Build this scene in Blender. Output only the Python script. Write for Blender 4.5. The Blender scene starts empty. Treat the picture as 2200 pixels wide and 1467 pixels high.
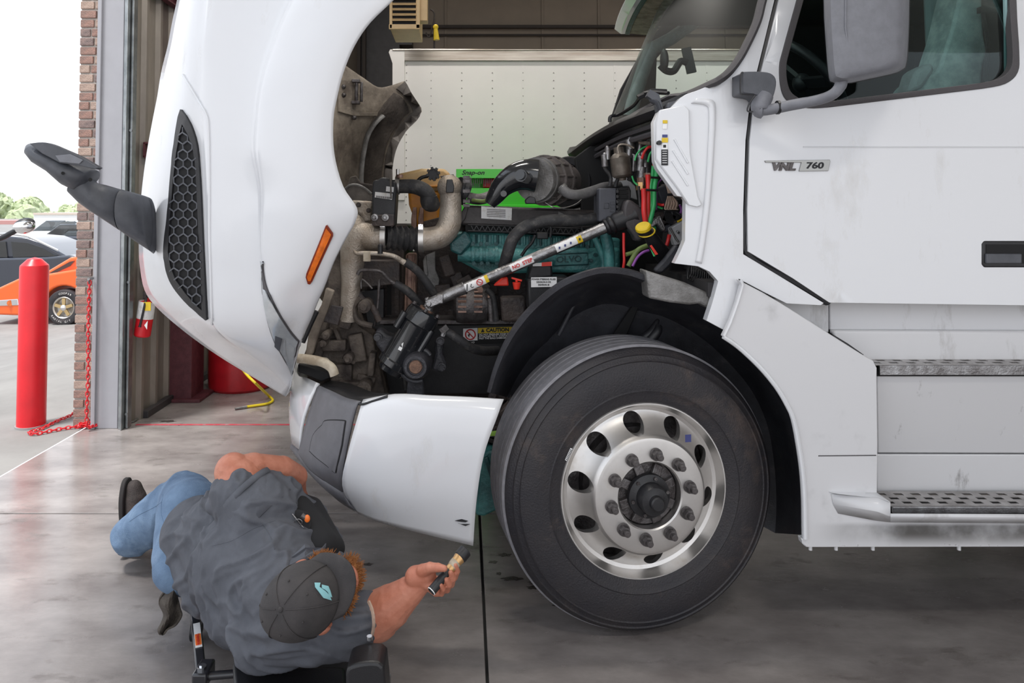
import bpy, bmesh, math, random
from math import sin, cos, pi, radians, sqrt, atan2
from mathutils import Vector, Matrix, Euler, Quaternion
from mathutils.geometry import delaunay_2d_cdt
from mathutils.bvhtree import BVHTree
R = random.Random(7)
sc = bpy.context.scene
COL = sc.collection
# ------------------------------------------------------------ camera, sky, light, exposure
F, CX, CY, PIT, CH = 1550.0, 1000.0, 396.0, 0.035, 1.5
cd = bpy.data.cameras.new('camera'); cam = bpy.data.objects.new('camera', cd); COL.objects.link(cam)
cam.location = (0, 0, CH); cam.rotation_euler = (pi/2 + PIT, 0, 0)
cd.sensor_width = 36.0; cd.lens = F/2200*36.0
cd.shift_x = (1100-CX)/2200.0; cd.shift_y = (CY-733.5)/2200.0
cd.clip_start = 0.05; cd.clip_end = 400
sc.camera = cam
sc.view_settings.view_transform = 'Standard'; sc.view_settings.look = 'None'
sc.view_settings.gamma = 1.0; sc.view_settings.use_curve_mapping = False
sc.view_settings.exposure = 0.05
w = bpy.data.worlds.new('sky'); sc.world = w; w.use_nodes = True
nt = w.node_tree; nt.nodes.clear()
wo = nt.nodes.new('ShaderNodeOutputWorld'); bg = nt.nodes.new('ShaderNodeBackground')
tc = nt.nodes.new('ShaderNodeTexCoord'); sx = nt.nodes.new('ShaderNodeSeparateXYZ'); rp = nt.nodes.new('ShaderNodeValToRGB')
nt.links.new(tc.outputs['Generated'], sx.inputs[0]); nt.links.new(sx.outputs['Z'], rp.inputs[0])
rp.color_ramp.elements[0].position = 0.0; rp.color_ramp.elements[0].color = (0.98, 0.98, 1.0, 1)
rp.color_ramp.elements[1].position = 0.7; rp.color_ramp.elements[1].color = (0.80, 0.88, 1.0, 1)
nt.links.new(rp.outputs[0], bg.inputs[0]); bg.inputs[1].default_value = 1.55
nt.links.new(bg.outputs[0], wo.inputs[0])
def light(kind, name, loc, energy, color=(1,1,1), size=1, size_y=None, rot=(0,0,0)):
    l = bpy.data.lights.new(name, kind); o = bpy.data.objects.new(name, l); COL.objects.link(o)
    l.energy = energy; l.color = color; o.location = loc; o.rotation_euler = rot
    if kind == 'AREA':
        l.shape = 'RECTANGLE'; l.size = size; l.size_y = size_y or size
    elif kind == 'SUN': l.angle = size
    return o
light('SUN', 'sun', (-10, 0, 12), 4.2, (1, .975, .94), radians(9), rot=Euler((radians(14), radians(-15), 0)))
for lx, ly in ((-0.6, 3.0), (2.6, 3.0), (-.6, 7.2), (3.2, 7.2), (1.0, -1.5)):
    light('AREA', 'bay_light', (lx, ly, 5.35), 58, (1, .955, .89), 1.2, .3)
# ------------------------------------------------------------ helpers
SP, CP = sin(PIT), cos(PIT)
def P(px, py, Y):
    xc = (px-CX)/F; yc = (CY-py)/F
    dy = CP - SP*yc; dz = SP + CP*yc
    t = Y/dy
    return Vector((xc*t, Y, CH + dz*t))
def G(px, py, z=0.0):
    xc = (px-CX)/F; yc = (CY-py)/F
    dy = CP - SP*yc; dz = SP + CP*yc
    t = (z-CH)/dz
    return Vector((xc*t, dy*t, z))
def W(px, py, D):
    if not callable(D): return P(px, py, D)
    Y = 2.5
    for _ in range(8):
        p = P(px, py, Y); Y = D(p.x, p.z)
    return P(px, py, Y)
def V(*a): return Vector(a)
def cr(pts, n=6, closed=False):
    """Catmull-Rom through tuples or vectors"""
    pts = [tuple(p) for p in pts]; out = []; N = len(pts)
    rng = range(N if closed else N-1)
    for i in rng:
        if closed: a, b, c, d = pts[(i-1)%N], pts[i], pts[(i+1)%N], pts[(i+2)%N]
        else: a, b, c, d = pts[max(i-1,0)], pts[i], pts[i+1], pts[min(i+2,N-1)]
        for k in range(n):
            t = k/n
            out.append(tuple(.5*((2*B)+(-A+C)*t+(2*A-5*B+4*C-D)*t*t+(-A+3*B-3*C+D)*t**3) for A,B,C,D in zip(a,b,c,d)))
    if not closed: out.append(pts[-1])
    return out
MATS = {}
def M(name, rgb, rough=.5, metal=0.0, var=0.0, scale=8.0, rgb2=None, bump=0.0, bscale=40.0, coat=0.0, dirt=None, alpha=None, emit=None, trans=0, stretch=None, spec=None):
    if name in MATS: return MATS[name]
    m = bpy.data.materials.new(name); m.use_nodes = True; MATS[name] = m
    n = m.node_tree.nodes; L = m.node_tree.links; b = n['Principled BSDF']
    b.inputs['Base Color'].default_value = (*rgb, 1); b.inputs['Roughness'].default_value = rough; b.inputs['Metallic'].default_value = metal
    if coat: b.inputs['Coat Weight'].default_value = coat; b.inputs['Coat Roughness'].default_value = .06
    if spec is not None: b.inputs['Specular IOR Level'].default_value = spec
    tcn = n.new('ShaderNodeTexCoord'); mp = n.new('ShaderNodeMapping'); L.new(tcn.outputs['Object'], mp.inputs[0])
    if stretch: mp.inputs['Scale'].default_value = stretch
    col = None
    if rgb2 is None and var: rgb2 = tuple(max(0, c*(1-var)) for c in rgb)
    if rgb2 is not None:
        t = n.new('ShaderNodeTexNoise'); t.inputs['Scale'].default_value = scale; t.inputs['Detail'].default_value = 6; t.inputs['Roughness'].default_value = .62
        L.new(mp.outputs[0], t.inputs[0])
        r = n.new('ShaderNodeValToRGB'); r.color_ramp.elements[0].position = .36; r.color_ramp.elements[1].position = .66
        r.color_ramp.elements[0].color = (*rgb2, 1); r.color_ramp.elements[1].color = (*rgb, 1)
        L.new(t.outputs['Fac'], r.inputs[0]); L.new(r.outputs[0], b.inputs['Base Color']); col = r.outputs[0]
    if dirt:   # (rgb, lo, hi, scale, stretch)
        t = n.new('ShaderNodeTexNoise'); t.inputs['Scale'].default_value = dirt[3]; t.inputs['Detail'].default_value = 8; t.inputs['Roughness'].default_value = .7
        mp2 = n.new('ShaderNodeMapping'); L.new(tcn.outputs['Object'], mp2.inputs[0])
        if len(dirt) > 4: mp2.inputs['Scale'].default_value = dirt[4]
        L.new(mp2.outputs[0], t.inputs[0])
        r = n.new('ShaderNodeMapRange'); r.inputs['From Min'].default_value = dirt[1]; r.inputs['From Max'].default_value = dirt[2]
        L.new(t.outputs['Fac'], r.inputs[0])
        mx = n.new('ShaderNodeMix'); mx.data_type = 'RGBA'; L.new(r.outputs[0], mx.inputs[0])
        if col: L.new(col, mx.inputs[6])
        else: mx.inputs[6].default_value = (*rgb, 1)
        mx.inputs[7].default_value = (*dirt[0], 1); L.new(mx.outputs[2], b.inputs['Base Color'])
        if dirt[0][0] < rgb[0]:
            rr = n.new('ShaderNodeMapRange'); rr.inputs['To Min'].default_value = rough; rr.inputs['To Max'].default_value = min(1, rough+.35)
            L.new(r.outputs[0], rr.inputs[0]); L.new(rr.outputs[0], b.inputs['Roughness'])
    if bump:
        t = n.new('ShaderNodeTexNoise'); t.inputs['Scale'].default_value = bscale; t.inputs['Detail'].default_value = 4
        L.new(mp.outputs[0], t.inputs[0]); bn = n.new('ShaderNodeBump'); bn.inputs['Strength'].default_value = bump; bn.inputs['Distance'].default_value = .01
        L.new(t.outputs['Fac'], bn.inputs['Height']); L.new(bn.outputs[0], b.inputs['Normal'])
    if emit: b.inputs['Emission Color'].default_value = (*rgb, 1); b.inputs['Emission Strength'].default_value = emit
    return m
def glass(name, tint, refl=1.0, rough=.02):
    m = bpy.data.materials.new(name); m.use_nodes = True; n = m.node_tree.nodes; L = m.node_tree.links; n.clear()
    o = n.new('ShaderNodeOutputMaterial'); mx = n.new('ShaderNodeMixShader'); t = n.new('ShaderNodeBsdfTransparent'); g = n.new('ShaderNodeBsdfGlossy')
    f = n.new('ShaderNodeFresnel'); f.inputs[0].default_value = 1.45
    mu = n.new('ShaderNodeMath'); mu.operation = 'MULTIPLY'; mu.inputs[1].default_value = refl; L.new(f.outputs[0], mu.inputs[0])
    t.inputs[0].default_value = (*tint, 1); g.inputs[1].default_value = rough; g.inputs[0].default_value = (1,1,1,1)
    L.new(mu.outputs[0], mx.inputs[0]); L.new(t.outputs[0], mx.inputs[1]); L.new(g.outputs[0], mx.inputs[2]); L.new(mx.outputs[0], o.inputs[0])
    MATS[name] = m; return m
def wl(o):
    v = Vector((0,0,0))
    while o is not None: v = v + o.location; o = o.parent
    return v
def tag(o, label=None, cat=None, group=None, kind=None):
    if label: o['label'] = label
    if cat: o['category'] = cat
    if group: o['group'] = group
    if kind: o['kind'] = kind
    return o
def thing(name, loc, label, cat, group=None, rz=0):
    o = bpy.data.objects.new(name, None); COL.objects.link(o); o.location = loc; o.empty_display_size = .1
    return tag(o, label, cat, group)
class MB:
    def __init__(s): s.b = bmesh.new()
    def face(s, vs):
        try: return s.b.faces.new(vs)
        except ValueError: return None
    def box(s, c, d, rot=None):
        m = rot.to_matrix() if isinstance(rot, (Euler, Quaternion)) else (rot or Matrix.Identity(3))
        vs = [s.b.verts.new(Vector(c) + m @ Vector((d[0]/2*i, d[1]/2*j, d[2]/2*k))) for i in (-1,1) for j in (-1,1) for k in (-1,1)]
        for f in ((0,1,3,2),(4,6,7,5),(0,4,5,1),(2,3,7,6),(0,2,6,4),(1,5,7,3)): s.face([vs[i] for i in f])
        return s
    def frame(s, ax):
        ax = ax.normalized(); u = ax.orthogonal().normalized(); return u, ax.cross(u)
    def cyl(s, a, b, r0, r1=None, n=20, cap=True):
        a, b = Vector(a), Vector(b); r1 = r0 if r1 is None else r1; u, v = s.frame(b-a)
        A = [s.b.verts.new(a + (u*cos(2*pi*i/n)+v*sin(2*pi*i/n))*r0) for i in range(n)]
        B = [s.b.verts.new(b + (u*cos(2*pi*i/n)+v*sin(2*pi*i/n))*r1) for i in range(n)]
        for i in range(n): s.face([A[i], A[(i+1)%n], B[(i+1)%n], B[i]])
        if cap: s.face(A[::-1]); s.face(B)
        return s
    def lathe(s, o, ax, prof, n=48, closed=False):
        """prof: (radius, height along axis)"""
        o = Vector(o); ax = Vector(ax).normalized(); u, v = s.frame(ax); rings = []
        for r, h in prof:
            if r < 1e-6: rings.append([s.b.verts.new(o+ax*h)])
            else: rings.append([s.b.verts.new(o+ax*h+(u*cos(2*pi*i/n)+v*sin(2*pi*i/n))*r) for i in range(n)])
        pr = list(zip(rings, rings[1:])) + ([(rings[-1], rings[0])] if closed else [])
        for A, B in pr:
            for i in range(n):
                if len(A) == 1 and len(B) == 1: break
                if len(A) == 1: s.face([A[0], B[(i+1)%n], B[i]])
                elif len(B) == 1: s.face([A[i], A[(i+1)%n], B[0]])
                else: s.face([A[i], A[(i+1)%n], B[(i+1)%n], B[i]])
        return s
    def tube(s, pts, r, n=10, closed=False, flat=1.0, up=None):
        pts = [Vector(p) for p in pts]; N = len(pts); rings = []; u = None
        for i, p in enumerate(pts):
            if closed: t = pts[(i+1)%N]-pts[(i-1)%N]
            else: t = pts[min(i+1,N-1)]-pts[max(i-1,0)]
            if t.length < 1e-9: t = Vector((0,0,1))
            t.normalize()
            if up is not None: u = Vector(up) - t*Vector(up).dot(t)
            elif u is None: u = t.orthogonal()
            else: u = u - t*u.dot(t)
            if u.length < 1e-6: u = t.orthogonal()
            u.normalize(); v = t.cross(u); rr = r[i] if isinstance(r, (list, tuple)) else r
            rings.append([s.b.verts.new(p + u*cos(2*pi*k/n)*rr + v*sin(2*pi*k/n)*rr*flat) for k in range(n)])
        for i in range(N if closed else N-1):
            A, B = rings[i], rings[(i+1)%N]
            for k in range(n): s.face([A[k], A[(k+1)%n], B[(k+1)%n], B[k]])
        if not closed: s.face(rings[0][::-1]); s.face(rings[-1])
        return s
    def ell(s, c, r, rot=None, nu=20, nv=12):
        m = rot if rot is not None else Matrix.Identity(3); c = Vector(c); rings = []
        if not hasattr(r, '__len__'): r = (r, r, r)
        for j in range(nv+1):
            th = pi*j/nv
            if j in (0, nv): rings.append([s.b.verts.new(c + m @ Vector((0,0,r[2]*cos(th))))])
            else: rings.append([s.b.verts.new(c + m @ Vector((r[0]*sin(th)*cos(2*pi*i/nu), r[1]*sin(th)*sin(2*pi*i/nu), r[2]*cos(th)))) for i in range(nu)])
        for A, B in zip(rings, rings[1:]):
            for i in range(nu):
                if len(A) == 1: s.face([A[0], B[i], B[(i+1)%nu]])
                elif len(B) == 1: s.face([A[(i+1)%nu], A[i], B[0]])
                else: s.face([A[i], B[i], B[(i+1)%nu], A[(i+1)%nu]])
        return s
    def prism(s, pts, vec):
        """planar 3D outline extruded by vec"""
        vec = Vector(vec); A = [s.b.verts.new(Vector(p)) for p in pts]; B = [s.b.verts.new(Vector(p)+vec) for p in pts]; n = len(A)
        s.face(A[::-1]); s.face(B)
        for i in range(n): s.face([A[i], A[(i+1)%n], B[(i+1)%n], B[i]])
        return s
    def pp(s, pxs, Y, th):
        return s.prism([P(x, y, Y) for x, y in pxs], (0, th, 0))
    def grid(s, rows, closed_v=False):
        g = [[s.b.verts.new(Vector(p)) for p in r] for r in rows]
        for A, B in zip(g, g[1:]):
            for i in range(len(A)-1): s.face([A[i], A[i+1], B[i+1], B[i]])
        return s
    def bar(s, a, b, w, h, up=(0,0,1)):
        a, b = Vector(a), Vector(b); t = (b-a).normalized(); u = Vector(up); u = (u - t*u.dot(t)); u = u.normalized() if u.length > 1e-6 else t.orthogonal().normalized(); v = t.cross(u)
        A = [s.b.verts.new(a + v*w/2*i + u*h/2*j) for i, j in ((-1,-1),(1,-1),(1,1),(-1,1))]
        B = [s.b.verts.new(b + v*w/2*i + u*h/2*j) for i, j in ((-1,-1),(1,-1),(1,1),(-1,1))]
        s.face(A[::-1]); s.face(B)
        for i in range(4): s.face([A[i], A[(i+1)%4], B[(i+1)%4], B[i]])
        return s
    def obj(s, name, mat, parent=None, smooth=True, bevel=0, bseg=2, solid=0, soff=0, sub=0, loc=None, local=False, ang=40, recalc=True):
        if recalc: bmesh.ops.recalc_face_normals(s.b, faces=s.b.faces)
        me = bpy.data.meshes.new(name); s.b.to_mesh(me); s.b.free()
        if mat is not None: me.materials.append(mat if not isinstance(mat, str) else MATS[mat])
        return link(name, me, parent, smooth, bevel, bseg, solid, soff, sub, loc, local, ang)
def link(name, me, parent=None, smooth=True, bevel=0, bseg=2, solid=0, soff=0, sub=0, loc=None, local=False, ang=40):
    o = bpy.data.objects.new(name, me); COL.objects.link(o)
    if smooth:
        me.polygons.foreach_set('use_smooth', [True]*len(me.polygons))
        try: me.set_sharp_from_angle(angle=radians(ang))
        except Exception: pass
    if parent is not None:
        o.parent = parent
        o.location = Vector(loc)-wl(parent) if loc is not None else -wl(parent)
    elif loc is not None: o.location = loc
    if solid: md = o.modifiers.new('solid', 'SOLIDIFY'); md.thickness = solid; md.offset = soff
    if bevel: md = o.modifiers.new('bevel', 'BEVEL'); md.width = bevel; md.segments = bseg; md.limit_method = 'ANGLE'; md.angle_limit = radians(38)
    if sub: md = o.modifiers.new('sub', 'SUBSURF'); md.levels = sub; md.render_levels = sub
    return o
def inpoly(x, y, poly):
    c = False; n = len(poly); j = n-1
    for i in range(n):
        xi, yi = poly[i]; xj, yj = poly[j]
        if (yi > y) != (yj > y) and x < (xj-xi)*(y-yi)/(yj-yi)+xi: c = not c
        j = i
    return c
def plate(name, pxs, D, mat, parent, th=.03, holes=(), step=.07, bevel=.006, ang=40, label=None):
    out = [W(x, y, D) for x, y in pxs]; hs = [[W(x, y, D) for x, y in h] for h in holes]
    vs = []; ed = []
    def add(l):
        k = len(vs); vs.extend(Vector((p.x, p.z)) for p in l); ed.extend((k+i, k+(i+1)%len(l)) for i in range(len(l)))
    add(out)
    for h in hs: add(h)
    po = [(p.x, p.z) for p in out]; ph = [[(p.x, p.z) for p in h] for h in hs]
    x0, x1 = min(p[0] for p in po), max(p[0] for p in po); z0, z1 = min(p[1] for p in po), max(p[1] for p in po)
    if callable(D):
        bnd = list(vs); i = 0
        nx, nz = int((x1-x0)/step)+1, int((z1-z0)/step)+1
        for i in range(nx+1):
            for k in range(nz+1):
                x, z = x0+i*step+.013, z0+k*step+.011
                if inpoly(x, z, po) and not any(inpoly(x, z, h) for h in ph) and min((b-Vector((x, z))).length for b in bnd) > step*.3: vs.append(Vector((x, z)))
    r = delaunay_2d_cdt(vs, ed, [], 0, 1e-6)
    V2, F2 = r[0], r[2]
    b = bmesh.new(); dd = D if callable(D) else (lambda x, z: D)
    A = [b.verts.new((v.x, dd(v.x, v.y), v.y)) for v in V2]; B = [b.verts.new((v.x, dd(v.x, v.y)+th, v.y)) for v in V2]
    cnt = {}; used = set()
    for f in F2:
        cx = sum(V2[i].x for i in f)/len(f); cz = sum(V2[i].y for i in f)/len(f)
        if not inpoly(cx, cz, po) or any(inpoly(cx, cz, h) for h in ph): continue
        b.faces.new([A[i] for i in f]); b.faces.new([B[i] for i in reversed(f)])
        for i, j in zip(f, f[1:]+f[:1]): cnt[(i, j)] = cnt.get((i, j), 0)+1
    for (i, j) in list(cnt):
        if (j, i) not in cnt: b.faces.new([A[j], A[i], B[i], B[j]])
    for v in [v for v in b.verts if not v.link_faces]: b.verts.remove(v)
    bmesh.ops.recalc_face_normals(b, faces=b.faces)
    me = bpy.data.meshes.new(name); b.to_mesh(me); b.free(); me.materials.append(mat if not isinstance(mat, str) else MATS[mat])
    o = link(name, me, parent, True, bevel, 2, ang=ang)
    if label: o['label'] = label
    return o
def text(name, body, size, origin, right, up, mat, parent, ext=.0008, align='CENTER', xs=1.0, shear=0, off=0):
    c = bpy.data.curves.new(name, 'FONT'); c.body = body; c.size = size; c.extrude = ext; c.align_x = align; c.align_y = 'CENTER'; c.shear = shear; c.offset = off; c.resolution_u = 3
    t = bpy.data.objects.new(name, c); COL.objects.link(t)
    dg = bpy.context.evaluated_depsgraph_get(); me = bpy.data.meshes.new_from_object(t.evaluated_get(dg)); me.name = name
    bpy.data.objects.remove(t)
    r = Vector(right).normalized(); u = Vector(up); u = (u-r*u.dot(r)).normalized(); n = r.cross(u)
    m = Matrix((r*xs, u, n)).transposed().to_4x4(); m.translation = Vector(origin)
    me.transform(m); me.materials.clear(); me.materials.append(MATS[mat] if isinstance(mat, str) else mat)
    return link(name, me, parent, False)
def decal(name, c, right, up, w, h, mat, parent, th=.001):
    r = Vector(right).normalized(); u = Vector(up); u = (u-r*u.dot(r)).normalized(); n = r.cross(u)
    b = MB(); b.box(c, (w, h, th), Matrix((r, u, n)).transposed()); return b.obj(name, mat, parent, False)
def remesh(b, name, voxel, mat, parent, it=6, fac=.5, noise=None, adapt=0):
    """union of overlapping closed pieces -> one continuous smooth surface"""
    bmesh.ops.recalc_face_normals(b.b, faces=b.b.faces)
    me = bpy.data.meshes.new('tmp'); b.b.to_mesh(me); b.b.free()
    o = bpy.data.objects.new('tmp', me); COL.objects.link(o)
    m = o.modifiers.new('r', 'REMESH'); m.mode = 'VOXEL'; m.voxel_size = voxel
    if it: s = o.modifiers.new('s', 'SMOOTH'); s.iterations = it; s.factor = fac
    if noise:
        tx = bpy.data.textures.new(name+'_n', 'CLOUDS'); tx.noise_scale = noise[0]; tx.noise_depth = 2
        d = o.modifiers.new('d', 'DISPLACE'); d.texture = tx; d.strength = noise[1]; d.texture_coords = 'GLOBAL'; d.mid_level = .5
        if len(noise) > 2: o.scale = (1,1,1)
    dg = bpy.context.evaluated_depsgraph_get(); n = bpy.data.meshes.new_from_object(o.evaluated_get(dg)); n.name = name
    bpy.data.objects.remove(o); n.materials.clear(); n.materials.append(MATS[mat] if isinstance(mat, str) else mat)
    return link(name, n, parent, True, ang=180)
def cap(b, p0, r0, p1, r1, n=16):
    b.ell(p0, r0, nu=n, nv=10); b.ell(p1, r1, nu=n, nv=10); b.cyl(p0, p1, r0, r1, n)
def copyof(o, loc, parent=None, rot=None, name=None):
    c = o.copy(); COL.objects.link(c)
    c.parent = parent if parent is not None else o.parent
    c.location = Vector(loc)-wl(c.parent) if c.parent else loc
    if rot is not None: c.rotation_euler = rot
    return c
def rotx(a, v): pass
# ------------------------------------------------------------ materials
def grime_paint():
    """white paint with road grime splashed along a low band of the skirt and upward scuffs"""
    m = M('white_skirt', (.66,.66,.675), .35, coat=.2); n = m.node_tree.nodes; L = m.node_tree.links; bs = n['Principled BSDF']
    tc_ = n.new('ShaderNodeTexCoord'); sp_ = n.new('ShaderNodeSeparateXYZ'); L.new(tc_.outputs['Object'], sp_.inputs[0])
    def mr(src, a, b_, c=0, d=1):
        q = n.new('ShaderNodeMapRange'); q.interpolation_type = 'SMOOTHSTEP'
        for k, v in zip(('From Min','From Max','To Min','To Max'), (a, b_, c, d)): q.inputs[k].default_value = v
        L.new(src, q.inputs[0]); return q.outputs[0]
    def mu(a, b_, op='MULTIPLY'):
        q = n.new('ShaderNodeMath'); q.operation = op; L.new(a, q.inputs[0])
        if isinstance(b_, float): q.inputs[1].default_value = b_
        else: L.new(b_, q.inputs[1])
        return q.outputs[0]
    t1 = n.new('ShaderNodeTexNoise'); t1.inputs['Scale'].default_value = 7; t1.inputs['Detail'].default_value = 8; L.new(tc_.outputs['Object'], t1.inputs[0])
    t2 = n.new('ShaderNodeTexNoise'); t2.inputs['Scale'].default_value = 60; t2.inputs['Detail'].default_value = 3; L.new(tc_.outputs['Object'], t2.inputs[0])
    band = mu(mr(sp_.outputs['Z'], .355, .415), mr(sp_.outputs['Z'], .455, .435)); band = mu(band, mr(sp_.outputs['X'], 1.12, 1.50)); band = mu(band, mr(t1.outputs['Fac'], .25, .6, .35, 1.0))
    spots = mu(mu(mr(t2.outputs['Fac'], .64, .70), mr(sp_.outputs['Z'], .44, .37)), .55)
    pat = mu(mr(t1.outputs['Fac'], .58, .82), .45)
    f = mu(mu(band, spots, 'MAXIMUM'), pat, 'MAXIMUM')
    mx = n.new('ShaderNodeMix'); mx.data_type = 'RGBA'; L.new(f, mx.inputs[0]); mx.inputs[6].default_value = (.66,.66,.675,1); mx.inputs[7].default_value = (.10,.095,.09,1); L.new(mx.outputs[2], bs.inputs['Base Color'])
M('white_paint', (.72,.73,.755), .22, coat=.6, dirt=((.52,.50,.47), .60, .86, 5.0, (1,1,.35)))
M('white_dirty', (.66,.66,.675), .35, coat=.2, dirt=((.30,.28,.26), .56, .78, 6.0, (1,1,.3)))
M('grey_plastic', (.085,.09,.105), .42, var=.25, scale=20, bump=.08, bscale=300)
M('mirror_grey', (.20,.205,.23), .5, var=.15, scale=30, bump=.15, bscale=500)
M('bumper_grey', (.13,.13,.145), .5, var=.2, scale=14, bump=.1, bscale=400)
M('black_plastic', (.018,.018,.021), .42, var=.3, scale=30, bump=.1, bscale=300)
M('liner', (.050,.052,.062), .5, rgb2=(.024,.024,.030), scale=7, bump=.2, bscale=200, dirt=((.11,.10,.10), .55, .85, 10))
M('rubber', (.021,.020,.025), .58, rgb2=(.032,.028,.030), scale=5, bump=.3, bscale=160, dirt=((.14,.10,.08), .55, .92, 4.5))
M('tread', (.26,.255,.275), .7, var=.25, scale=30, bump=.1, bscale=300)
M('hose', (.030,.030,.033), .6, var=.4, scale=40, bump=.2, bscale=400, dirt=((.13,.12,.11), .5, .85, 30))
M('engine_dark', (.042,.036,.038), .6, rgb2=(.070,.052,.045), scale=14, bump=.6, bscale=60)
M('dirt_brown', (.14,.115,.095), .75, rgb2=(.040,.030,.027), scale=11, bump=.6, bscale=70)
M('black_gloss', (.014,.015,.018), .16, coat=.5, dirt=((.12,.12,.12), .60, .80, 70))
M('alu', (.70,.68,.66), .40, .95, var=.10, scale=12, dirt=((.50,.44,.37), .55, .85, 6))
M('alu_cast', (.52,.47,.42), .5, .6, rgb2=(.33,.275,.22), scale=10, bump=.35, bscale=130)
M('steel', (.42,.42,.43), .38, .9, rgb2=(.20,.19,.19), scale=25, bump=.2, bscale=160)
M('steel_dark', (.16,.15,.15), .45, .6, rgb2=(.07,.06,.06), scale=25, bump=.3, bscale=120)
M('chrome', (.75,.75,.76), .12, 1.0)
M('badge', (.30,.30,.29), .3, .9)
M('teal', (.085,.31,.30), .38, rgb2=(.035,.14,.145), scale=14, bump=.35, bscale=80)
M('teal_dark', (.02,.10,.105), .45, rgb2=(.010,.045,.05), scale=14, bump=.35, bscale=80)
M('valve_cover', (.060,.052,.052), .5, rgb2=(.035,.03,.03), scale=12, bump=.2, bscale=100)
M('copper_dirty', (.36,.23,.18), .5, .4, rgb2=(.16,.09,.07), scale=16, bump=.2, bscale=60)
M('rust', (.26,.15,.10), .8, rgb2=(.14,.08,.06), scale=60, bump=.4, bscale=200)
M('red_wire', (.75,.03,.03), .35); M('green_wire', (.04,.42,.13), .35); M('purple_wire', (.30,.08,.40), .4); M('olive_wire', (.20,.28,.08), .5, var=.4)
M('tan_wire', (.50,.36,.28), .6, var=.3, scale=60); M('yellow', (.80,.56,.02), .45, var=.2, scale=30); M('red_plastic', (.80,.04,.02), .4)
M('label_white', (.80,.80,.80), .5, dirt=((.42,.38,.3), .52, .8, 25)); M('label_clean', (.85,.85,.85), .5); M('ink', (.015,.015,.018), .6); M('ink_red', (.6,.03,.03), .5); M('ink_blue', (.05,.06,.2), .5)
M('amber', (.85,.17,.005), .15, var=.35, scale=40, coat=.5); M('amber_dark', (.22,.03,.01), .3)
M('tan_tank', (.66,.47,.24), .4, rgb2=(.52,.30,.10), scale=8); M('orange_tank', (.72,.30,.02), .35, rgb2=(.45,.17,.02), scale=8)
M('hood_inner', (.36,.31,.25), .7, rgb2=(.13,.105,.085), scale=5, bump=.4, bscale=50)
M('hood_flange', (.12,.10,.085), .7, rgb2=(.055,.045,.04), scale=8, bump=.5, bscale=60)
M('brown_flap', (.16,.14,.125), .6, rgb2=(.07,.06,.055), scale=10, bump=.3)
M('cream', (.58,.52,.42), .6, rgb2=(.30,.24,.17), scale=16)
M('bracket_grey', (.26,.255,.25), .5, .3, rgb2=(.13,.125,.12), scale=14, bump=.3, bscale=120)
M('seal', (.075,.07,.075), .6, bump=.3, bscale=400)
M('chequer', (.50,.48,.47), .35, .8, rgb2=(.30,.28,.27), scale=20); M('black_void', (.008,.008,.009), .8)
M('interior', (.030,.028,.030), .8); M('interior_grey', (.30,.36,.36), .9, var=.2, scale=30, bump=.3, bscale=200); M('interior_teal', (.22,.36,.37), .6)
M('seat_fabric', (.50,.64,.62), .9, rgb2=(.26,.36,.35), scale=14, bump=.3, bscale=300)
glass('windscreen', (.70,.80,.76), .30, .38); glass('side_glass', (.78,.86,.85), .34); glass('lamp_glass', (.8,.84,.88), 2.0); glass('car_glass', (.25,.28,.30), 3.0)
M('brick_red', (.36,.21,.17), .85, rgb2=(.22,.15,.13), scale=30, bump=.5, bscale=120)
M('brick_pale', (.46,.34,.28), .85, rgb2=(.33,.24,.20), scale=30, bump=.5, bscale=120)
M('brick_dark', (.17,.13,.125), .85, rgb2=(.28,.20,.18), scale=30, bump=.5, bscale=120)
M('mortar', (.56,.52,.48), .9, var=.2, scale=60, bump=.4, bscale=150)
M('jamb', (.37,.37,.40), .42, .0, var=.10, scale=3, coat=.1)
M('rail', (.38,.40,.41), .35, .8, rgb2=(.22,.24,.25), scale=10)
M('maroon', (.13,.035,.045), .55, rgb2=(.085,.022,.03), scale=20, bump=.25, bscale=160)
M('sheet', (.36,.32,.28), .42, .4, rgb2=(.24,.215,.19), scale=4, stretch=(1,1,.3))
M('red_paint', (.72,.015,.025), .35, var=.15, scale=4); M('red_drum', (.48,.012,.02), .3, var=.3, scale=6); M('red_line', (.42,.05,.07), .5, dirt=((.3,.28,.28), .5, .75, 20))
M('chain_red', (.75,.02,.03), .4)
M('slab', (.315,.288,.275), .22, rgb2=(.185,.165,.158), scale=2.3, bump=.05, bscale=30, dirt=((.085,.072,.065), .56, .78, 3.4, (1,2.2,1)), stretch=(1,1.8,1))
M('apron', (.27,.262,.25), .8, var=.22, scale=1.5, bump=.1)
M('joint', (.03,.03,.03), .9)
M('back_wall', (.23,.185,.14), .6, var=.12, scale=2); M('ceiling', (.5,.48,.45), .7); M('girt', (.03,.022,.018), .7); M('dark_metal', (.045,.042,.045), .5, var=.3)
M('box_body', (.76,.735,.715), .4, var=.04, scale=2); M('box_rail', (.50,.46,.41), .28, .9, rgb2=(.30,.26,.22), scale=3, stretch=(.4,1,6))
M('heater', (.62,.44,.23), .5, var=.12, scale=10); M('tool_green', (.06,.62,.03), .3, coat=.4)
M('skin', (.56,.23,.15), .5, rgb2=(.44,.15,.09), scale=14, bump=.12, bscale=90, dirt=((.20,.09,.06), .60, .85, 22))
M('shirt', (.105,.112,.132), .8, rgb2=(.075,.080,.096), scale=9, bump=.15, bscale=60)
M('shirt_black', (.014,.014,.016), .85); M('cap_cloth', (.062,.056,.056), .85, rgb2=(.04,.037,.038), scale=14, bump=.3, bscale=500)
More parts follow.
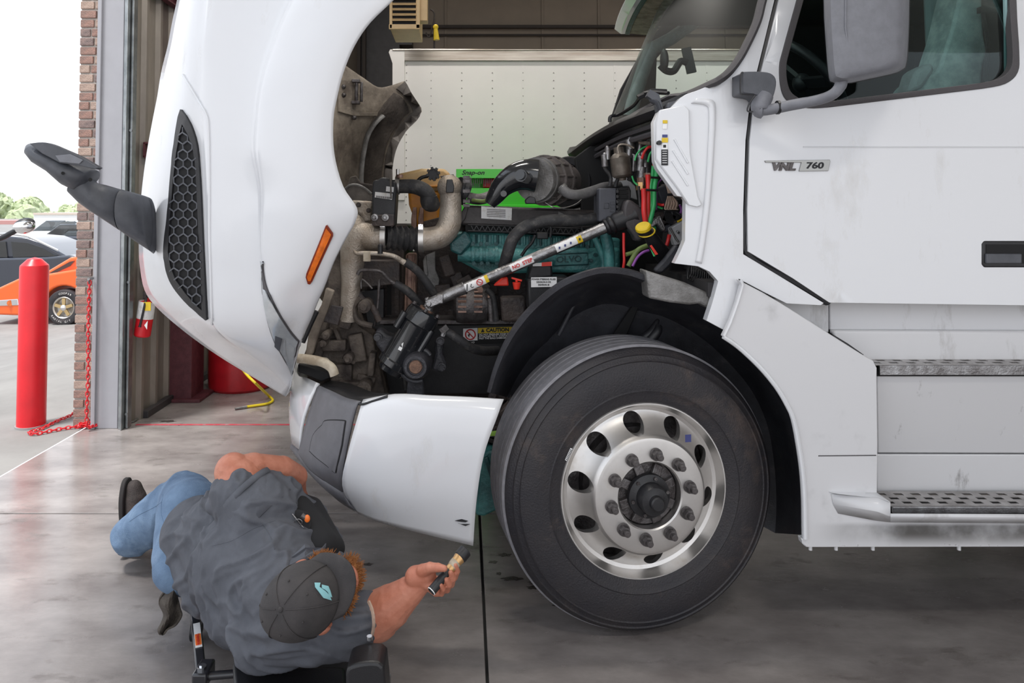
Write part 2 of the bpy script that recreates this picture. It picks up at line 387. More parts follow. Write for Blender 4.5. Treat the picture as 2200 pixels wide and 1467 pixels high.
M('denim', (.17,.26,.39), .85, rgb2=(.095,.155,.25), scale=9, bump=.3, bscale=260, dirt=((.30,.42,.56), .52, .78, 5))
M('hair', (.42,.17,.045), .7, rgb2=(.26,.10,.03), scale=60, bump=.6, bscale=200); M('hair_grey', (.36,.25,.18), .8, var=.4, scale=60)
M('boot', (.075,.058,.052), .75, rgb2=(.04,.033,.03), scale=24, bump=.4, bscale=200); M('sole', (.03,.026,.025), .8); M('lace', (.55,.5,.45), .7)
M('rag', (.10,.085,.07), .95, rgb2=(.055,.045,.038), scale=30, bump=.6, bscale=120)
M('creeper_black', (.012,.012,.014), .4, bump=.1, bscale=300); M('creeper_frame', (.02,.02,.024), .25, coat=.3)
M('logo', (.25,.52,.56), .6); M('torch_brass', (.60,.36,.16), .3, .7); M('orange_bit', (.9,.20,.03), .4); M('hose_yellow', (.72,.55,.02), .4)
M('car_orange', (.90,.13,.015), .2, coat=.8); M('car_black', (.035,.04,.055), .15, coat=.8); M('car_white', (.8,.8,.8), .3); M('gold', (.55,.40,.20), .35, .7); M('tyre_white', (.75,.73,.7), .7)
M('far_white', (.85,.85,.83), .6); M('far_red', (.50,.26,.24), .8); M('far_grey', (.30,.28,.28), .8); M('far_tan', (.62,.52,.44), .8)
M('leaves', (.50,.55,.36), .9, rgb2=(.36,.42,.24), scale=3); M('trunk', (.12,.08,.05), .9)
M('stain', (.035,.03,.028), .25, rgb2=(.07,.06,.055), scale=40)
# ============================================================ THE SETTING
fl = thing('floor', (0,0,0), None, None); fl['kind'] = 'structure'
b = MB(); b.box((3.2, 4.0, -.07), (11.64, 16.4, .1)); b.obj('joint_bed', 'joint', fl, False)
xs = [-2.62, .07, 4.4, 9.0]; ys = [-4.2, .2, 3.62, 7.9, 12.2]
for i in range(3):
    for j in range(4):
        b = MB(); b.box(((xs[i]+xs[i+1])/2, (ys[j]+ys[j+1])/2, -.03), (xs[i+1]-xs[i]-.010, ys[j+1]-ys[j]-.010, .06))
        b.obj('slab', 'slab', fl, False, bevel=.003)
def gz(x, y):
    t = max(0, min(1, (-3.3-x)/3.4)); t = t*t*(3-2*t); u = max(0, min(1, (y-30)/40))
    return -.002 - .40*t + .9*u
b = MB(); gx = [-2.625, -3.0, -3.3, -3.8, -4.3, -4.8, -5.3, -5.8, -6.3, -6.8, -9, -14, -22, -40, -90]; gy = [-12, -5, 0, 3, 5, 7, 9, 12, 16, 22, 30, 38, 46, 54, 62, 70, 100]
b.grid([[(x, y, gz(x, y)) for y in gy] for x in gx]); o = b.obj('ground', 'apron', None); o['kind'] = 'structure'
# floor paint line
b = MB(); b.box((-.75, 5.09, .0012), (3.1, .028, .0015)); o = b.obj('floor_line', 'red_line', None, False); tag(o, 'thin faded red line painted across the concrete floor', 'floor marking')
# left wall: corrugated sheet, girts, base rail
wall = thing('wall_left', (-2.35, 5.05, 0), None, None); wall['kind'] = 'structure'
prof = []; y = 5.06
while y < 12.1:
    prof += [(-2.352, y), (-2.352, y+.13), (-2.322, y+.155), (-2.322, y+.19), (-2.352, y+.215)]; y += .235
b = MB(); b.grid([[(x, y, z) for z in (0.0, 2.8, 5.6)] for x, y in prof]); b.obj('corrugated_sheet', 'sheet', wall, False, solid=.004)
b = MB(); b.box((-2.46, 8.6, 2.8), (.16, 7.0, 5.6)); b.obj('outer_skin', 'far_tan', wall, False)
for z in (1.0, 1.88, 3.1, 4.4):
    b = MB(); b.box((-2.29, 5.62+3, z), (.05, 6.9, .012)); b.box((-2.29, 8.62, z+.10), (.05, 6.9, .012)); b.box((-2.31, 8.62, z+.05), (.012, 6.9, .1)); b.obj('girt', 'maroon', wall, False)
b = MB(); b.box((-2.31, 7.2, .025), (.05, 3.9, .05)); b.obj('base_rail', 'dark_metal', wall, False, bevel=.004)
# brick return at the opening
br = thing('wall_brick', (-2.63, 5.03, 0), None, None); br['kind'] = 'structure'
b = MB(); b.box((-2.632, 5.245, 2.8), (.140, .42, 5.6)); b.obj('mortar_core', 'mortar', br, False)
meshes = {}
def brick_mesh(wd, dp, mt):
    k = (round(wd, 3), round(dp, 3), mt)
    if k not in meshes:
        b = MB(); b.box((0,0,0), (wd, dp, .052)); bmesh.ops.bevel(b.b, geom=list(b.b.edges), offset=.003, segments=1, affect='EDGES')
        me = bpy.data.meshes.new('brick'); b.b.to_mesh(me); b.b.free(); me.materials.append(MATS[mt]); meshes[k] = me
    return meshes[k]
z = .033; k = 0
while z < 3.4:
    a, c = (.094, .032) if k % 2 else (.110, .018)
    if k % 4 == 2: a, c = .070, .056
    xl = -2.704
    for wd in (a, c):
        me = brick_mesh(wd, .02, R.choice(['brick_red', 'brick_pale', 'brick_red', 'brick_dark', 'brick_pale']))
        link('brick', me, br, False, loc=(xl+wd/2, 5.032+R.uniform(-.002, .002), z)); xl += wd+.010
    for j in range(2):
        me = brick_mesh(.02, .19, R.choice(['brick_red', 'brick_pale', 'brick_dark']))
        if z < 2.9: link('brick', me, br, False, loc=(-2.699, 5.15+j*.2+(.05 if k % 2 else 0), z))
    z += .0645; k += 1
# jamb cladding and roller-door rail
o = thing('trim_1', (-2.47, 5.0, 0), None, None); o['kind'] = 'structure'
b = MB(); b.box((-2.475, 5.03, 2.8), (.178, .06, 5.6)); b.box((-2.548, 4.995, 2.8), (.028, .03, 5.6)); b.box((-2.475, 5.25, 2.8), (.17, .40, 5.6)); b.obj('jamb_cladding', 'jamb', o, False, bevel=.004)
b = MB(); b.box((-2.364, 5.02, 2.8), (.022, .075, 5.6)); b.box((-2.342, 5.0, 2.8), (.008, .09, 5.6)); b.box((-2.325, 5.03, 2.8), (.016, .06, 5.6)); b.obj('door_rail', 'rail', o, False, bevel=.003)
b = MB()
for z in (.1, 1.0, 2.05, 3.0): b.cyl((-2.325, 5.0, z), (-2.325, 4.992, z), .010, n=8)
b.obj('bolt_heads', 'rail', o, False)['kind'] = 'stuff'
o = thing('trim_2', (-2.25, 5.8, 0), None, None); o['kind'] = 'structure'
b = MB(); b.box((-2.30, 5.715, 2.8), (.30, .018, 5.6)); b.box((-2.30, 5.84, 2.8), (.014, .24, 5.6)); b.box((-2.30, 5.97, 2.8), (.30, .018, 5.6)); b.box((-2.155, 5.84, 2.8), (.012, .26, 5.6))
b.box((-2.245, 5.83, .012), (.36, .34, .024)); b.obj('steel_column', 'maroon', o, False, bevel=.003)
# back wall with sheet seams, conduit; ceiling, right wall
wb = thing('wall_back', (3, 12.1, 0), None, None); wb['kind'] = 'structure'
b = MB(); b.box((3.3, 12.15, 2.8), (11.4, .1, 5.6)); b.obj('liner_panel', 'back_wall', wb, False)
b = MB()
for x in (-.333, 1.30, 2.25, 4.4, 6.5): b.box((x, 12.08, 2.8), (.035, .03, 5.6))
b.obj('panel_seam', 'back_wall', wb, False)
b = MB(); b.box((3.3, 11.98, 4.56), (11, .05, .05)); b.box((3.3, 12.02, 4.43), (11, .03, .03)); b.obj('conduit', 'girt', wb, False)
b = MB(); b.prism([P(770, 190, 11.5), P(858, 190, 11.5), P(858, 96, 11.5), P(885, 96, 11.5), P(885, -60, 11.5), P(770, -60, 11.5)], (0, .3, 0)); b.obj('dark_bay', 'dark_metal', wb, False)
b = MB()
for px in (772, 783): b.box((P(px, 60, 11.2).x, 11.2, 2.8), (.05, .1, 5.6))
b.obj('post', 'girt', wb, False)
b = MB(); b.box((3.2, 4.1, 5.7), (12.2, 16.6, .1)); o = b.obj('ceiling', 'ceiling', None, False); o['kind'] = 'structure'
b = MB(); b.box((9.06, 4.1, 2.8), (.1, 16.4, 5.6)); o = b.obj('wall_right', 'back_wall', None, False); o['kind'] = 'structure'
# ============================================================ THINGS OF THE BAY
# bollard
c = G(67, 915); t = thing('bollard', c, 'red painted steel bollard with a conical top, standing outside the brick edge', 'bollard')
b = MB(); b.lathe(c, (0,0,1), [(0, 0), (.091, 0), (.091, 1.10), (.088, 1.112), (.045, 1.155), (0, 1.168)], 32); b.obj('sleeve', 'red_paint', t, ang=25)
b = MB(); b.cyl(c+V(0,0,-.01), c+V(0,0,.012), .10, n=24); b.obj('base_ring', 'far_grey', t)
# chain
def chain_mb(paths, ln=.036, rr=.0038, wd=.0105):
    b = MB()
    for path in paths:
        pts = [Vector(p) for p in cr(path, 12)]; acc = 0; k = 0; last = pts[0]; seg = []
        L = [0]
        for p, q in zip(pts, pts[1:]): L.append(L[-1]+(q-p).length)
        s = 0
        while s < L[-1]-ln*.6:
            def at(d):
                for i in range(len(L)-1):
                    if L[i+1] >= d: return pts[i].lerp(pts[i+1], (d-L[i])/max(1e-9, L[i+1]-L[i]))
                return pts[-1]
            a, c2 = at(s), at(s+ln); tt = (c2-a).normalized(); m = (a+c2)/2
            u = tt.orthogonal().normalized() if abs(tt.z) > .8 else Vector((0,0,1)).cross(tt).normalized()
            v = tt.cross(u); ang = (pi/2*(k % 2)) + .5; w1 = u*cos(ang)+v*sin(ang)
            ring = [m + tt*(ln*.56*cos(th)) + w1*(wd*sin(th)*(1 if abs(cos(th)) < .8 else 1)) for th in [2*pi*i/10 for i in range(10)]]
            b.tube(ring, rr, 5, closed=True); s += ln*.80; k += 1
    return b
cx, cyv = -2.558, 4.93
b = chain_mb([[(cx, cyv, 1.02), (cx-.003, cyv, .7), (cx+.002, cyv, .4), (cx, cyv, .05), G(204, 912, .03),
   G(215, 914, .012), G(190, 905, .02), G(170, 912, .025), G(200, 916, .02), G(212, 908, .03), G(180, 908, .035), G(168, 916, .03), G(185, 915, .012), G(150, 918, .012), G(110, 925, .012), G(75, 932, .012), G(62, 928, .012), G(90, 920, .012), G(120, 905, .012), G(150, 893, .015), G(160, 886, .02)]])
o = b.obj('chain', 'chain_red', None); tag(o, 'red chain hanging beside the brick edge with its slack piled on the floor', 'chain')
b = MB(); b.cyl((cx, 4.97, 1.03), (cx, 4.915, 1.03), .010, n=8); b.tube([(cx, 4.92, 1.03), (cx, 4.915, 1.015), (cx, 4.925, 1.0)], .004, 6); b.obj('hook', 'steel', o)
# fire extinguisher
ft, fb = P(317, 645, 5.12), P(305, 722, 5.12); t = thing('fire_extinguisher', fb, 'red fire extinguisher with instruction label hanging on the sheet-metal wall', 'extinguisher'); ax = ft-fb
b = MB(); b.lathe(fb, ax, [(0, 0), (.05, 0), (.056, .008), (.056, ax.length*.86), (.045, ax.length*.95), (.018, ax.length), (.018, ax.length+.02), (0, ax.length+.02)], 28); b.obj('cylinder', 'red_paint', t, ang=30)
up = ax.normalized()
b = MB(); b.bar(ft+up*.03, ft+up*.06+V(.05,-.01,0), .02, .012); b.bar(ft+up*.02, ft+up*.02+V(.045,-.01,-.01), .018, .01); b.cyl(ft+up*.0, ft+up*.05, .013); b.obj('valve_handle', 'black_plastic', t, False)
b = MB(); m = fb.lerp(ft, .62); b.lathe(fb+up*ax.length*.5, up, [(.0568, 0), (.0568, .12)], 28); o = b.obj('label', 'label_white', t)
b = MB(); b.box(fb.lerp(ft, .86)+V(.028,-.056,0), (.05, .004, .06)); b.obj('inspection_tag', 'yellow', t, False)
b = MB(); b.tube(cr([ft+V(0,-.02,.02), ft+V(.006,-.055,-.02), fb.lerp(ft,.55)+V(.006,-.063,0), fb.lerp(ft,.30)+V(0,-.063,0)], 5), [.008]*15+[.012], 8); b.obj('hose', 'black_plastic', t)
b = MB(); b.prism([fb.lerp(ft, .30)+V(.03,-.058,.01), fb.lerp(ft, .38)+V(.05,-.058,.02), fb.lerp(ft, .26)+V(.05,-.058,-.01)], (0, .004, 0)); b.obj('arrow_mark', 'label_clean', t, False)
b = MB(); b.box(fb.lerp(ft, .9)+V(-.03,.06,.02), (.04, .03, .12)); b.obj('wall_bracket', 'steel_dark', t, False)
# red drum
c = G(490, 846); c.y += .24; c.x += .03; t = thing('drum', c, 'big red plastic drum standing on the floor beside the maroon steel column', 'drum')
b = MB(); b.lathe(c, (0,0,1), [(0,0),(.245,0),(.262,.02),(.268,.12),(.268,.44),(.274,.45),(.274,.48),(.268,.49),(.268,.80),(.255,.86),(.262,.88),(.262,.9),(0,.9)], 40); b.obj('barrel', 'red_drum', t, ang=30)
b = MB(); b.lathe(c+V(0,0,.9), (0,0,1), [(0,0),(.275,0),(.275,.03),(0,.04)], 40); b.obj('lid', 'red_drum', t, ang=30)
# yellow air hose
pts = [P(505, 770, 5.4), P(528, 802, 5.4), P(552, 826, 5.35)] + [G(577, 850, .02), G(586, 860, .012), G(574, 867, .012), G(550, 871, .012), G(528, 874, .012)]
b = MB(); b.tube(cr(pts, 6), .010, 8); o = b.obj('air_hose', 'hose_yellow', None); tag(o, 'yellow air hose trailing onto the floor next to the red drum', 'hose')
b = MB(); b.cyl(G(530, 874, .012), G(505, 878, .012), .012, .009, 10); b.obj('coupler', 'steel', o)
# power outlet box on the floor
c = G(300, 868); t = thing('power_strip', c, 'small black outlet strip with a pale plug at the foot of the sheet wall', 'outlet')
b = MB(); b.box(c+V(-.03,.06,.03), (.05, .22, .05)); b.obj('housing', 'black_plastic', t, False, bevel=.004)
b = MB(); b.box(c+V(-.0,.02,.035), (.045, .04, .045)); b.obj('plug', 'label_white', t, False, bevel=.004)
b = MB(); b.tube(cr([G(296, 900, .01), G(284, 906, .01), G(262, 909, .01), G(270, 914, .01)], 5), .006, 6); o = b.obj('air_chuck', 'steel', None); tag(o, 'small grey hose end lying at the foot of the door rail', 'hose')
# unit heater
t = thing('unit_heater', P(880, 60, 7), 'beige louvred unit heater hanging high near the back wall', 'heater')
a0, a1 = P(838, -30, 7), P(900, 62, 7)
x0, x1, z0, z1 = a0.x, a1.x, a1.z, a0.z+.3
b = MB(); b.box(((x0+x1)/2, 7.3, (z0+z1)/2), (x1-x0, .56, z1-z0)); b.box(((x0+x1)/2, 7.005, z0+.02), (x1-x0+.02, .03, .05)); b.box((x0+.01, 7.005, (z0+z1)/2), (.03, .03, z1-z0)); b.box((x1-.01, 7.005, (z0+z1)/2), (.04, .03, z1-z0)); b.obj('casing', 'heater', t, False, bevel=.006)
b = MB(); b.box(((x0+x1)/2, 7.012, (z0+z1)/2), (x1-x0-.04, .006, z1-z0-.04)); b.obj('air_grille_void', 'black_void', t, False)
z = z0+.09
while z < z1-.04:
    b = MB(); b.box(((x0+x1)/2, 6.995, z), (x1-x0-.05, .05, .008), Euler((radians(35),0,0))); b.obj('louvre', 'heater', t, False); z += .052
b = MB(); b.box((x1+.04, 7.1, z0+.22), (.08, .14, .26)); b.obj('control_box', 'heater', t, False, bevel=.004)
b = MB(); b.tube(cr([P(915, 70, 7.1), P(922, 80, 7.1), P(928, 60, 7.1), P(933, 30, 7.1), P(925, 20, 7.1)], 5), .008, 6); b.tube([P(933, 104, 7.1), P(933, 40, 7.1)], .01, 6); b.obj('gas_pipe', 'girt', t)
b = MB(); b.cyl(P(938, 86, 7.05), P(936, 62, 7.05), .03, .02, 8); b.ell(P(936, 58, 7.05), .028, nu=8, nv=6); b.obj('warning_tag', 'yellow', t)
b = MB()
for xx in (x0+.05, x1-.05): b.cyl((xx, 7.2, z1), (xx, 7.2, 5.65), .008, n=6)
b.obj('hanger_rods', 'girt', t)
# box truck parked behind
X0 = P(843, 200, 8.5).x
t = thing('box_truck', (X0+3.5, 9.7, 0), 'white box truck body with riveted side panels parked across the bay behind', 'truck')
zt, zr = P(1100, 108, 8.5).z, P(1100, 131, 8.5).z; XE = X0+7.2
b = MB(); b.box(((X0+XE)/2, 9.72, (zt+1.0)/2), (XE-X0, 2.4, zt-1.0-.02)); b.obj('cargo_box', 'box_body', t, False, bevel=.01)
b = MB(); b.box(((X0+XE)/2+.06, 8.505, (zt+zr)/2), (XE-X0-.13, .04, zt-zr)); b.box(((X0+XE)/2, 8.5, zt), (XE-X0, .06, .02)); b.obj('top_rail', 'box_rail', t, False, bevel=.005)
b = MB(); b.prism([P(843, 430, 8.48), P(869, 430, 8.48), P(869, 106, 8.48), P(838, 106, 8.48), P(835, 112, 8.48), P(843, 136, 8.48)], (0, .1, 0)); b.obj('corner_post', 'box_body', t, False, bevel=.004)
b = MB(); x = P(926, 200, 8.5).x; dx = P(992, 200, 8.5).x-x; k = 0
while x < XE-.1:
    z = 1.1
    while z < zr-.05:
        b.cyl((x, 8.521, z), (x, 8.513, z), .0085 if k % 3 else .007, .005, 6, True); z += .092
    x += dx; k += 1
x = P(873, 200, 8.5).x; z = 1.1
while z < zr: b.cyl((x, 8.521, z), (x, 8.513, z), .0085, .005, 6); z += .092
b.obj('rivets', 'far_grey', t, False)['kind'] = 'stuff'
x = P(926, 200, 8.5).x
while x < XE-.1:
    b = MB(); b.box((x, 8.519, (zr+1.0)/2), (.03, .003, zr-1.0)); b.obj('panel_seam', 'box_body', t, False); x += dx*3
b = MB(); b.box(((X0+XE)/2, 9.3, .88), (XE-X0-.4, .08, .2)); b.box(((X0+XE)/2, 10.1, .88), (XE-X0-.4, .08, .2)); b.obj('chassis', 'dark_metal', t, False)
for wx in (X0+1.4, X0+5.6):
    b = MB(); b.lathe((wx, 8.9, .45), (0,-1,0), [(0,.0),(.2,.02),(.24,.10),(.4,.12),(.45,.08),(.45,-.15),(0,-.15)], 28); b.obj('wheel', 'rubber', t)
# green tool cart
t = thing('tool_cart', (P(1060, 400, 7.4).x, 7.6, 0), 'bright green tool cabinet with raised lid behind the engine', 'tool cabinet')
xa, xb = P(980, 380, 7.4).x, P(1280, 380, 7.4).x; zz = P(1000, 363, 7.4).z; zb = P(1000, 383, 7.4).z
b = MB(); b.box(((xa+xb)/2, 7.4, (zz+zb)/2), (xb-xa, .03, zz-zb)); b.box(((xa+xb)/2, 7.75, zz-.01), (xb-xa, .7, .02)); b.box(((xa+xb)/2, 8.09, (zz+1.4)/2), (xb-xa, .02, zz-1.4)); b.obj('lid', 'tool_green', t, False, bevel=.004)
zc = P(1000, 408, 7.4).z
b = MB(); b.box(((xa+xb)/2, 7.75, (zc+.15)/2+.02), (xb-xa, .7, zc-.15)); b.obj('cabinet', 'tool_green', t, False, bevel=.01)
for i in range(5):
    b = MB(); b.box(((xa+xb)/2, 7.385, .35+i*.27), (xb-xa-.1, .03, .24)); o = b.obj('drawer', 'tool_green', t, False, bevel=.006)
    b = MB(); b.box(((xa+xb)/2, 7.36, .43+i*.27), (xb-xa-.2, .02, .02)); b.obj('handle', 'steel', o, False)
b = MB()
for i in range(16):
    p = P(992+i*4.2, 388, 7.42); b.box(p, (.008, .01, .06 if i % 3 else .11))
b.obj('hanging_tools', 'steel_dark', t, False)
for i in range(4):
    b = MB()
    for px, py in ((rx, .02) for rx in (xa+.1,)): pass
    b.cyl((xa+.1+(xb-xa-.2)*(i % 2), 7.5+.5*(i//2), .07), (xa+.14+(xb-xa-.2)*(i % 2), 7.5+.5*(i//2), .07), .065, n=16); b.obj('caster', 'black_plastic', t)
text('lettering', 'Snap-on', .062, P(1016, 371, 7.383), (1,0,0), (0,0,1), 'ink', t, xs=1.15, shear=.3, off=.0015)
b = MB(); b.box(V(P(1052, 404, 7.6).x, 7.6, zc+.075), (.14, .2, .10)); o = b.obj('spray_can', 'red_paint', None, False, bevel=.01); o.name = 'parts_box'; tag(o, 'small red and white box on top of the green tool cabinet', 'box')
# ============================================================ OUTDOORS
def wheel_simple(c, r, wd, parent, rim, nsp=5):
    b = MB(); b.lathe(c, (0,-1,0), [(r*.56,.0),(r*.60,.01),(r*.8,.02),(r*.93,.012),(r,-.02),(r,-wd+.02),(r*.9,-wd),(0,-wd)], 40); ty = b.obj('tyre', 'rubber', parent)
    b = MB(); b.lathe(c, (0,-1,0), [(r*.62,.004),(r*.58,.016),(r*.52,.0),(r*.50,-.08),(0,-.09)], 36); o = b.obj('rim', 'alu', ty)
    b = MB()
    for k in range(nsp):
        a = 2*pi*k/nsp+.3; d = Vector((cos(a),0,sin(a))); b.bar(c+V(0,-.0,0)+d*r*.1, c+V(0,-.0,0)+d*r*.5, r*.17, .03, (0,1,0))
    b.obj('spokes', rim, ty)
    b = MB(); b.lathe(c, (0,-1,0), [(r*.16,-.02),(r*.16,.02),(r*.1,.035),(0,.04)], 20); b.obj('hub_cap', 'chrome', ty)
    return ty
Y = 12.0
def cp(px, py, dy=0): return P(px, py, Y+dy)
c0 = P(137, 660, Y)
t = thing('coupe', (c0.x, Y+.9, gz(c0.x, Y)), 'orange vintage coupe with gold spoked wheels parked outside past the bollard', 'car')
arch = [(137+46*cos(radians(a)), 660-46*sin(radians(a))) for a in range(-12, 193, 12)]
body = [(-25, 676), (-28, 640), (-12, 622), (40, 598), (105, 588), (165, 578), (210, 570), (330, 572), (420, 600), (425, 672)] + [(184, 675)] + arch + [(88, 672), (40, 678)]
b = MB(); b.prism([P(x, y, Y) for x, y in body], (0, 1.75, 0)); b.obj('body', 'car_orange', t, True, bevel=.035, bseg=3, ang=50)
b = MB(); b.prism([P(x, y, Y+.12) for x, y in [(88, 590), (150, 553), (190, 547), (280, 548), (370, 580), (330, 590)]], (0, 1.5, 0)); b.obj('roof', 'car_orange', t, True, bevel=.04, bseg=3)
b = MB(); b.prism([P(x, y, Y+.10) for x, y in [(105, 587), (150, 562), (160, 560), (150, 572), (120, 586)]], (0, .05, 0)); b.obj('side_window', 'car_glass', t, False)
b = MB(); b.prism([P(x, y, Y-.01) for x, y in [(-20, 646), (38, 642), (40, 656), (-18, 658)]], (0, .03, 0)); b.obj('bumper', 'chrome', t, False, bevel=.01)
b = MB(); b.cyl(P(22, 651, Y-.02), P(22, 651, Y), .05, n=12); b.obj('side_lamp', 'amber', t)
for px in (137, 355):
    ty = wheel_simple(P(px, 661, Y-.02), .30, .22, t, 'gold')
ty = [o for o in t.children if o.name.startswith('tyre')][0]
for body_, a0_ in (('COOPER', 90), ('RADIAL G/T', 262)):
    for i, ch in enumerate(body_):
        if ch == ' ': continue
        if a0_ == 90: a = radians(108-i*9); u = Vector((cos(a),0,sin(a))); rt = Vector((sin(a),0,-cos(a)))
        else: a = radians(215+i*9); u = -Vector((cos(a),0,sin(a))); rt = Vector((-sin(a),0,cos(a)))
        d = Vector((cos(a),0,sin(a)))*.235; text('lettering', ch, .045, P(137, 661, Y-.045)+d, rt, u, 'tyre_white', ty)
Y = 17.0; c0 = P(40, 600, Y); zc_ = gz(c0.x, Y)
t = thing('suv', (c0.x, Y+.9, zc_), 'dark grey suv parked behind the orange coupe', 'car')
b = MB(); b.prism([P(x, y, Y) for x, y in [(-260, 640), (-260, 560), (-60, 556), (100, 552), (148, 548), (215, 566), (225, 640)]], (0, 1.8, 0)); b.obj('body', 'car_black', t, True, bevel=.05, bseg=3, ang=50)
b = MB(); b.prism([P(x, y, Y+.1) for x, y in [(-240, 560), (-200, 512), (10, 507), (60, 511), (100, 526), (145, 552)]], (0, 1.6, 0)); b.obj('roof', 'car_black', t, True, bevel=.05, bseg=3)
for pl in ([(-60, 553), (-60, 522), (12, 519), (16, 553)], [(28, 553), (24, 519), (60, 522), (90, 532), (120, 550)]):
    b = MB(); b.prism([P(x, y, Y+.07) for x, y in pl], (0, .05, 0)); b.obj('side_window', 'car_glass', t, False)
b = MB(); b.tube([P(x, y, Y+.02) for x, y in [(-200, 506), (20, 502), (60, 507), (125, 538)]], .03, 6); b.obj('roof_rail', 'chrome', t)
for px in (-150, 140): wheel_simple(P(px, 628, Y-.02), .34, .24, t, 'alu')
# more parked cars, far
for i, (px, py, Yc, mt, lab) in enumerate([(118, 515, 34, 'car_white', 'white car parked far across the lot'), (150, 522, 30, 'car_black', 'black car parked across the lot, right of the white one')]):
    c0 = P(px, py, Yc); c0.z = gz(c0.x, Yc)
    t = thing('parked_car', c0+V(0,.9,0), lab, 'car')
    h = c0+V(0,0,.2)
    b = MB(); b.prism([h+V(*v) for v in [(-2.1,0,0),(-2.15,0,.45),(-1.0,0,.6),(1.6,0,.6),(2.1,0,.45),(2.1,0,0)]], (0,1.7,0)); b.obj('body', mt, t, True, bevel=.08)
    b = MB(); b.prism([h+V(*v) for v in [(-1.2,.1,.58),(-.5,.1,1.1),(.8,.1,1.1),(1.6,.1,.58)]], (0,1.5,0)); b.obj('cabin', 'car_glass', t, True, bevel=.05)
    for s in (-1.3, 1.3):
        b = MB(); b.cyl(c0+V(s,-.02,.32), c0+V(s,.2,.32), .32, n=20); b.obj('wheel', 'rubber', t)
# white semi-trailer and low buildings
c0 = P(118, 500, 45); zg = gz(c0.x, 45)
t = thing('semi_trailer', (c0.x, 46, zg), 'long white semi-trailer parked far across the lot', 'trailer')
pa, pb = P(72, 457, 45), P(230, 500, 45)
b = MB(); b.box(((pa.x+pb.x)/2, 46.2, (pa.z+pb.z)/2), (pb.x-pa.x, 2.4, pa.z-pb.z)); b.obj('box', 'far_white', t, False, bevel=.05)
b = MB(); b.box(((pa.x+pb.x)/2, 44.97, pa.z-.06), (pb.x-pa.x, .06, .12)); b.obj('top_rail', 'far_tan', t, False)
for px in (84, 95, 210):
    b = MB(); q = P(px, 510, 45); b.cyl((q.x, 45.1, zg+.5), (q.x, 45.5, zg+.5), .5, n=20); b.obj('wheel', 'rubber', t)
b = MB(); b.box(((pa.x+pb.x)/2, 46.2, zg+.95), (pb.x-pa.x, 1, .3)); b.obj('chassis', 'far_grey', t, False)
pa, pb = P(-200, 474, 60), P(76, 500, 60)
t = thing('shed', ((pa.x+pb.x)/2, 62, gz(-30, 60)), 'low pinkish shed with grey base at the far left edge of the lot', 'building')
b = MB(); b.box(((pa.x+pb.x)/2, 63, (pa.z+pb.z)/2), (pb.x-pa.x, 6, pa.z-pb.z)); b.obj('roof_band', 'far_red', t, False)
pc = P(76, 540, 60); b = MB(); b.box(((pa.x+pb.x)/2, 63.2, (pb.z+pc.z)/2), (pb.x-pa.x, 6, pb.z-pc.z)); b.obj('wall', 'far_grey', t, False)
pa, pb = P(60, 500, 56), P(240, 535, 56)
t = thing('boundary_wall', ((pa.x+pb.x)/2, 57, gz(-30, 56)), 'long low grey wall behind the white semi-trailer', 'wall')
b = MB(); b.box(((pa.x+pb.x)/2, 57, (pa.z+pb.z)/2), (pb.x-pa.x, .3, pa.z-pb.z)); b.obj('masonry', 'far_grey', t, False)
b = MB(); b.box(((pa.x+pb.x)/2, 57, pa.z), (pb.x-pa.x, .5, .15)); b.obj('coping', 'far_tan', t, False)
for i, (px, py, r) in enumerate([(-40, 440, 5), (15, 432, 5.2), (62, 440, 4.2), (100, 446, 3.2), (135, 452, 2.6), (175, 450, 3)]):
    c0 = P(px, py, 85); zg = gz(c0.x, 85)
    t = thing('tree', (c0.x, 85, zg), ['pale green tree at the far left edge of the lot', 'tall pale tree beyond the pinkish shed', 'round pale tree right above the truck mirror outside', 'low tree beyond the left end of the white trailer', 'small bush-like tree above the white trailer', 'small tree just left of the brick edge'][i], 'tree')
    b = MB()
    c0 = c0+V(0,i*9-20,0)
    for k in range(9): b.ell(c0+V(R.uniform(-1,1)*r*.6, R.uniform(-1,1)*r*.5, R.uniform(-.9,.5)*r*.5-.3*r), r*R.uniform(.35,.55), nu=14, nv=9)
    for v in b.b.verts: v.co += Vector((R.uniform(-1,1), R.uniform(-1,1), R.uniform(-1,1)))*r*.05
    bmesh.ops.subdivide_edges(b.b, edges=b.b.edges, cuts=1, use_grid_fill=True)
    for v in b.b.verts: v.co += V(R.uniform(-1,1), R.uniform(-1,1), R.uniform(-1,1))*r*.05
    b.obj('crown', 'leaves', t, False)
    b = MB(); b.cyl((c0.x, c0.y, zg), (c0.x, c0.y, c0.z-.3*r), .25, .15, 8); b.obj('trunk', 'trunk', t)
# hood mirror of another truck, outside left
m0 = P(52, 487, 4.3); t = thing('outside_mirror', m0, 'chrome-backed mirror on a black arm reaching in at the left edge', 'mirror')
b = MB(); b.tube(cr([P(-60, 525, 4.3), P(-5, 514, 4.3), P(25, 500, 4.3), P(40, 492, 4.3)], 5), [.016]*15+[.02], 10); b.obj('arm', 'black_plastic', t)
b = MB(); b.ell(m0, (.062, .05, .042), Euler((0, radians(-8), 0)).to_matrix(), 24, 14); b.obj('chrome_shell', 'chrome', t)
b = MB(); b.ell(m0+V(-.008, .012, .010), (.062, .052, .040), Euler((0, radians(-22), 0)).to_matrix(), 24, 14); b.obj('housing', 'black_plastic', t)
# ============================================================ THE TRUCK (body)
TL = V(.64, 3.75, 0)
T = thing('semi_truck', TL, 'white semi truck tractor with its hood tipped forward over the exposed engine', 'truck')
def tpart(b, name, mat, parent=None, **k): return b.obj(name, mat, parent or T, **k)
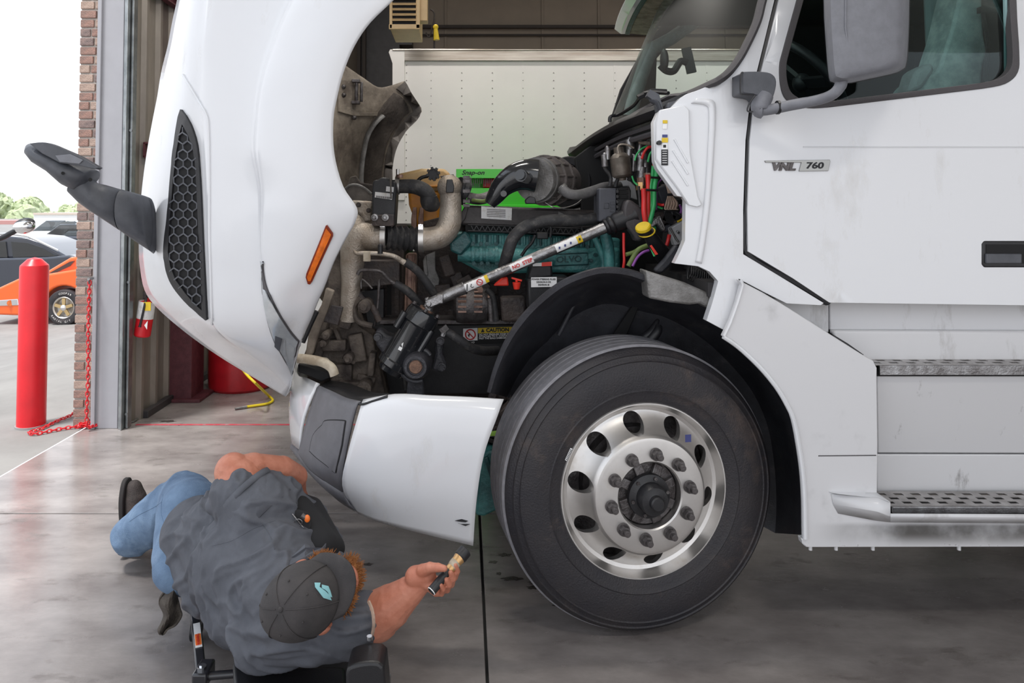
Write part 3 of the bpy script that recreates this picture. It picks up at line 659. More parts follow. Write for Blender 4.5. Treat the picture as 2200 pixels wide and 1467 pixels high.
# ---- hood: near half from the rear arch edge round the nose ridge to the far shoulder
hr = [
 [(420,-160,3.15),(446,-160,2.88),(478,-160,2.78),(498,-160,2.74),(640,-160,2.66),(668,-158,2.60),(720,-156,2.53),(770,-154,2.50),(800,-150,2.50)],
 [(396,-60,3.15),(424,-60,2.87),(455,-60,2.77),(475,-60,2.73),(640,-60,2.66),(668,-58,2.59),(750,-52,2.51),(835,-45,2.495),(872,-32,2.50)],
 [(383,0,3.15),(412,0,2.87),(446,0,2.77),(466,0,2.73),(610,0,2.66),(638,0,2.58),(715,0,2.51),(808,0,2.49),(845,0,2.50)],
 [(372,50,3.15),(405,50,2.87),(440,50,2.77),(462,50,2.73),(590,50,2.65),(614,50,2.58),(690,50,2.51),(757,50,2.49),(796,48,2.50)],
 [(363,98,3.15),(399,98,2.87),(434,98,2.77),(459,98,2.73),(572,98,2.65),(597,98,2.58),(665,98,2.51),(728,98,2.49),(762,98,2.50)],
 [(349,155,3.15),(397,157,2.86),(432,157,2.775),(456,157,2.73),(556,155,2.65),(578,155,2.58),(645,155,2.51),(705,155,2.49),(738,155,2.50)],
 [(340,210,3.15),(391,210,2.86),(428,210,2.785),(454,210,2.73),(548,208,2.65),(566,208,2.58),(638,210,2.51),(692,210,2.49),(724,210,2.50)],
 [(331,255,3.15),(386,258,2.86),(430,258,2.785),(455,256,2.73),(543,258,2.65),(561,258,2.58),(632,260,2.51),(685,260,2.49),(716,258,2.50)],
 [(319,321,3.15),(379,323,2.86),(434,323,2.785),(456,322,2.73),(542,326,2.65),(557,326,2.58),(630,330,2.51),(684,330,2.49),(718,330,2.50)],
 [(309,393,3.15),(371,395,2.86),(437,395,2.785),(457,395,2.73),(554,402,2.65),(567,402,2.58),(636,400,2.51),(697,400,2.49),(737,400,2.50)],
 [(302,470,3.15),(366,475,2.86),(440,478,2.785),(458,478,2.73),(556,470,2.65),(568,470,2.58),(645,462,2.51),(722,450,2.50),(767,447,2.51)],
 [(301,530,3.15),(361,535,2.86),(442,535,2.785),(458,535,2.73),(556,530,2.66),(568,527,2.59),(650,505,2.52),(727,482,2.51),(762,478,2.52)],
 [(303,570,3.15),(361,575,2.87),(445,590,2.79),(459,590,2.74),(560,580,2.67),(574,575,2.60),(648,545,2.54),(716,520,2.53),(741,514,2.54)],
 [(313,622,3.15),(382,622,2.88),(449,645,2.80),(462,645,2.75),(568,635,2.68),(582,625,2.62),(642,590,2.57),(700,568,2.56),(716,562,2.57)],
 [(340,660,3.15),(410,670,2.90),(455,690,2.82),(470,690,2.77),(576,682,2.70),(590,660,2.645),(642,628,2.61),(684,616,2.60),(697,612,2.61)],
 [(400,712,3.15),(448,712,2.95),(480,722,2.86),(500,725,2.80),(588,715,2.73),(602,688,2.68),(640,664,2.65),(670,652,2.64),(681,648,2.65)],
 [(470,762,3.15),(505,758,3.00),(530,760,2.92),(548,760,2.86),(598,752,2.78),(612,712,2.73),(640,696,2.70),(658,688,2.69),(667,684,2.70)],
 [(545,808,3.15),(566,800,3.05),(582,798,2.98),(592,797,2.93),(612,786,2.86),(624,742,2.78),(640,724,2.75),(650,714,2.74),(655,710,2.745)],
 [(615,850,3.12),(619,842,3.06),(622,835,3.01),(625,828,2.97),(629,806,2.92),(633,785,2.87),(638,765,2.82),(642,748,2.79),(645,735,2.77)],
]
cols = [cr([r[j] for r in hr], 4) for j in range(9)]
rows = []
for i in range(len(cols[0])):
    r = [P(*cols[j][i]) for j in range(9)]
    r = [Vector(p) for p in cr(r, 3)]
    r = [p for p in r if True]
    s = r[0]; ext = []
    for Y_, dx in ((3.45, -.028), (3.75, -.036), (4.05, -.028)): ext.append(V(s.x+dx, Y_, s.z-(.02 if i > 60 else 0)))
    m = [V(p.x, 7.5-p.y, p.z) for p in r[:6]]
    rows.append(m[::-1] + ext[::-1] + r)
b = MB(); b.grid(rows); bmesh.ops.recalc_face_normals(b.b, faces=b.b.faces)
hbvh = BVHTree.FromBMesh(b.b)
hood = tpart(b, 'hood', 'white_paint', ang=70, solid=.010, soff=0)
def ray(px, py):
    d = (P(px, py, 1.0)-V(0,0,CH)).normalized(); return V(0,0,CH), d
def surf(bvh, px, py, off=0.0, Yd=2.7):
    o, d = ray(px, py); h = bvh.ray_cast(o, d)
    if h[0] is None: return P(px, py, Yd)
    n = h[1] if h[1].dot(d) < 0 else -h[1]
    return h[0]+n*(off+.006)
def skin(name, pxs, bvh, off, th, mat, parent, holes=(), step=14, smooth=True):
    vs = [Vector(p[:2]) for p in pxs]; ed = [(i, (i+1) % len(pxs)) for i in range(len(pxs))]
    for h in holes:
        k = len(vs); vs += [Vector(p[:2]) for p in h]; ed += [(k+i, k+(i+1) % len(h)) for i in range(len(h))]
    bn = list(vs); x0, x1 = min(p[0] for p in pxs), max(p[0] for p in pxs); y0, y1 = min(p[1] for p in pxs), max(p[1] for p in pxs)
    x = x0+3.3
    while x < x1:
        y = y0+2.7
        while y < y1:
            if inpoly(x, y, pxs) and not any(inpoly(x, y, h) for h in holes) and min((q-Vector((x, y))).length for q in bn) > step*.3: vs.append(Vector((x, y)))
            y += step
        x += step
    r = delaunay_2d_cdt(vs, ed, [], 0, 1e-6); b = bmesh.new()
    A = [b.verts.new(surf(bvh, v.x, v.y, off)) for v in r[0]]; B = [b.verts.new(surf(bvh, v.x, v.y, off-th)) for v in r[0]]; cnt = {}
    for f in r[2]:
        cx_ = sum(r[0][i].x for i in f)/len(f); cy_ = sum(r[0][i].y for i in f)/len(f)
        if not inpoly(cx_, cy_, pxs) or any(inpoly(cx_, cy_, h) for h in holes): continue
        b.faces.new([A[i] for i in f]); b.faces.new([B[i] for i in reversed(f)])
        for i, j in zip(f, f[1:]+f[:1]): cnt[(i, j)] = 1
    for (i, j) in list(cnt):
        if (j, i) not in cnt: b.faces.new([A[j], A[i], B[i], B[j]])
    for v in [v for v in b.verts if not v.link_faces]: b.verts.remove(v)
    bmesh.ops.recalc_face_normals(b, faces=b.faces)
    me = bpy.data.meshes.new(name); b.to_mesh(me); b.free(); me.materials.append(MATS[mat])
    return link(name, me, parent, smooth)
# side intake grille with hex mesh
vent = [(395,236),(398,240)]+cr([(404,248),(416,270),(426,300),(431,330),(434,370),(437,420),(441,520),(445,600),(450,684)], 4)+cr([(448,684),(420,660),(397,637),(375,608),(363,578),(359,545),(361,510),(366,470),(371,400),(377,340),(384,285),(391,245)], 4)[:-1]
ctr = (408, 480)
def shrink(poly, c, dpx):
    out = []
    n = len(poly)
    for i in range(n):
        a, p, q = poly[i-1], poly[i], poly[(i+1) % n]
        tx, ty = q[0]-a[0], q[1]-a[1]; l = math.hypot(tx, ty) or 1; nx, ny = -ty/l, tx/l
        if not inpoly(p[0]+nx*1.5, p[1]+ny*1.5, poly): nx, ny = -nx, -ny
        out.append((p[0]+nx*dpx, p[1]+ny*dpx))
    return out
vin = [(399,268),(410,290),(420,318),(425,350),(428,400),(432,500),(437,590),(440,664),(425,650),(404,625),(384,598),(373,570),(368,540),(370,500),(374,450),(379,390),(386,330),(393,290)]
skin('intake_frame', vent, hbvh, .010, .016, 'black_plastic', hood, holes=[vin])
skin('intake_backing', vent, hbvh, .003, .004, 'black_void', hood)
b = MB(); seen = set()
for j in range(0, 24):
    for i in range(-1, 6):
        cx_, cy_ = 362+i*19+(j % 2)*9.5, 262+j*18
        k = [(cx_, cy_-13), (cx_+9.5, cy_-6), (cx_+9.5, cy_+6), (cx_, cy_+13), (cx_-9.5, cy_+6), (cx_-9.5, cy_-6)]
        for q, s in zip(k, k[1:]+k[:1]):
            key = (round(q[0]+s[0]), round((q[1]+s[1])/2)); m_ = ((q[0]+s[0])/2, (q[1]+s[1])/2)
            if key in seen or not inpoly(*m_, vin): continue
            seen.add(key); b.tube([surf(hbvh, *q, .009), surf(hbvh, *s, .009)], .0028, 4)
b.obj('mesh_insert', 'grey_plastic', hood, False)
# white raised rim right of the intake
b = MB(); rim_pts = cr([(397,162),(420,200),(446,244),(452,280),(454,400),(454,500),(457,600),(459,694)], 6)
b.tube([surf(hbvh, x, y, .001) for x, y in rim_pts], .006, 6); tpart(b, 'intake_rim', 'white_paint', hood)
# head lamp set into the fender
hl = cr([(569,560),(571,590),(578,618),(594,655),(617,695),(643,729)], 5)+cr([(641,740),(636,775),(629,800)], 3)+cr([(612,772),(594,738),(580,700),(571,660),(567,620),(566,580)], 5)
skin('headlamp_housing', hl, hbvh, .004, .006, 'seal', hood)
hl2 = shrink(hl, None, 3.0)
hlo = skin('headlamp_lens', hl2, hbvh, .008, .004, 'white_dirty', hood); hlo.data.materials[0] = M('lamp_grey', (.42,.45,.48), .12, .3, coat=1.0, rgb2=(.55,.58,.60), scale=14); hlo['label'] = 'clear grey headlamp lens'
for k, pl in enumerate([[(596,716),(603,722),(601,748),(594,738)], [(606,722),(612,730),(612,760),(606,752)], [(616,728),(634,740),(628,782),(618,770)]]):
    skin('lamp_facet', pl, hbvh, .011, .002, 'lamp_grey' if k else 'grey_plastic', hlo)
# amber side marker
mk = [(701,483),(704,482),(716,499),(716,504),(672,600),(667,607),(662,606),(658,592),(659,585)]
mko = skin('side_marker', mk, hbvh, .006, .010, 'amber_dark', hood); mko['label'] = 'amber side marker lamp'
mi = [(702,488),(712,501),(668,598),(663,598),(661,590)]
skin('marker_lens', mi, hbvh, .011, .005, 'amber', mko)
# far fender: we look into its inside
far = [
 [(560,60,4.3),(640,84,4.4),(700,108,4.5),(743,141,4.6),(782,168,4.72),(812,187,4.84),(838,184,4.94),(868,174,5.0)],
 [(560,130,4.3),(640,140,4.4),(700,150,4.5),(743,178,4.6),(782,200,4.72),(815,212,4.86),(850,212,4.95),(887,208,5.0)],
 [(560,200,4.3),(640,200,4.4),(700,200,4.5),(743,222,4.62),(782,240,4.74),(820,245,4.88),(862,243,4.96),(906,240,5.0)],
 [(560,260,4.3),(640,260,4.4),(700,262,4.5),(735,270,4.60),(765,280,4.74),(795,285,4.88),(832,283,4.96),(870,281,5.0)],
 [(560,320,4.3),(640,320,4.4),(700,322,4.5),(728,325,4.60),(756,328,4.74),(785,330,4.88),(818,327,4.96),(848,323,5.0)],
 [(560,380,4.3),(640,380,4.4),(700,380,4.5),(726,382,4.60),(752,384,4.74),(780,384,4.88),(812,382,4.96),(840,376,5.0)],
 [(560,440,4.3),(640,440,4.4),(700,440,4.5),(726,440,4.60),(752,440,4.74),(780,440,4.88),(812,440,4.96),(840,430,5.0)]]
cols = [cr([r[j] for r in far], 4) for j in range(8)]
b = MB(); b.grid([[Vector(p) for p in cr([P(*cols[j][i]) for j in range(8)], 3)] for i in range(len(cols[0]))]); bmesh.ops.recalc_face_normals(b.b, faces=b.b.faces); fbvh = BVHTree.FromBMesh(b.b)
fo = tpart(b, 'far_fender', 'hood_inner', hood, ang=60, solid=.010, soff=1); fo['label'] = 'grimy inner side of the far fender'
fl_ = cr([(868,176),(904,240),(872,283),(851,323),(842,376),(842,428)], 5); fi = cr([(828,424),(824,376),(832,322),(850,280),(877,248),(886,238),(866,205),(850,192)], 5)
skin('arch_flange', fl_+fi, fbvh, .012, .014, 'brown_flap', hood)
skin('arch_well', cr([(822,424),(818,376),(826,320),(842,282),(868,250),(878,238),(862,210),(845,200)], 4)+cr([(822,225),(806,246),(790,280),(780,330),(778,380),(780,424)], 4), fbvh, .006, .007, 'hood_flange', hood)
b = MB(); b.tube([surf(fbvh, x, y, .02) for x, y in cr([(818,246),(800,262),(784,290),(774,330),(769,375),(770,425)], 6)], .020, 8, flat=.5); tpart(b, 'inner_bead', 'bracket_grey', hood)
skin('hinge_plate', [(724,174),(752,173),(753,234),(762,241),(808,241),(806,247),(756,248),(724,240)], fbvh, .014, .012, 'hood_inner', hood)
b = MB()
for q in ((757,176),(757,220)): b.box(surf(fbvh, *q, .03), (.05, .05, .02))
b.cyl(surf(fbvh, 757, 176, .035), surf(fbvh, 757, 220, .035), .012, n=8); b.cyl(surf(fbvh, 768, 178, .035), surf(fbvh, 768, 218, .035), .010, n=8); tpart(b, 'latch', 'steel_dark', hood, bevel=.003)
b = MB()
for q in ((734,186),(734,204),(756,252)): b.ell(surf(fbvh, *q, .016), .016, nu=8, nv=6)
tpart(b, 'bolt_heads', 'steel_dark', hood)['kind'] = 'stuff'
# rear edge return of the near fender arch (white lip)
# hood mirror on its arm
hm = tpart(MB().tube(cr([P(330,480,2.93), P(300,440,2.86), P(262,428,2.80), P(225,412,2.76), P(195,398,2.74)], 5), [.150]+[.135]*4+[.118]*4+[.105]*4+[.095]*4+[.082]*4, 20, flat=.42, up=(0,.0,1)), 'hood_mirror_arm', 'grey_plastic', hood)
hm.hide_render = False
b = MB()
arm_o = [(325,541),(262,496),(212,463),(182,446),(150,420),(118,390),(130,372),(160,372),(192,368),(203,372),(202,393),(232,399),(258,406),(308,421),(320,445),(326,480)]
bpy.data.objects.remove(hm)
b = MB()
def loft(sections):
    """sections: list of (top_px, bot_px, Y, half depth) -> closed tube"""
    rings = []
    for (tx, ty), (bx, by), Y_, hd in sections:
        a, c_ = P(tx, ty, Y_), P(bx, by, Y_); m = (a+c_)/2; hv = (a-c_)/2
        rings.append([m + hv*cos(t_)*(1 if abs(cos(t_)) > .2 else 1) + V(0,1,0)*hd*sin(t_) for t_ in [2*pi*i/20 for i in range(20)]])
    g = [[b.b.verts.new(p) for p in r] for r in rings]
    for A, B in zip(g, g[1:]):
        for i in range(20): b.face([A[i], A[(i+1) % 20], B[(i+1) % 20], B[i]])
    b.face(g[0]); b.face(g[-1][::-1])
loft([((322,425),(330,545),2.92,.055),((312,421),(326,541),2.88,.06),((285,413),(290,517),2.84,.062),((262,407),(262,497),2.82,.062)])
hm = b.obj('hood_mirror_arm', 'grey_plastic', hood, ang=60)
b = MB(); loft([((260,407),(259,495),2.82,.060),((230,398),(232,477),2.79,.058),((205,392),(200,456),2.77,.056),((196,378),(172,436),2.76,.055),((188,372),(150,414),2.75,.055)]); b.obj('mirror_stem', 'grey_plastic', hm, ang=60)
# mirror head: two-part shell
b = MB(); loft([((207,366),(190,398),2.75,.050),((203,364),(168,412),2.745,.075),((170,352),(140,398),2.74,.085),((150,340),(112,372),2.74,.088),((112,322),(80,352),2.74,.082),((88,312),(65,335),2.74,.065),((70,308),(60,322),2.74,.030)])
mh = b.obj('mirror_head', 'grey_plastic', hm, ang=60)
b = MB(); b.pp(cr([(62,308),(98,306),(140,322),(175,338),(212,360)], 5)+[(205,364),(170,356),(128,350),(90,330)], 2.655, .035); b.obj('mirror_lid', 'grey_plastic', hm, True, bevel=.012, bseg=3)
b = MB(); b.pp([(118,334),(150,331),(178,344),(170,352),(128,348)], 2.650, .01); b.obj('mirror_cover_plate', 'mirror_grey', hm, False, bevel=.002)
b = MB(); b.cyl(P(194,386,2.70), P(194,386,2.66), .007, n=10); b.cyl(P(135,372,2.68), P(135,372,2.648), .006, n=10); b.obj('screw', 'black_void', hm)
# ---- bumper
bc = [((1082,860),(1069,893),(1040,975),(1024,1072),(1017,1169),2.50),
      ((1010,856),(1000,884),(975,975),(960,1065),(950,1153),2.505),
      ((930,853),(922,878),(900,970),(880,1062),(870,1133),2.515),
      ((850,850),(842,872),(815,970),(800,1058),(805,1114),2.545),
      ((782,862),(776,880),(752,965),(738,1040),(766,1096),2.60)]
def brow(cl, mid=8):
    out = []
    for t_, f1, m_, l_, bo, Y_ in cl:
        out.append([Vector(q) for q in cr([P(*t_, Y_+.035), P(*f1, Y_), P(*m_, Y_-.012), P(*l_, Y_+.004), P(*bo, Y_+.05)], 5)])
    C = [cr([o_[k] for o_ in out], 4) for k in range(len(out[0]))]
    return [[Vector(p) for p in c_] for c_ in C]
b = MB(); b.grid(brow(bc)); bp = tpart(b, 'bumper_end', 'white_paint', solid=.008, soff=1, ang=60); bp['label'] = 'white painted bumper corner'
bp2 = MB(); Ys = 2.5
for pl in ([(977,1119),(992,1115),(1006,1119),(1000,1122),(990,1121)], [(990,1126),(1010,1126),(1000,1130),(984,1124)]):
    bp2.prism([P(x, y, 2.516) for x, y in pl], (0,.002,0))
bp2.obj('scrape_mark', 'black_plastic', bp, False)
gc = [((776,866),(766,880),(745,975),(736,1030),(739,1056),2.61), ((745,858),(736,872),(712,960),(702,1012),(705,1034),2.68), ((712,842),(706,856),(680,945),(669,990),(668,1006),2.78), ((685,832),(682,840),(662,905),(648,958),(644,972),2.90)]
b = MB(); g = []
for t_, f1, m_, l_, bo, Y_ in gc: g.append([Vector(q) for q in cr([P(*t_, Y_+.01), P(*f1, Y_), P(*m_, Y_), P(*l_, Y_), P(*bo, Y_+.02)], 4)])
C = [cr([o_[k] for o_ in g], 4) for k in range(len(g[0]))]; b.grid([[Vector(p) for p in c_] for c_ in C]); bmesh.ops.recalc_face_normals(b.b, faces=b.b.faces); gb = BVHTree.FromBMesh(b.b)
gp = tpart(b, 'fog_lamp_panel', 'bumper_grey', solid=.008, soff=1, ang=60); gp['label'] = 'grey plastic fog lamp panel of the bumper'
fg = cr([(696,912),(702,903),(722,901),(745,902),(748,906)], 3)+[(741,955),(727,1015),(722,1015)]+cr([(705,1000),(685,985),(670,971),(669,966),(676,935),(692,915)], 3)[:-1]
fo_ = shrink(fg, None, 2.5)
skin('lamp_blank', fo_, gb, .006, .006, 'bumper_grey', gp); skin('blank_seam', fg, gb, .0025, .003, 'black_void', gp, holes=[shrink(fg, None, 3)])
def bz(x, y): return V(x, y, 0)
# white centre cover: from the grey panel round the front and across
wc = [P(686,824,2.91), P(660,812,3.02), P(640,806,3.15)]; wb_ = [P(646,967,2.91), P(634,957,3.06), P(628,950,3.22)]
tops = [(wc[0]), wc[1], wc[2], V(-.775,3.35,wc[2].z), V(-.80,3.75,wc[2].z)]; bots = [wb_[0], wb_[1], wb_[2], V(-.79,3.38,wb_[2].z), V(-.815,3.75,wb_[2].z)]
tops += [V(p.x, 7.5-p.y, p.z) for p in tops[:-1][::-1]]; bots += [V(p.x, 7.5-p.y, p.z) for p in bots[:-1][::-1]]
b = MB(); b.grid([[t_.lerp(o_, k/6)+V(-.02*sin(pi*k/6),0,0) for t_, o_ in zip(cr(tops, 4) and [Vector(q) for q in cr(tops, 4)], [Vector(q) for q in cr(bots, 4)])] for k in range(7)]); tpart(b, 'bumper_centre', 'white_paint', solid=.008, soff=0, ang=60)
# mirrored far end of the bumper
b = MB(); b.grid([[V(p.x, 7.5-p.y, p.z) for p in r] for r in brow(bc)]); tpart(b, 'bumper_end', 'white_paint', solid=.008, soff=-1, ang=60)
b = MB(); b.grid([[V(q[0], 7.5-q[1], q[2]) for q in c_] for c_ in C]); tpart(b, 'fog_lamp_panel', 'bumper_grey', solid=.008, ang=60)
# dark lower lip
lt = [P(628,950,3.22), P(646,972,2.93), P(668,1006,2.80), P(705,1036,2.69), P(738,1058,2.62)]; lb = [P(632,966,3.3), P(655,998,3.02), P(688,1032,2.87), P(728,1074,2.74), P(778,1104,2.64)]
C2 = [Vector(q) for q in cr(lt, 4)]; C3 = [Vector(q) for q in cr(lb, 4)]
b = MB(); b.grid([C2, [a_.lerp(c_, .5)+V(-.01,-.012,0) for a_, c_ in zip(C2, C3)], C3]); tpart(b, 'lower_lip', 'bumper_grey', solid=.008, ang=60)
# top shelf of the bumper
b = MB(); st = [Vector(q) for q in cr([P(685,832,2.90), P(712,844,2.78), P(745,859,2.68), P(774,869,2.60), P(800,862,2.58), P(832,852,2.56)], 4)]; sb = [Vector(q) for q in cr([P(706,818,3.05), P(735,822,3.0), P(765,830,2.92), P(795,842,2.82), P(815,846,2.72), P(836,846,2.62)], 4)]
b.grid([st, sb]); tpart(b, 'bumper_shelf', 'black_plastic', solid=.006)
# ---- cab side
def Dc(x, z): return 2.5 + .22*max(0, z-1.75)**2 + 1.3*max(0, .93-x)**2 + .05*max(0, 1.15-z)**2
gapL = [(1800,-400),(1702,-100),(1668,0),(1631,151),(1613,241),(1606,302),(1601,450),(1602,542),(1702,603),(1779,650)]
cs = [(1776,-400),(1696,-100),(1664,0),(1627,151),(1609,241),(1602,302),(1597,450),(1597,546),(1698,607),(1770,651)]
seal_c = cr([(1745,-400),(1665,-90),(1638,0),(1626,47),(1606,92),(1584,132),(1555,165),(1513,188),(1475,202)], 4)
cabp = cs + [(1764,656),(1690,652),(1640,627),(1587,599),(1589,624),(1576,670),(1559,711),(1518,689),(1531,649),(1543,604),(1525,584),(1500,572),(1449,566),(1462,540),(1472,516),(1473,430),(1470,424),(1455,421),(1412,362),(1406,346),(1404,262),(1414,240)] + [(1440,232),(1462,210)] + seal_c[::-1]
cab = plate('cab_side', cabp, Dc, 'white_paint', T, th=.04, bevel=.006, step=.05)
def Dd(x, z): return Dc(x, z)-.002 - .010*max(0, min(1, (1.66-z)/.02))*0
win_o = [(1775,-240)]+cr([(1737,-95),(1712,0),(1684,102),(1675,143),(1679,192),(1696,219),(1737,232),(1786,230)], 4)+cr([(2113,190),(2160,180),(2187,155),(2190,110),(2184,0),(2180,-235)], 4)
door = [(x+5, y) for x, y in gapL[:7]]+[(1607,540),(1704,598),(1782,650),(2290,657),(2290,-400)]
dr = plate('door', door, Dd, 'white_paint', T, th=.045, holes=[win_o], bevel=.005, step=.06)
wi = [(1790,-226)]+cr([(1752,-90),(1727,0),(1699,102),(1690,143),(1694,184),(1708,205),(1742,219),(1786,217)], 4)+cr([(2108,178),(2148,168),(2172,146),(2176,108),(2170,0),(2166,-222)], 4)
plate('window_seal', win_o, lambda x, z: Dd(x, z)-.006, 'seal', dr, th=.03, holes=[wi], bevel=.004, step=.1)
plate('window_glass', wi, lambda x, z: Dd(x, z)+.022, 'side_glass', dr, th=.005, bevel=0, step=.12)
# door gap backing, crease bead, cut lines
b = MB(); b.tube([W(x, y, lambda X, Z: Dc(X, Z)+.018) for x, y in cr([(a_+2, c_) for a_, c_ in gapL], 4)], .012, 6); tpart(b, 'door_gap_seal', 'black_plastic')
b = MB(); b.tube([W(x, 316, lambda X, Z: Dd(X, Z)+.001) for x in (1725, 1800, 2000, 2290)], .0035, 6); tpart(b, 'door_crease', 'white_paint', dr)
# handle
hp = [(2115,517),(2290,517),(2290,575),(2115,575),(2110,568),(2110,524)]
b = MB(); b.pp(hp, 2.494, .02); ho = b.obj('door_handle', 'black_plastic', dr, True, bevel=.006)
b = MB(); b.pp([(2119,525),(2290,525),(2290,566),(2119,566)], 2.492, .004); b.obj('handle_recess', 'black_void', dr, False)
b = MB(); b.pp([(2120,545),(2196,545),(2196,566),(2120,566)], 2.484, .012); b.obj('handle_paddle', 'grey_plastic', dr, True, bevel=.003)
# badge
dd_ = lambda px, py, o_=0: W(px, py, lambda X, Z: Dd(X, Z)-o_)
b = MB(); b.prism([dd_(x, y, .005) for x, y in [(1643,345),(1783,343),(1784,347),(1780,367),(1717,368),(1722,349),(1645,349)]], (0,.006,0)); bg_ = b.obj('model_badge', 'badge', dr, False, bevel=.001)
text('badge_letters', 'VNL', .036, dd_(1682, 358.5, .003), (1,0,0), (0,0,1), 'steel_dark', dr, ext=.003, xs=1.2, shear=.25, off=.0022)  # chrome letters in darker steel, their shading put into the colour
text('badge_numbers', '760', .030, dd_(1750, 356, .006), (1,0,0), (0,0,1), 'ink', dr, ext=.001, xs=1.35, shear=.15, off=.0008)
# moulding with stickers and ribs in front of the door
Dp = lambda X, Z: Dc(X, Z)-.014
sp = [(1417,236),(1470,225),(1482,236),(1484,330),(1500,420),(1510,440),(1500,445),(1478,440),(1458,408),(1416,352),(1409,342),(1409,262)]
so = plate('cowl_panel', sp, Dp, 'white_paint', T, th=.02, bevel=.005, step=.05)
for a_, c_ in (((1449,299),(1478,350)),((1446,323),(1478,374)),((1444,346),(1478,399))):
    b = MB(); b.tube([W(*a_, lambda X, Z: Dp(X, Z)), W(*c_, lambda X, Z: Dp(X, Z))], .004, 6); b.obj('rib', 'white_paint', so)
def stk(px0, py0, px1, py1, mt, o_=.003, nm='sticker'):
    b = MB(); b.prism([W(x, y, lambda X, Z: Dp(X, Z)-o_) for x, y in ((px0,py0),(px1,py0),(px1,py1),(px0,py1))], (0,.002,0)); return b.obj(nm, mt, so, False)
stk(1424,258,1434,265,'yellow'); stk(1424,266,1433,277,'label_clean'); stk(1423,289,1434,295,'ink_blue'); stk(1422,296,1435,306,'yellow'); stk(1422,308,1434,321,'label_clean'); stk(1421,321,1435,355,'ink'); stk(1425,311,1431,317,'ink',.004)
for k in range(6): stk(1423,324+k*5,1433,325.2+k*5,'label_clean',.004)
b = MB(); b.cyl(W(1415,307,Dp)+V(0,.004,0), W(1415,307,Dp)-V(0,.012,0), .008, n=14); b.obj('knob', 'black_plastic', so)
b = MB(); b.grid([[W(x, y, lambda X, Z: Dc(X, Z)-.003) for x, y in cr([(1497,212),(1530,215),(1538,240),(1534,330),(1527,430),(1516,520),(1508,566)], 5)], [W(x, y, lambda X, Z: Dc(X, Z)-.003) for x, y in cr([(1485,222),(1515,226),(1523,245),(1520,330),(1513,430),(1502,520),(1494,563)], 5)]]); tpart(b, 'cowl_moulding', 'white_paint', so, solid=.008)
# fixed lower body: recess band, panels, steps, skirt
def pl(name, pts, Y_, mat, th=.03, bev=.004, parent=None):
    b = MB(); b.pp(pts, Y_, th); return b.obj(name, mat, parent or T, True, bevel=bev)
lower = pl('sill_recess', [(1660,640),(1781,640),(1781,715),(1700,715)], 2.60, 'white_dirty')
pl('sill_recess', [(1783,640),(2330,640),(2330,712),(1783,709)], 2.60, 'white_dirty')
b = MB(); b.tube([P(1776,653,2.53), P(1745,640,2.53), P(1700,628,2.55)], .006, 6); tpart(b, 'door_lower_trim', 'black_plastic')
pl('upper_step_riser', [(1788,710),(2330,712),(2330,786),(1870,786),(1800,745)], 2.575, 'white_dirty', .03, .008)
b = MB(); b.pp([(1786,716),(1822,738),(1856,762),(1850,764),(1800,734)], 2.54, .02); tpart(b, 'fairing_gap_seal', 'black_plastic', smooth=False)
def step(y_top_back, y_top_front, y_bot, x_l, Yf, rows_, nm):
    p0 = P(x_l, y_top_front, Yf); z_ = p0.z; yb = Yf*(450-y_top_front)/(450-y_top_back)
    b = MB(); xe = 2.14; cw = .030; rh = (yb-Yf-.01)/(rows_*2+1); x_ = p0.x; n = int((xe-x_)/cw)
    for j in range(rows_*2+1):
        y_ = Yf+.008+j*rh
        for i in range(n):
            if j % 2 == 1 and (i+(j//2)) % 2 == 0: continue
            xa_ = x_+i*cw+(.008 if True else 0)*j*.4
            vs = [b.b.verts.new(v) for v in (V(xa_, y_, z_), V(xa_+cw, y_, z_), V(xa_+cw, y_+rh, z_), V(xa_, y_+rh, z_))]; b.face(vs)
    bmesh.ops.remove_doubles(b.b, verts=b.b.verts, dist=.0005)
    o = tpart(b, nm, 'chequer', smooth=False, solid=.003)
    b = MB(); zb_ = P(x_l, y_bot, Yf).z; b.box(((p0.x+xe)/2+.005, Yf+.004, (z_+zb_)/2), (xe-p0.x-.01, .010, z_-zb_)); b.obj('step_nosing', 'steel', o, False, bevel=.002)
    b = MB(); b.box(((p0.x+xe)/2, (Yf+yb)/2+.01, zb_-.004), (xe-p0.x, yb-Yf, .004)); b.obj('step_shade_sheet', 'black_void', o, False)  # black sheet added to paint the shade seen through the tread holes
    return z_, zb_, yb
step(771, 785, 806, 1884, 2.48, 2, 'upper_step')
step(1056, 1089, 1103, 1912, 2.45, 3, 'lower_step')
# panel between the steps, leaning inwards
def slab(name, pts, mat, th=.03, parent=None, bev=.004):
    b = MB(); b.prism([P(*p) for p in pts], (0, th, 0)); return b.obj(name, mat, parent or T, True, bevel=bev)
M('white_scuffed', (.66,.66,.675), .35, coat=.15, dirt=((.20,.19,.185), .60, .74, 14, (.8,1,.22)))
slab('mid_panel', [(1884,806,2.50),(2330,806,2.50),(2330,974,2.585),(1886,973,2.585)], 'white_scuffed')
slab('mid_panel', [(1884,976,2.585),(2330,977,2.585),(2330,1060,2.60),(1884,1060,2.60)], 'white_scuffed')
b = MB(); b.grid([[P(1884,807,2.498), P(2330,807,2.498)], [P(1884,829,2.49), P(2330,829,2.49)]]); 
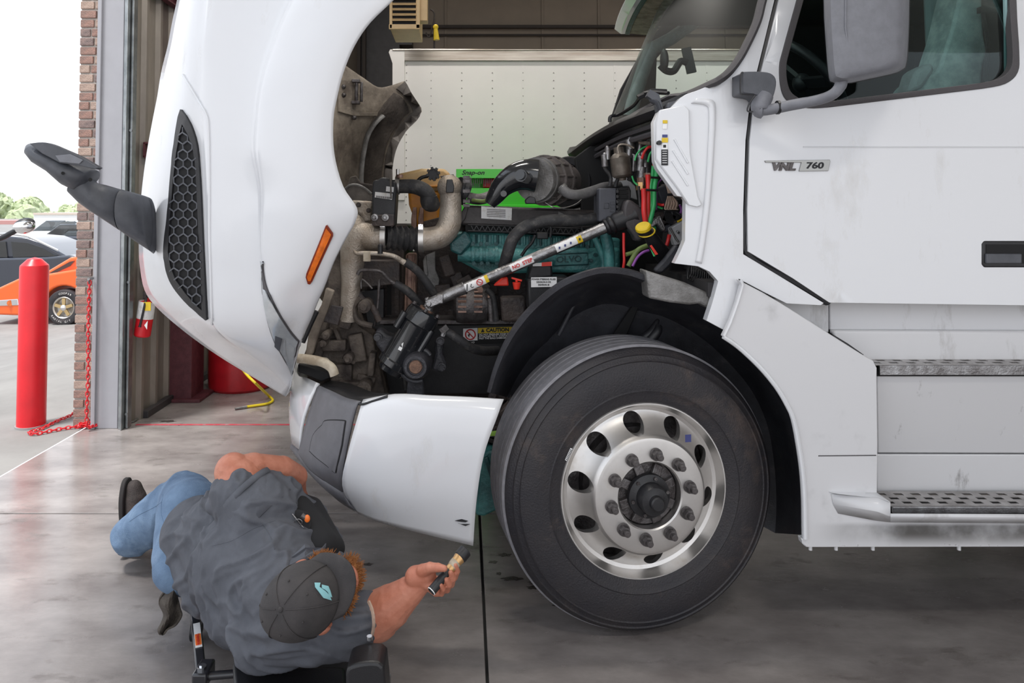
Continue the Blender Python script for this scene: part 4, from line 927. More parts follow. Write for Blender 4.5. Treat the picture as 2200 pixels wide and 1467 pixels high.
# wheel arch fairing
def Ds(x, z): return 2.462 + .10*max(0, .40-z)
arch_e = cr([(1554,723),(1587,746),(1631,787),(1667,830),(1690,868),(1706,905),(1719,974),(1726,1030),(1729,1085)], 4)
fair = [(1587,601),(1592,604),(1640,629),(1679,652),(1790,722),(1850,760),(1876,774),(1884,790),(1884,806),(1886,952),(1885,1057),(1884,1062),(1914,1079),(1914,1104),(2330,1108),(2330,1174),(1731,1175),(1724,1168),(1722,1157),(1730,1157)]+arch_e[::-1]+[(1570,690),(1584,650),(1594,612)]
grime_paint()
fa = plate('wheel_arch_fairing', fair, Ds, 'white_skirt', T, th=.03, bevel=.008, step=.08)
b = MB(); b.tube([W(x, y, lambda X, Z: Ds(X, Z)-.003) for x, y in arch_e+[(1730,1157)]], .008, 8); b.obj('arch_lip', 'white_paint', fa)
b = MB(); b.tube([W(x, y, lambda X, Z: Ds(X, Z)-.003) for x, y in [(1592,602),(1596,612),(1585,650),(1570,692),(1556,722)]], .006, 8); b.obj('front_lip', 'white_paint', fa)
b = MB(); b.tube([W(1758,979,lambda X, Z: Ds(X,Z)-.0), W(1882,978,lambda X, Z: Ds(X,Z)-.0)], .002, 5); b.obj('panel_seam', 'seal', fa)
# step end cap and skirt ledge below the lower step
b = MB(); ledge_old = [[P(1775,1060,2.455), P(1800,1060,2.44), P(1884,1068,2.43), P(1914,1080,2.40), P(2330,1101,2.40)], [P(1775,1085,2.455), P(1800,1095,2.44), P(1884,1106,2.42), P(1914,1112,2.405), P(2330,1114,2.405)], [P(1775,1110,2.46), P(1800,1112,2.455), P(1884,1118,2.455), P(1914,1120,2.455), P(2330,1124,2.455)]]
b.grid([[P(1786,1061,2.460), P(1884,1069,2.43), P(1913,1080,2.405)], [P(1790,1082,2.460), P(1884,1098,2.425), P(1913,1108,2.405)], [P(1800,1102,2.462), P(1880,1117,2.455), P(1913,1121,2.455)]])
b.b.verts.ensure_lookup_table(); b.grid([[P(1913,1103,2.405), P(2330,1105,2.405)], [P(1913,1110,2.403), P(2330,1113,2.403)], [P(1913,1121,2.455), P(2330,1124,2.455)]]); b.obj('step_ledge', 'white_dirty', fa, ang=30, solid=.004)
b = MB(); b.prism([P(1781,1056,2.46), P(1884,1058,2.46), P(1914,1079,2.40), P(1884,1070,2.43), P(1800,1061,2.44)], (0,.006,0)); b.obj('ledge_top', 'white_paint', fa)
for px in (1741, 1796, 1875, 2060):
    b = MB(); q = P(px, 1176, 2.48); b.cyl(q+V(0,0,.01), q-V(0,0,.008), .006, n=8); b.obj('clip', 'white_dirty', fa)
# rest of the cab shell: roof, back, far side, floor (mostly out of frame)
def mir(v): return V(v.x, 7.5-v.y, v.z)
shell = MB()
plate('sleeper_side', [(2294,-400),(2294,657),(2334,660),(2334,1174),(2960,1180),(2960,-400)], Dc, 'white_paint', T, th=.04, step=.2)
shell.box((2.25, 3.75, 2.93), (2.0, 2.1, .30)); shell.box((3.15, 3.75, 1.75), (.05, 2.46, 2.4)); shell.obj('cab_roof', 'white_paint', T, True, bevel=.02)
far_w = [(1408,216),(1411,125),(1470,60),(1552,-14),(1640,-40),(1640,205),(1500,214)]
cf = [P(1306,262,4.92), P(1330,200,4.92), P(1400,85,4.92), P(1500,-60,4.92), P(1560,-120,4.92)]
plate('far_cab_side', [(1310,268),(1335,190),(1390,92),(1470,0),(1560,-90),(2000,-110),(2000,520),(1330,520)], 4.92, 'interior', T, th=.05, holes=[far_w], bevel=0)
b = MB(); b.tube([P(x, y, 4.90) for x, y in cr([(1353,250),(1362,215),(1382,150),(1402,100)], 5)], .05, 10); b.tube([P(x, y, 4.88) for x, y in [(1402,104),(1440,84),(1560,-2),(1640,-60)]], .045, 10); tpart(b, 'far_pillar', 'interior_grey')
b = MB(); b.box((2.0, 3.75, 1.22), (2.3, 2.42, .05)); b.box((3.1, 3.75, 2.2), (.04, 2.4, 2.0)); b.box((2.1, 3.75, 2.76), (1.9,2.2,.03)); tpart(b, 'cab_lining', 'interior', smooth=False)
b = MB(); b.prism([V(.92,2.62,1.25), V(1.30,2.62,1.25), V(1.28,2.62,1.78), V(.98,2.62,1.86)], (0,2.25,0)); tpart(b, 'dashboard', 'interior')
# steering wheel
sc_ = P(1722, 178, 2.95); ax = V(.75,0,.62).normalized()
b = MB(); u_, v_ = b.frame(ax); b.tube([sc_+(u_*cos(a)+v_*sin(a))*.21 for a in [2*pi*i/36 for i in range(36)]], .019, 10, closed=True)
sw = tpart(b, 'steering_wheel', 'black_plastic')
b = MB()
for a in (.3, 2.4, 4.5): b.bar(sc_, sc_+(u_*cos(a)+v_*sin(a))*.2, .045, .018, ax)
b.ell(sc_, (.035,.04,.04)); b.obj('spokes', 'black_plastic', sw)
# seat
b = MB(); b.prism([P(x, y, 2.85) for x, y in cr([(1950,240),(1965,190),(1990,165),(2015,150),(2030,110),(2046,60),(2060,0),(2075,-50),(2100,-70),(2120,-40),(2112,0),(2112,40),(2116,80),(2120,110),(2113,140),(2110,175),(2110,240)], 4)], (0,.16,0)); st_ = tpart(b, 'seat', 'seat_fabric', bevel=.04, bseg=3)
b = MB(); b.prism([P(x, y, 2.8) for x, y in [(1952,200),(1968,150),(2004,132),(2012,150),(1985,190)]], (0,.1,0)); b.obj('armrest', 'interior_grey', st_, bevel=.02)
b = MB(); b.tube([P(x, y, 2.72) for x, y in cr([(2112,30),(2122,90),(2118,150),(2120,200)], 4)], .022, 6, flat=.3); b.obj('seat_belt', 'interior', st_)
b = MB(); b.box(P(2122,22,2.72), (.07,.02,.022)); b.obj('belt_guide', 'black_plastic', st_)
b = MB(); b.tube([P(2000,-90,3.2), P(2006,60,3.2), P(2010,140,3.2)], .035, 8); b.tube([P(2036,-90,3.2), P(2034,50,3.2), P(2028,110,3.2)], .02, 8); tpart(b, 'curtain', 'interior_teal')
b = MB(); b.tube([P(2157,-90,2.56), P(2161,60,2.56), P(2162,165,2.56)], .007, 6); b.tube([P(2169,-90,2.56), P(2170,100,2.56)], .006, 6); b.obj('window_channel', 'interior_teal', dr)
# windscreen
rows = []
for k in range(9):
    z_ = 1.86+.125*k; r = []
    for j in range(17):
        t_ = j/16; Y_ = 2.66+(4.84-2.66)*t_; e = (2*t_-1)**2
        r.append(V(.80+.15*e**1.3*1.0+.42*(z_-1.93)+.02*(z_-1.9)*e, Y_, z_))
    rows.append(r)
b = MB(); b.grid(rows); ws = tpart(b, 'windscreen', 'windscreen', ang=80, recalc=True)
b = MB(); sl = [W(x, y, lambda X, Z: Dc(X, Z)-.004) for x, y in seal_c[:-6]]+[P(1475,204,2.66), P(1435,213,2.78), P(1381,238,3.0), P(1340,262,3.2), P(1300,285,3.45), P(1262,308,3.75)]
b.tube([Vector(q) for q in cr(sl, 3)], .028, 8, flat=.5, up=(0,1,0)); tpart(b, 'windscreen_seal', 'seal')
# visor: bows forward at the middle of the cab, its far end just inside the frame
def bow(sec, name, mat, parent, y0=2.55, y1=4.92):
    b = MB(); rings = []
    for j in range(25):
        Y_ = y0+(y1-y0)*j/24; e_ = ((Y_-3.75)/1.15)**2; rings.append([b.b.verts.new((.93+.09*e_+x, Y_, 2.74+z)) for x, z in sec])
    n = len(sec)
    for A, B in zip(rings, rings[1:]):
        for i in range(n): b.face([A[i], A[(i+1) % n], B[(i+1) % n], B[i]])
    b.face(rings[0]); b.face(rings[-1][::-1]); return b.obj(name, mat, parent, ang=35, bevel=.004)
vs_ = bow([(0,0),(.045,-.035),(.075,-.035),(.075,.02),(.20,.26),(.13,.26)], 'sun_visor', 'white_paint', T)
bow([(.075,-.036),(.105,-.038),(.105,.0),(.075,0)], 'visor_gasket', 'teal_dark', vs_, 2.56, 4.93)
bow([(.105,-.034),(.25,-.05),(.33,.05),(.30,.2),(.105,.1)], 'visor_underside', 'cream', vs_, 2.56, 4.91)
# phone mount behind the screen
b = MB(); b.box(P(1480,130,3.6), (.045,.02,.13), Euler((0,radians(-12),0))); b.tube(cr([P(1418,140,3.6), P(1432,152,3.6), P(1448,152,3.6), P(1462,132,3.6), P(1476,135,3.6)], 5), .018, 8); b.ell(P(1427,130,3.6), (.02,.04,.06)); tpart(b, 'phone_mount', 'black_plastic', smooth=False)
# cowl strip along the windscreen base
cw = [(1502,208,2.60),(1470,214,2.62),(1430,230,2.66),(1380,248,2.80),(1320,272,3.1),(1270,300,3.4),(1232,328,3.7)]
top = [Vector(q) for q in cr([P(*q) for q in cw], 5)]; top += [V(p.x, 7.5-p.y, p.z) for p in top[::-1]]
b = MB(); b.grid([[p+V(.06,0,.03) for p in top], [p+V(.0,0,.02) for p in top], [p+V(-.012,0,0) for p in top], [p+V(.0,0,-.02) for p in top], [p+V(.02,0,-.024) for p in top]]); co = tpart(b, 'cowl_strip', 'black_plastic', solid=.006, ang=50)
for dz, rr in ((-.045, .010), (-.075, .012)):
    b = MB(); b.tube([p+V(.03,0,dz) for p in top], rr, 6); b.obj('weather_strip', 'seal', co)
b = MB(); b.tube(cr([P(1395,198,2.62), P(1400,216,2.62), P(1412,222,2.60), P(1420,245,2.60)], 4), .018, 6, flat=.4, up=(0,1,0)); b.pp([(1390,206),(1397,192),(1416,202),(1426,236),(1412,240),(1408,218)], 2.60, .03); b.obj('cowl_clip', 'grey_plastic', co, bevel=.004)
b = MB(); b.tube(cr([P(1310,262,3.3), P(1312,250,3.3), P(1330,246,3.3), P(1362,226,3.1), P(1385,200,2.9), P(1436,200,2.75)], 5), .008, 6); b.tube([P(1370,210,2.9), P(1400,196,2.9), P(1432,198,2.9)], .012, 6); b.obj('wiper', 'black_plastic', co)
b = MB(); b.pp([(1432,232),(1436,220),(1470,212),(1500,206),(1470,222),(1466,234)], 2.575, .03); b.obj('cowl_end_cap', 'grey_plastic', co, bevel=.004)
# door mirror on its arm
b = MB(); b.pp(cr([(1596,158),(1600,154),(1640,154),(1660,160),(1668,175),(1664,200),(1655,218),(1640,222),(1628,205),(1600,200),(1596,195)], 3), 2.40, .10); mb_ = tpart(b, 'mirror_bracket', 'grey_plastic', bevel=.014, bseg=3)
b = MB(); b.tube(cr([P(1642,206,2.42), P(1634,225,2.41), P(1633,236,2.41), P(1650,236,2.40), P(1700,226,2.36), P(1760,214,2.30), P(1790,202,2.26), P(1805,185,2.25), P(1808,170,2.25)], 5), [.030]*8+[.028]*5+[.018]*10+[.017]*12+[.018]*6, 14); b.obj('mirror_arm', 'mirror_grey', mb_)
b = MB(); b.tube(cr([P(1622,205,2.39), P(1610,222,2.39), P(1606,238,2.39), P(1618,240,2.39)], 5), .003, 5); b.tube(cr([P(1597,156,2.395), P(1592,160,2.395), P(1591,198,2.395), P(1597,203,2.395), P(1620,203,2.395)], 4), .003, 5); b.obj('mirror_cable', 'black_plastic', mb_)
b = MB(); b.cyl(P(1671,231,2.385)-V(.004,0,0), P(1671,231,2.385)+V(.004,0,0), .023, n=16); b.obj('collar', 'black_plastic', mb_)
mo = cr([(1776,-160),(1772,0),(1777,100),(1783,165),(1790,175),(1803,178)], 3)+cr([(1830,176),(1913,158),(1936,148),(1944,138),(1948,100),(1951,0),(1950,-160)], 3)
def loftm(outs):
    b = MB(); rings = [[b.b.verts.new(p) for p in r] for r in outs]; n = len(rings[0])
    for A, B in zip(rings, rings[1:]):
        for i in range(n): b.face([A[i], A[(i+1) % n], B[(i+1) % n], B[i]])
    b.face(rings[0]); b.face(rings[-1][::-1]); return b
def scl(poly, c, fx, fy, Y_): return [P(c[0]+(x-c[0])*fx, c[1]+(y-c[1])*fy, Y_) for x, y in poly]
c_ = (1862, 10)
b = loftm([[q+V(0,-.0,0) for q in scl(mo, c_, .70, .86, 2.19)], scl(mo, c_, .86, .94, 2.20), scl(mo, c_, .97, .985, 2.235), scl(mo, c_, 1, 1, 2.30), scl(mo, c_, 1.03, 1.01, 2.37)])
mho = b.obj('mirror_housing', 'mirror_grey', mb_, ang=50)
b = loftm([scl(mo, c_, 1.045, 1.02, 2.36), scl(mo, c_, 1.045, 1.02, 2.375), scl(mo, c_, 1.04, 1.015, 2.38)]); b.obj('mirror_rim', 'black_plastic', mb_, ang=50)
b = MB(); b.tube([P(1817,-60,2.189), P(1816,60,2.189), P(1826,140,2.20)], .004, 6); b.obj('housing_crease', 'mirror_grey', mb_)
# ---- front wheel
A8 = radians(9); n_ = V(sin(A8), -cos(A8), 0); wc_ = P(1383, 1052, 2.575)
pr = [(.296,-.012),(.300,.004),(.312,.010),(.330,.016),(.345,.019),(.349,.022),(.353,.019),(.385,.022),(.42,.018),(.448,.010),(.452,.013),(.456,.008),(.470,.002),(.474,.005),(.478,-.001),(.489,-.010),(.494,-.022)]
b = MB(); b.lathe(wc_, n_, pr+[(.494,-.03)], 96); b2 = [(.494,-.262),(.47,-.285),(.40,-.30),(.30,-.28)]; b.lathe(wc_, n_, b2, 64)
tyre = tpart(b, 'front_tyre', 'rubber', ang=30)
tp = [(.494,-.03),(.499,-.034)]
for k in range(5):
    h0 = -.036-k*.045; tp += [(.502,h0),(.502,h0-.033),(.486,h0-.0345),(.486,h0-.0435)]
tp = tp[:-2]+[(.499,-.258),(.494,-.262)]
b = MB(); b.lathe(wc_, n_, tp, 120); b.obj('tread', 'tread', tyre, ang=25)
b = MB(); u_ = V(cos(A8), sin(A8), 0); v_ = V(0,0,1)
q = wc_+n_*.014+u_*(-.277)+v_*(.142); tn = (u_*.45+v_*.9).normalized()
decal('barcode', q, tn, n_.cross(tn), .045, .008, 'label_clean', tyre, .002)
for k in range(8): decal('barcode_bar', q+n_*.002+tn*(-.018+k*.005), tn, n_.cross(tn), .0022, .006, 'ink', tyre, .001)
# rim with hand holes (boolean)
rp_ = [(.307,-.20),(.307,.006),(.304,.011),(.300,.011),(.297,.002),(.292,-.008),(.284,-.022),(.272,-.026),(.262,-.022),(.245,-.010),(.228,.008),(.216,.024),(.208,.040),(.203,.050),(.196,.056),(.186,.058),(.118,.058),(.113,.054),(.112,.040),(.112,.02),(.118,.016),(.195,.016),(.222,-.014),(.240,-.034),(.262,-.046),(.285,-.046),(.290,-.20)]
b = MB(); b.lathe(wc_, n_, rp_, 96, closed=True); bmesh.ops.recalc_face_normals(b.b, faces=b.b.faces); me = bpy.data.meshes.new('rt'); b.b.to_mesh(me); b.b.free()
ro = bpy.data.objects.new('rt', me); COL.objects.link(ro)
b = MB()
for k in range(10):
    a = radians(100+36*k-1.5); d = u_*cos(a)+v_*sin(a); b.cyl(wc_+d*.238-n_*.09, wc_+d*.238+n_*.09, .0345, n=28)
me2 = bpy.data.meshes.new('ct'); bmesh.ops.recalc_face_normals(b.b, faces=b.b.faces); b.b.to_mesh(me2); b.b.free(); co_ = bpy.data.objects.new('ct', me2); COL.objects.link(co_)
md = ro.modifiers.new('b', 'BOOLEAN'); md.object = co_; md.operation = 'DIFFERENCE'; md.solver = 'EXACT'
dg = bpy.context.evaluated_depsgraph_get(); mr = bpy.data.meshes.new_from_object(ro.evaluated_get(dg)); mr.name = 'rim'
bpy.data.objects.remove(ro); bpy.data.objects.remove(co_); mr.materials.clear(); mr.materials.append(MATS['alu'])
rim = link('rim', mr, tyre, True, ang=28)
b = MB(); b.lathe(wc_, n_, [(0,-.07),(.20,-.07),(.20,-.12),(.285,-.13),(.285,-.19),(0,-.2)], 40); b.obj('brake_drum', 'steel_dark', tyre)
b = MB(); b.cyl(V(0,0,0), V(0,0,.012), .0215, n=20); 
for k in range(1): b.cyl(V(0,0,.010), V(0,0,.030), .0185, .0175, n=6); b.cyl(V(0,0,.028), V(0,0,.046), .011, n=12)
mt = Matrix((u_, n_.cross(u_), n_)).transposed().to_4x4(); b.b.transform(mt)
bmesh.ops.recalc_face_normals(b.b, faces=b.b.faces); me = bpy.data.meshes.new('lug_nut'); b.b.to_mesh(me); b.b.free(); me.materials.append(MATS['steel_dark'])
for k in range(10):
    a = radians(82+36*k); d = u_*cos(a)+v_*sin(a); link('lug_nut', me, tyre, True, loc=wc_+d*.1440+n_*.057, ang=35)
b = MB(); b.lathe(wc_, n_, [(0,.02),(.109,.02),(.109,-.05),(0,-.05)], 40); b.obj('hub_flange', 'steel_dark', tyre, ang=35)
b = MB()
for k in range(8):
    a = radians(20+45*k); d = u_*cos(a)+v_*sin(a); b.bar(wc_+d*.05+n_*.035, wc_+d*.105+n_*.024, .034, .02, n_)
b.obj('hub_webs', 'steel_dark', tyre, False, bevel=.004)
hc = wc_+u_*(-.004)
b = MB(); b.lathe(hc, n_, [(.072,.035),(.076,.045),(.074,.060),(.058,.064),(.052,.068),(.050,.100),(.046,.108),(.028,.110),(.024,.112),(.024,.130),(.020,.134),(0,.135)], 40); hb = b.obj('hub_cap', 'black_plastic', tyre, ang=35)
for k in range(6):
    a = radians(60*k+12); d = u_*cos(a)+v_*sin(a)
    b = MB(); b.cyl(hc+d*.064+n_*.058, hc+d*.064+n_*.069, .0065, n=6); b.obj('cap_bolt', 'steel_dark', tyre)
decal('rim_sticker', wc_+u_*.146+v_*.186+n_*.046, u_, v_, .022, .026, 'ink_blue', tyre)
# ============================================================ ENGINE BAY
def pxr(r, Y): return r*Y/F
def ptube(name, pts, r, mat, parent, n=12, sm_=5, **k):
    """pts (px,py,Y[,r_px]) ; r in px"""
    q = cr([(p[0], p[1], p[2], (p[3] if len(p) > 3 else r)) for p in pts], sm_)
    b = MB(); b.tube([P(a[0], a[1], a[2]) for a in q], [pxr(a[3], a[2]) for a in q], n); return b.obj(name, mat, parent, **k)
def pplate(name, pts, Y, th, mat, parent, bev=.004, **k):
    b = MB(); b.pp(pts, Y, th); return b.obj(name, mat, parent, True, bevel=bev, **k)
def bolts(pts, Y, r, mat, parent, name='bolt', h=.012):
    for x, y in pts:
        b = MB(); q = P(x, y, Y); b.cyl(q+V(0,.01,0), q-V(0,h,0), pxr(r, Y), n=6); b.cyl(q+V(0,.01,0), q-V(0,h*.3,0), pxr(r*1.5, Y), n=14); b.obj(name, mat, parent, False)
# dark core of the bay
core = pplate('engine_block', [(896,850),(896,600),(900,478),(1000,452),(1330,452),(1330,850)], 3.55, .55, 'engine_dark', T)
pplate('cowl_shade_panel', [(1236,338),(1270,312),(1320,284),(1380,262),(1412,250),(1478,420),(1478,620),(1250,620),(1250,440)], 3.42, .05, 'black_void', T)  # black sheet standing in for the shade of the open space under the cowl
pplate('frame_rail', [(700,697),(2000,697),(2000,846),(700,846)], 3.30, .09, 'black_plastic', T)
fr = pplate('rail_flange', [(815,688),(1135,688),(1135,697),(815,697)], 3.22, .16, 'steel_dark', T, .003)
pplate('cross_panel', [(660,850),(1130,856),(1130,800),(660,790)], 3.6, .5, 'engine_dark', T)
# radiator stack and front support, very dirty
rad = pplate('radiator', [(700,850),(700,600),(745,560),(760,485),(868,485),(868,850)], 3.45, .6, 'engine_dark', T, .01)
for i in range(9):
    b = MB(); x = 712+i*17; b.pp([(x,700),(x+9,700),(x+9,560),(x,560)], 3.435, .02); b.obj('radiator_rib', 'black_void' if i % 2 else 'engine_dark', rad, False)
pplate('radiator_edge', [(868,850),(866,700),(872,545),(893,545),(893,690),(888,850)], 3.30, .1, 'copper_dirty', rad, .008)
b = MB(); b.tube([P(874,548,3.29), P(871,700,3.29)], .006, 6); b.tube([P(889,548,3.29), P(884,700,3.29)], .006, 6); b.obj('edge_bead', 'copper_dirty', rad)
# grimy lump work behind the bumper: cast bracket, tow pin housing, brackets
b = MB()
R2 = random.Random(3)
b.prism([P(x, y, 3.15) for x, y in [(650,770),(665,730),(690,690),(705,640),(745,650),(770,700),(800,720),(810,770),(830,860),(700,850)]], (0,.2,0))
for (x, y, w_, h_, a_) in ((690,700,30,50,.1),(720,740,50,24,.0),(700,790,40,30,.2),(735,800,46,40,0),(770,745,30,60,-.2),(745,690,24,30,.3),(760,830,60,26,.05),(690,750,16,40,.3),(800,780,14,50,.1),(720,850,60,20,0),(788,812,40,18,.2),(752,770,30,10,.5),(728,720,10,36,-.4)):
    b.box(P(x, y, 3.13+R2.uniform(-.02,.03)), (pxr(w_,3.1), .07, pxr(h_,3.1)), Euler((0, a_, 0)))
sup = b.obj('front_support', 'dirt_brown', T, True, bevel=.006, ang=35)
pplate('support_plate', [(704,640),(706,560),(724,546),(742,500),(758,480),(762,560),(742,600),(738,640),(716,690)], 3.10, .02, 'dirt_brown', sup)
pplate('dark_bracket', [(690,690),(712,655),(737,660),(726,700)], 2.98, .02, 'engine_dark', sup)
pplate('hinge_arm', [(665,700),(690,655),(700,618),(718,625),(704,665),(684,715),(672,760),(662,768),(655,766)], 2.95, .03, 'hood_inner', sup, .006)
b = MB(); b.tube([Vector(p) for p in cr([P(640,770,2.9), P(665,772,2.9), P(692,778,2.9), P(712,790,2.9), P(719,806,2.9)], 6)], .020, 10, flat=.8); tpart(b, 'hinge_hook', 'cream', sup)
pplate('hinge_pad', [(640,766),(700,772),(712,786),(700,790),(650,782)], 2.93, .04, 'cream', sup, .006)
ptube('seal_rubber', [(650,735,2.86),(665,700,2.86),(680,668,2.86)], 6, 'black_plastic', sup)
pplate('bumper_rubber', [(640,782),(660,786),(702,800),(708,812),(690,820),(660,806),(640,800)], 2.98, .2, 'black_void', sup)
for (x, y, r_) in ((783,658,14),(700,720,9),(694,738,8),(748,770,10),(782,835,16)):
    b = MB(); q = P(x, y, 3.05); b.lathe(q, (0,-1,0), [(0,.03),(pxr(r_*.5,3),.03),(pxr(r_*.55,3),.015),(pxr(r_,3),.01),(pxr(r_,3),-.1)], 20); b.obj('bolt', 'dirt_brown', sup)
ptube('spring_link', [(756,600,3.1),(775,640,3.1),(800,660,3.1),(815,690,3.1)], 7, 'engine_dark', sup)
b = MB(); b.tube([Vector(p) for p in cr([P(775,640,3.08), P(760,660,3.08), P(770,690,3.08), P(800,700,3.08)], 5)], .012, 8); b.obj('loop_bracket', 'dirt_brown', sup)
pplate('rib_panel', [(777,560),(858,560),(858,610),(777,618)], 3.25, .1, 'engine_dark', sup)
pplate('side_panel', [(776,625),(825,620),(825,700),(790,700)], 3.3, .05, 'black_plastic', sup)
# charge-air pipework
ca = ptube('charge_air_pipe', [(966,398,3.22,22),(968,425,3.22,23),(968,455,3.22,24),(965,483,3.2,25),(950,505,3.18,25),(930,512,3.16,25),(905,514,3.15,25)], 24, 'alu_cast', T, 20)
ca['label'] = 'cast aluminium elbow pipe'
ptube('charge_air_pipe', [(826,508,3.1,25),(800,512,3.1,27),(778,505,3.1,28),(762,520,3.1,28),(757,560,3.1,26),(755,600,3.1,22),(752,640,3.1,20),(748,690,3.1,17)], 26, 'alu_cast', T, 20)
ptube('pipe_neck', [(775,505,3.1,20),(765,480,3.12,18),(745,462,3.15,16),(730,450,3.2,12)], 18, 'alu_cast', ca, 16)
b = MB(); pr_ = []
q0, q1 = P(828,510,3.1), P(902,514,3.15); L_ = (q1-q0).length; n_b = 6
for k in range(n_b*6+1):
    t_ = k/(n_b*6); pr_.append((pxr(25+2.6*cos(2*pi*t_*n_b+pi), 3.1), t_*L_))
b.lathe(q0, q1-q0, pr_, 28); b.obj('bellows', 'hose', ca)
for (x, y, Y_) in ((824,509,3.1),(905,514,3.15)):
    q = P(x, y, Y_); b = MB(); b.cyl(q-V(.011,0,0), q+V(.011,0,0), pxr(28.5,Y_), n=32); cl = b.obj('hose_clamp', 'alu', ca, ang=30)
    b = MB(); b.box(q+V(0,-.035,.055), (.02,.03,.022)); b.cyl(q+V(0,-.05,.062), q+V(0,-.02,.062), .006, n=8); b.obj('clamp_screw', 'chrome', cl, False)
b = MB(); q = P(966,402,3.22); b.ell(q, (pxr(27,3.2),)*3, None, 20, 14); b.obj('pipe_cap', 'alu_cast', ca)
b = MB(); b.cyl(P(982,402,3.25), P(998,410,3.27), pxr(24,3.25), pxr(27,3.25), 24); b.cyl(P(998,410,3.27), P(1006,412,3.27), pxr(31,3.27), n=24); b.obj('flange_ring', 'black_plastic', ca, ang=30)
for k in range(8):
    a = k*pi/4; b = MB(); q = P(1002,411,3.2); b.box(q+V(-.0,cos(a)*.05,sin(a)*.062), (.03,.014,.014)); b.obj('clip', 'steel_dark', ca, False)
pplate('pipe_bracket', [(958,402),(960,385),(972,385),(976,402),(974,414),(958,414)], 3.14, .02, 'black_plastic', ca, .003)
ptube('throttle_pipe', [(1004,424,3.3),(1030,428,3.3),(1056,420,3.3),(1066,408,3.3)], 12, 'steel_dark', T, 14)
# black coolant hose
ch = ptube('coolant_hose', [(838,402,3.15,15),(870,400,3.15,15),(895,402,3.15,16),(915,412,3.15,16),(924,428,3.16,16),(930,436,3.18,15)], 15, 'hose', T, 16)
ptube('hose_end', [(921,420,3.15,18),(922,436,3.16,18),(932,440,3.2,15)], 17, 'hose', ch, 16)
b = MB(); q = P(854,400,3.15); b.cyl(q-V(.009,0,0), q+V(.009,0,0), pxr(18,3.15), n=28); b.cyl(q+V(0,-.0,.036), q+V(0,0,.075), .007, n=8); b.obj('hose_clamp', 'alu', ch, ang=30)
b = MB(); b.cyl(P(859,382,3.14), P(859,375,3.14), .014, n=10); b.obj('sensor_cap', 'copper_dirty', ch)
# actuator box
ab = pplate('actuator_box', cr([(800,486),(799,430),(801,390),(812,386),(820,381),(832,382),(840,388),(850,392),(851,420),(847,486)], 2), 3.05, .12, 'black_plastic', T, .008)
pplate('box_label', [(806,412),(843,416),(842,429),(805,424)], 3.043, .004, 'label_white', ab, 0)
pplate('box_label', [(830,400),(846,402),(845,413),(829,411)], 3.043, .004, 'label_white', ab, 0)
text('label_text', 'AIRTEK', .012, P(816,416,3.040), (1,0,-.08), (0,0,1), 'ink', ab, ext=.0004) if False else None
for k in range(16):
    pplate('barcode_bar', [(808+k*2,420+k*.22),(809.1+k*2,420+k*.22),(809.1+k*2,424.4+k*.22),(808+k*2,424.4+k*.22)], 3.042, .002, 'ink', ab, 0)
for (x, y) in ((806,467),(829,467)):
    b = MB(); q = P(x, y, 3.04); b.lathe(q, (0,-1,0), [(0,.035),(pxr(3,3),.035),(pxr(4,3),.028),(pxr(7.5,3),.026),(pxr(8.5,3),.0),(pxr(8.5,3),-.06)], 20); b.obj('valve_cap', 'steel', ab)
pplate('box_foot', [(797,462),(846,460),(846,486),(800,486)], 3.03, .03, 'engine_dark', ab)
# bonnet stay cup and curved flap behind the box
b = MB(); b.tube([Vector(p) for p in cr([P(742,405,3.3), P(752,398,3.3), P(768,397,3.3), P(785,405,3.3), P(798,416,3.3)], 6)], .006, 6); ol = tpart(b, 'fan_shroud_flap', 'bracket_grey')
pplate('flap_panel', cr([(742,405),(752,399),(768,398),(785,406),(798,418),(800,432),(770,432),(752,430)], 3), 3.31, .02, 'brown_flap', ol)
pplate('flap_panel', [(752,380),(765,377),(775,392),(800,396),(800,420),(745,402)], 3.36, .02, 'hood_flange', ol)
pplate('cast_bracket', [(755,430),(798,432),(800,445),(798,475),(782,478),(775,462),(762,455)], 3.18, .06, 'alu_cast', ol, .008)
bolts([(770,440),(792,452)], 3.16, 3.5, 'engine_dark', ol)
# header tank
ht = pplate('coolant_tank', [(848,392),(848,375),(905,362),(955,362),(968,374),(968,400),(930,412),(848,410)], 3.60, .30, 'tan_tank', T, .015)
pplate('tank_lower', [(876,408),(945,408),(945,520),(900,500),(878,440)], 3.62, .26, 'orange_tank', ht, .015)
pplate('tank_seam', [(876,400),(968,396),(968,401),(876,405)], 3.585, .33, 'orange_tank', ht, .003)
b = MB(); q = P(931,374,3.4); b.cyl(q+V(0,.05,0), q-V(0,.012,0), pxr(12,3.4), n=24)
for k in range(8):
    a = k*pi/4+.2; b.box(q+V(cos(a)*.027,-.012,sin(a)*.027), (.012,.03,.012), Euler((0,-a,0)))
b.obj('filler_cap', 'black_plastic', ht, False); ptube('cap_strap', [(920,378,3.4),(905,382,3.4),(895,392,3.4)], 4, 'black_plastic', ht)
pplate('dark_mount', [(945,378),(975,374),(980,400),(960,404)], 3.45, .05, 'engine_dark', ht)
for x in (905, 920):
    pplate('tank_bracket', [(x-22,470),(x-18,445),(x-10,445),(x-10,520),(x-20,520)], 3.5, .02, 'copper_dirty', ht, .003)
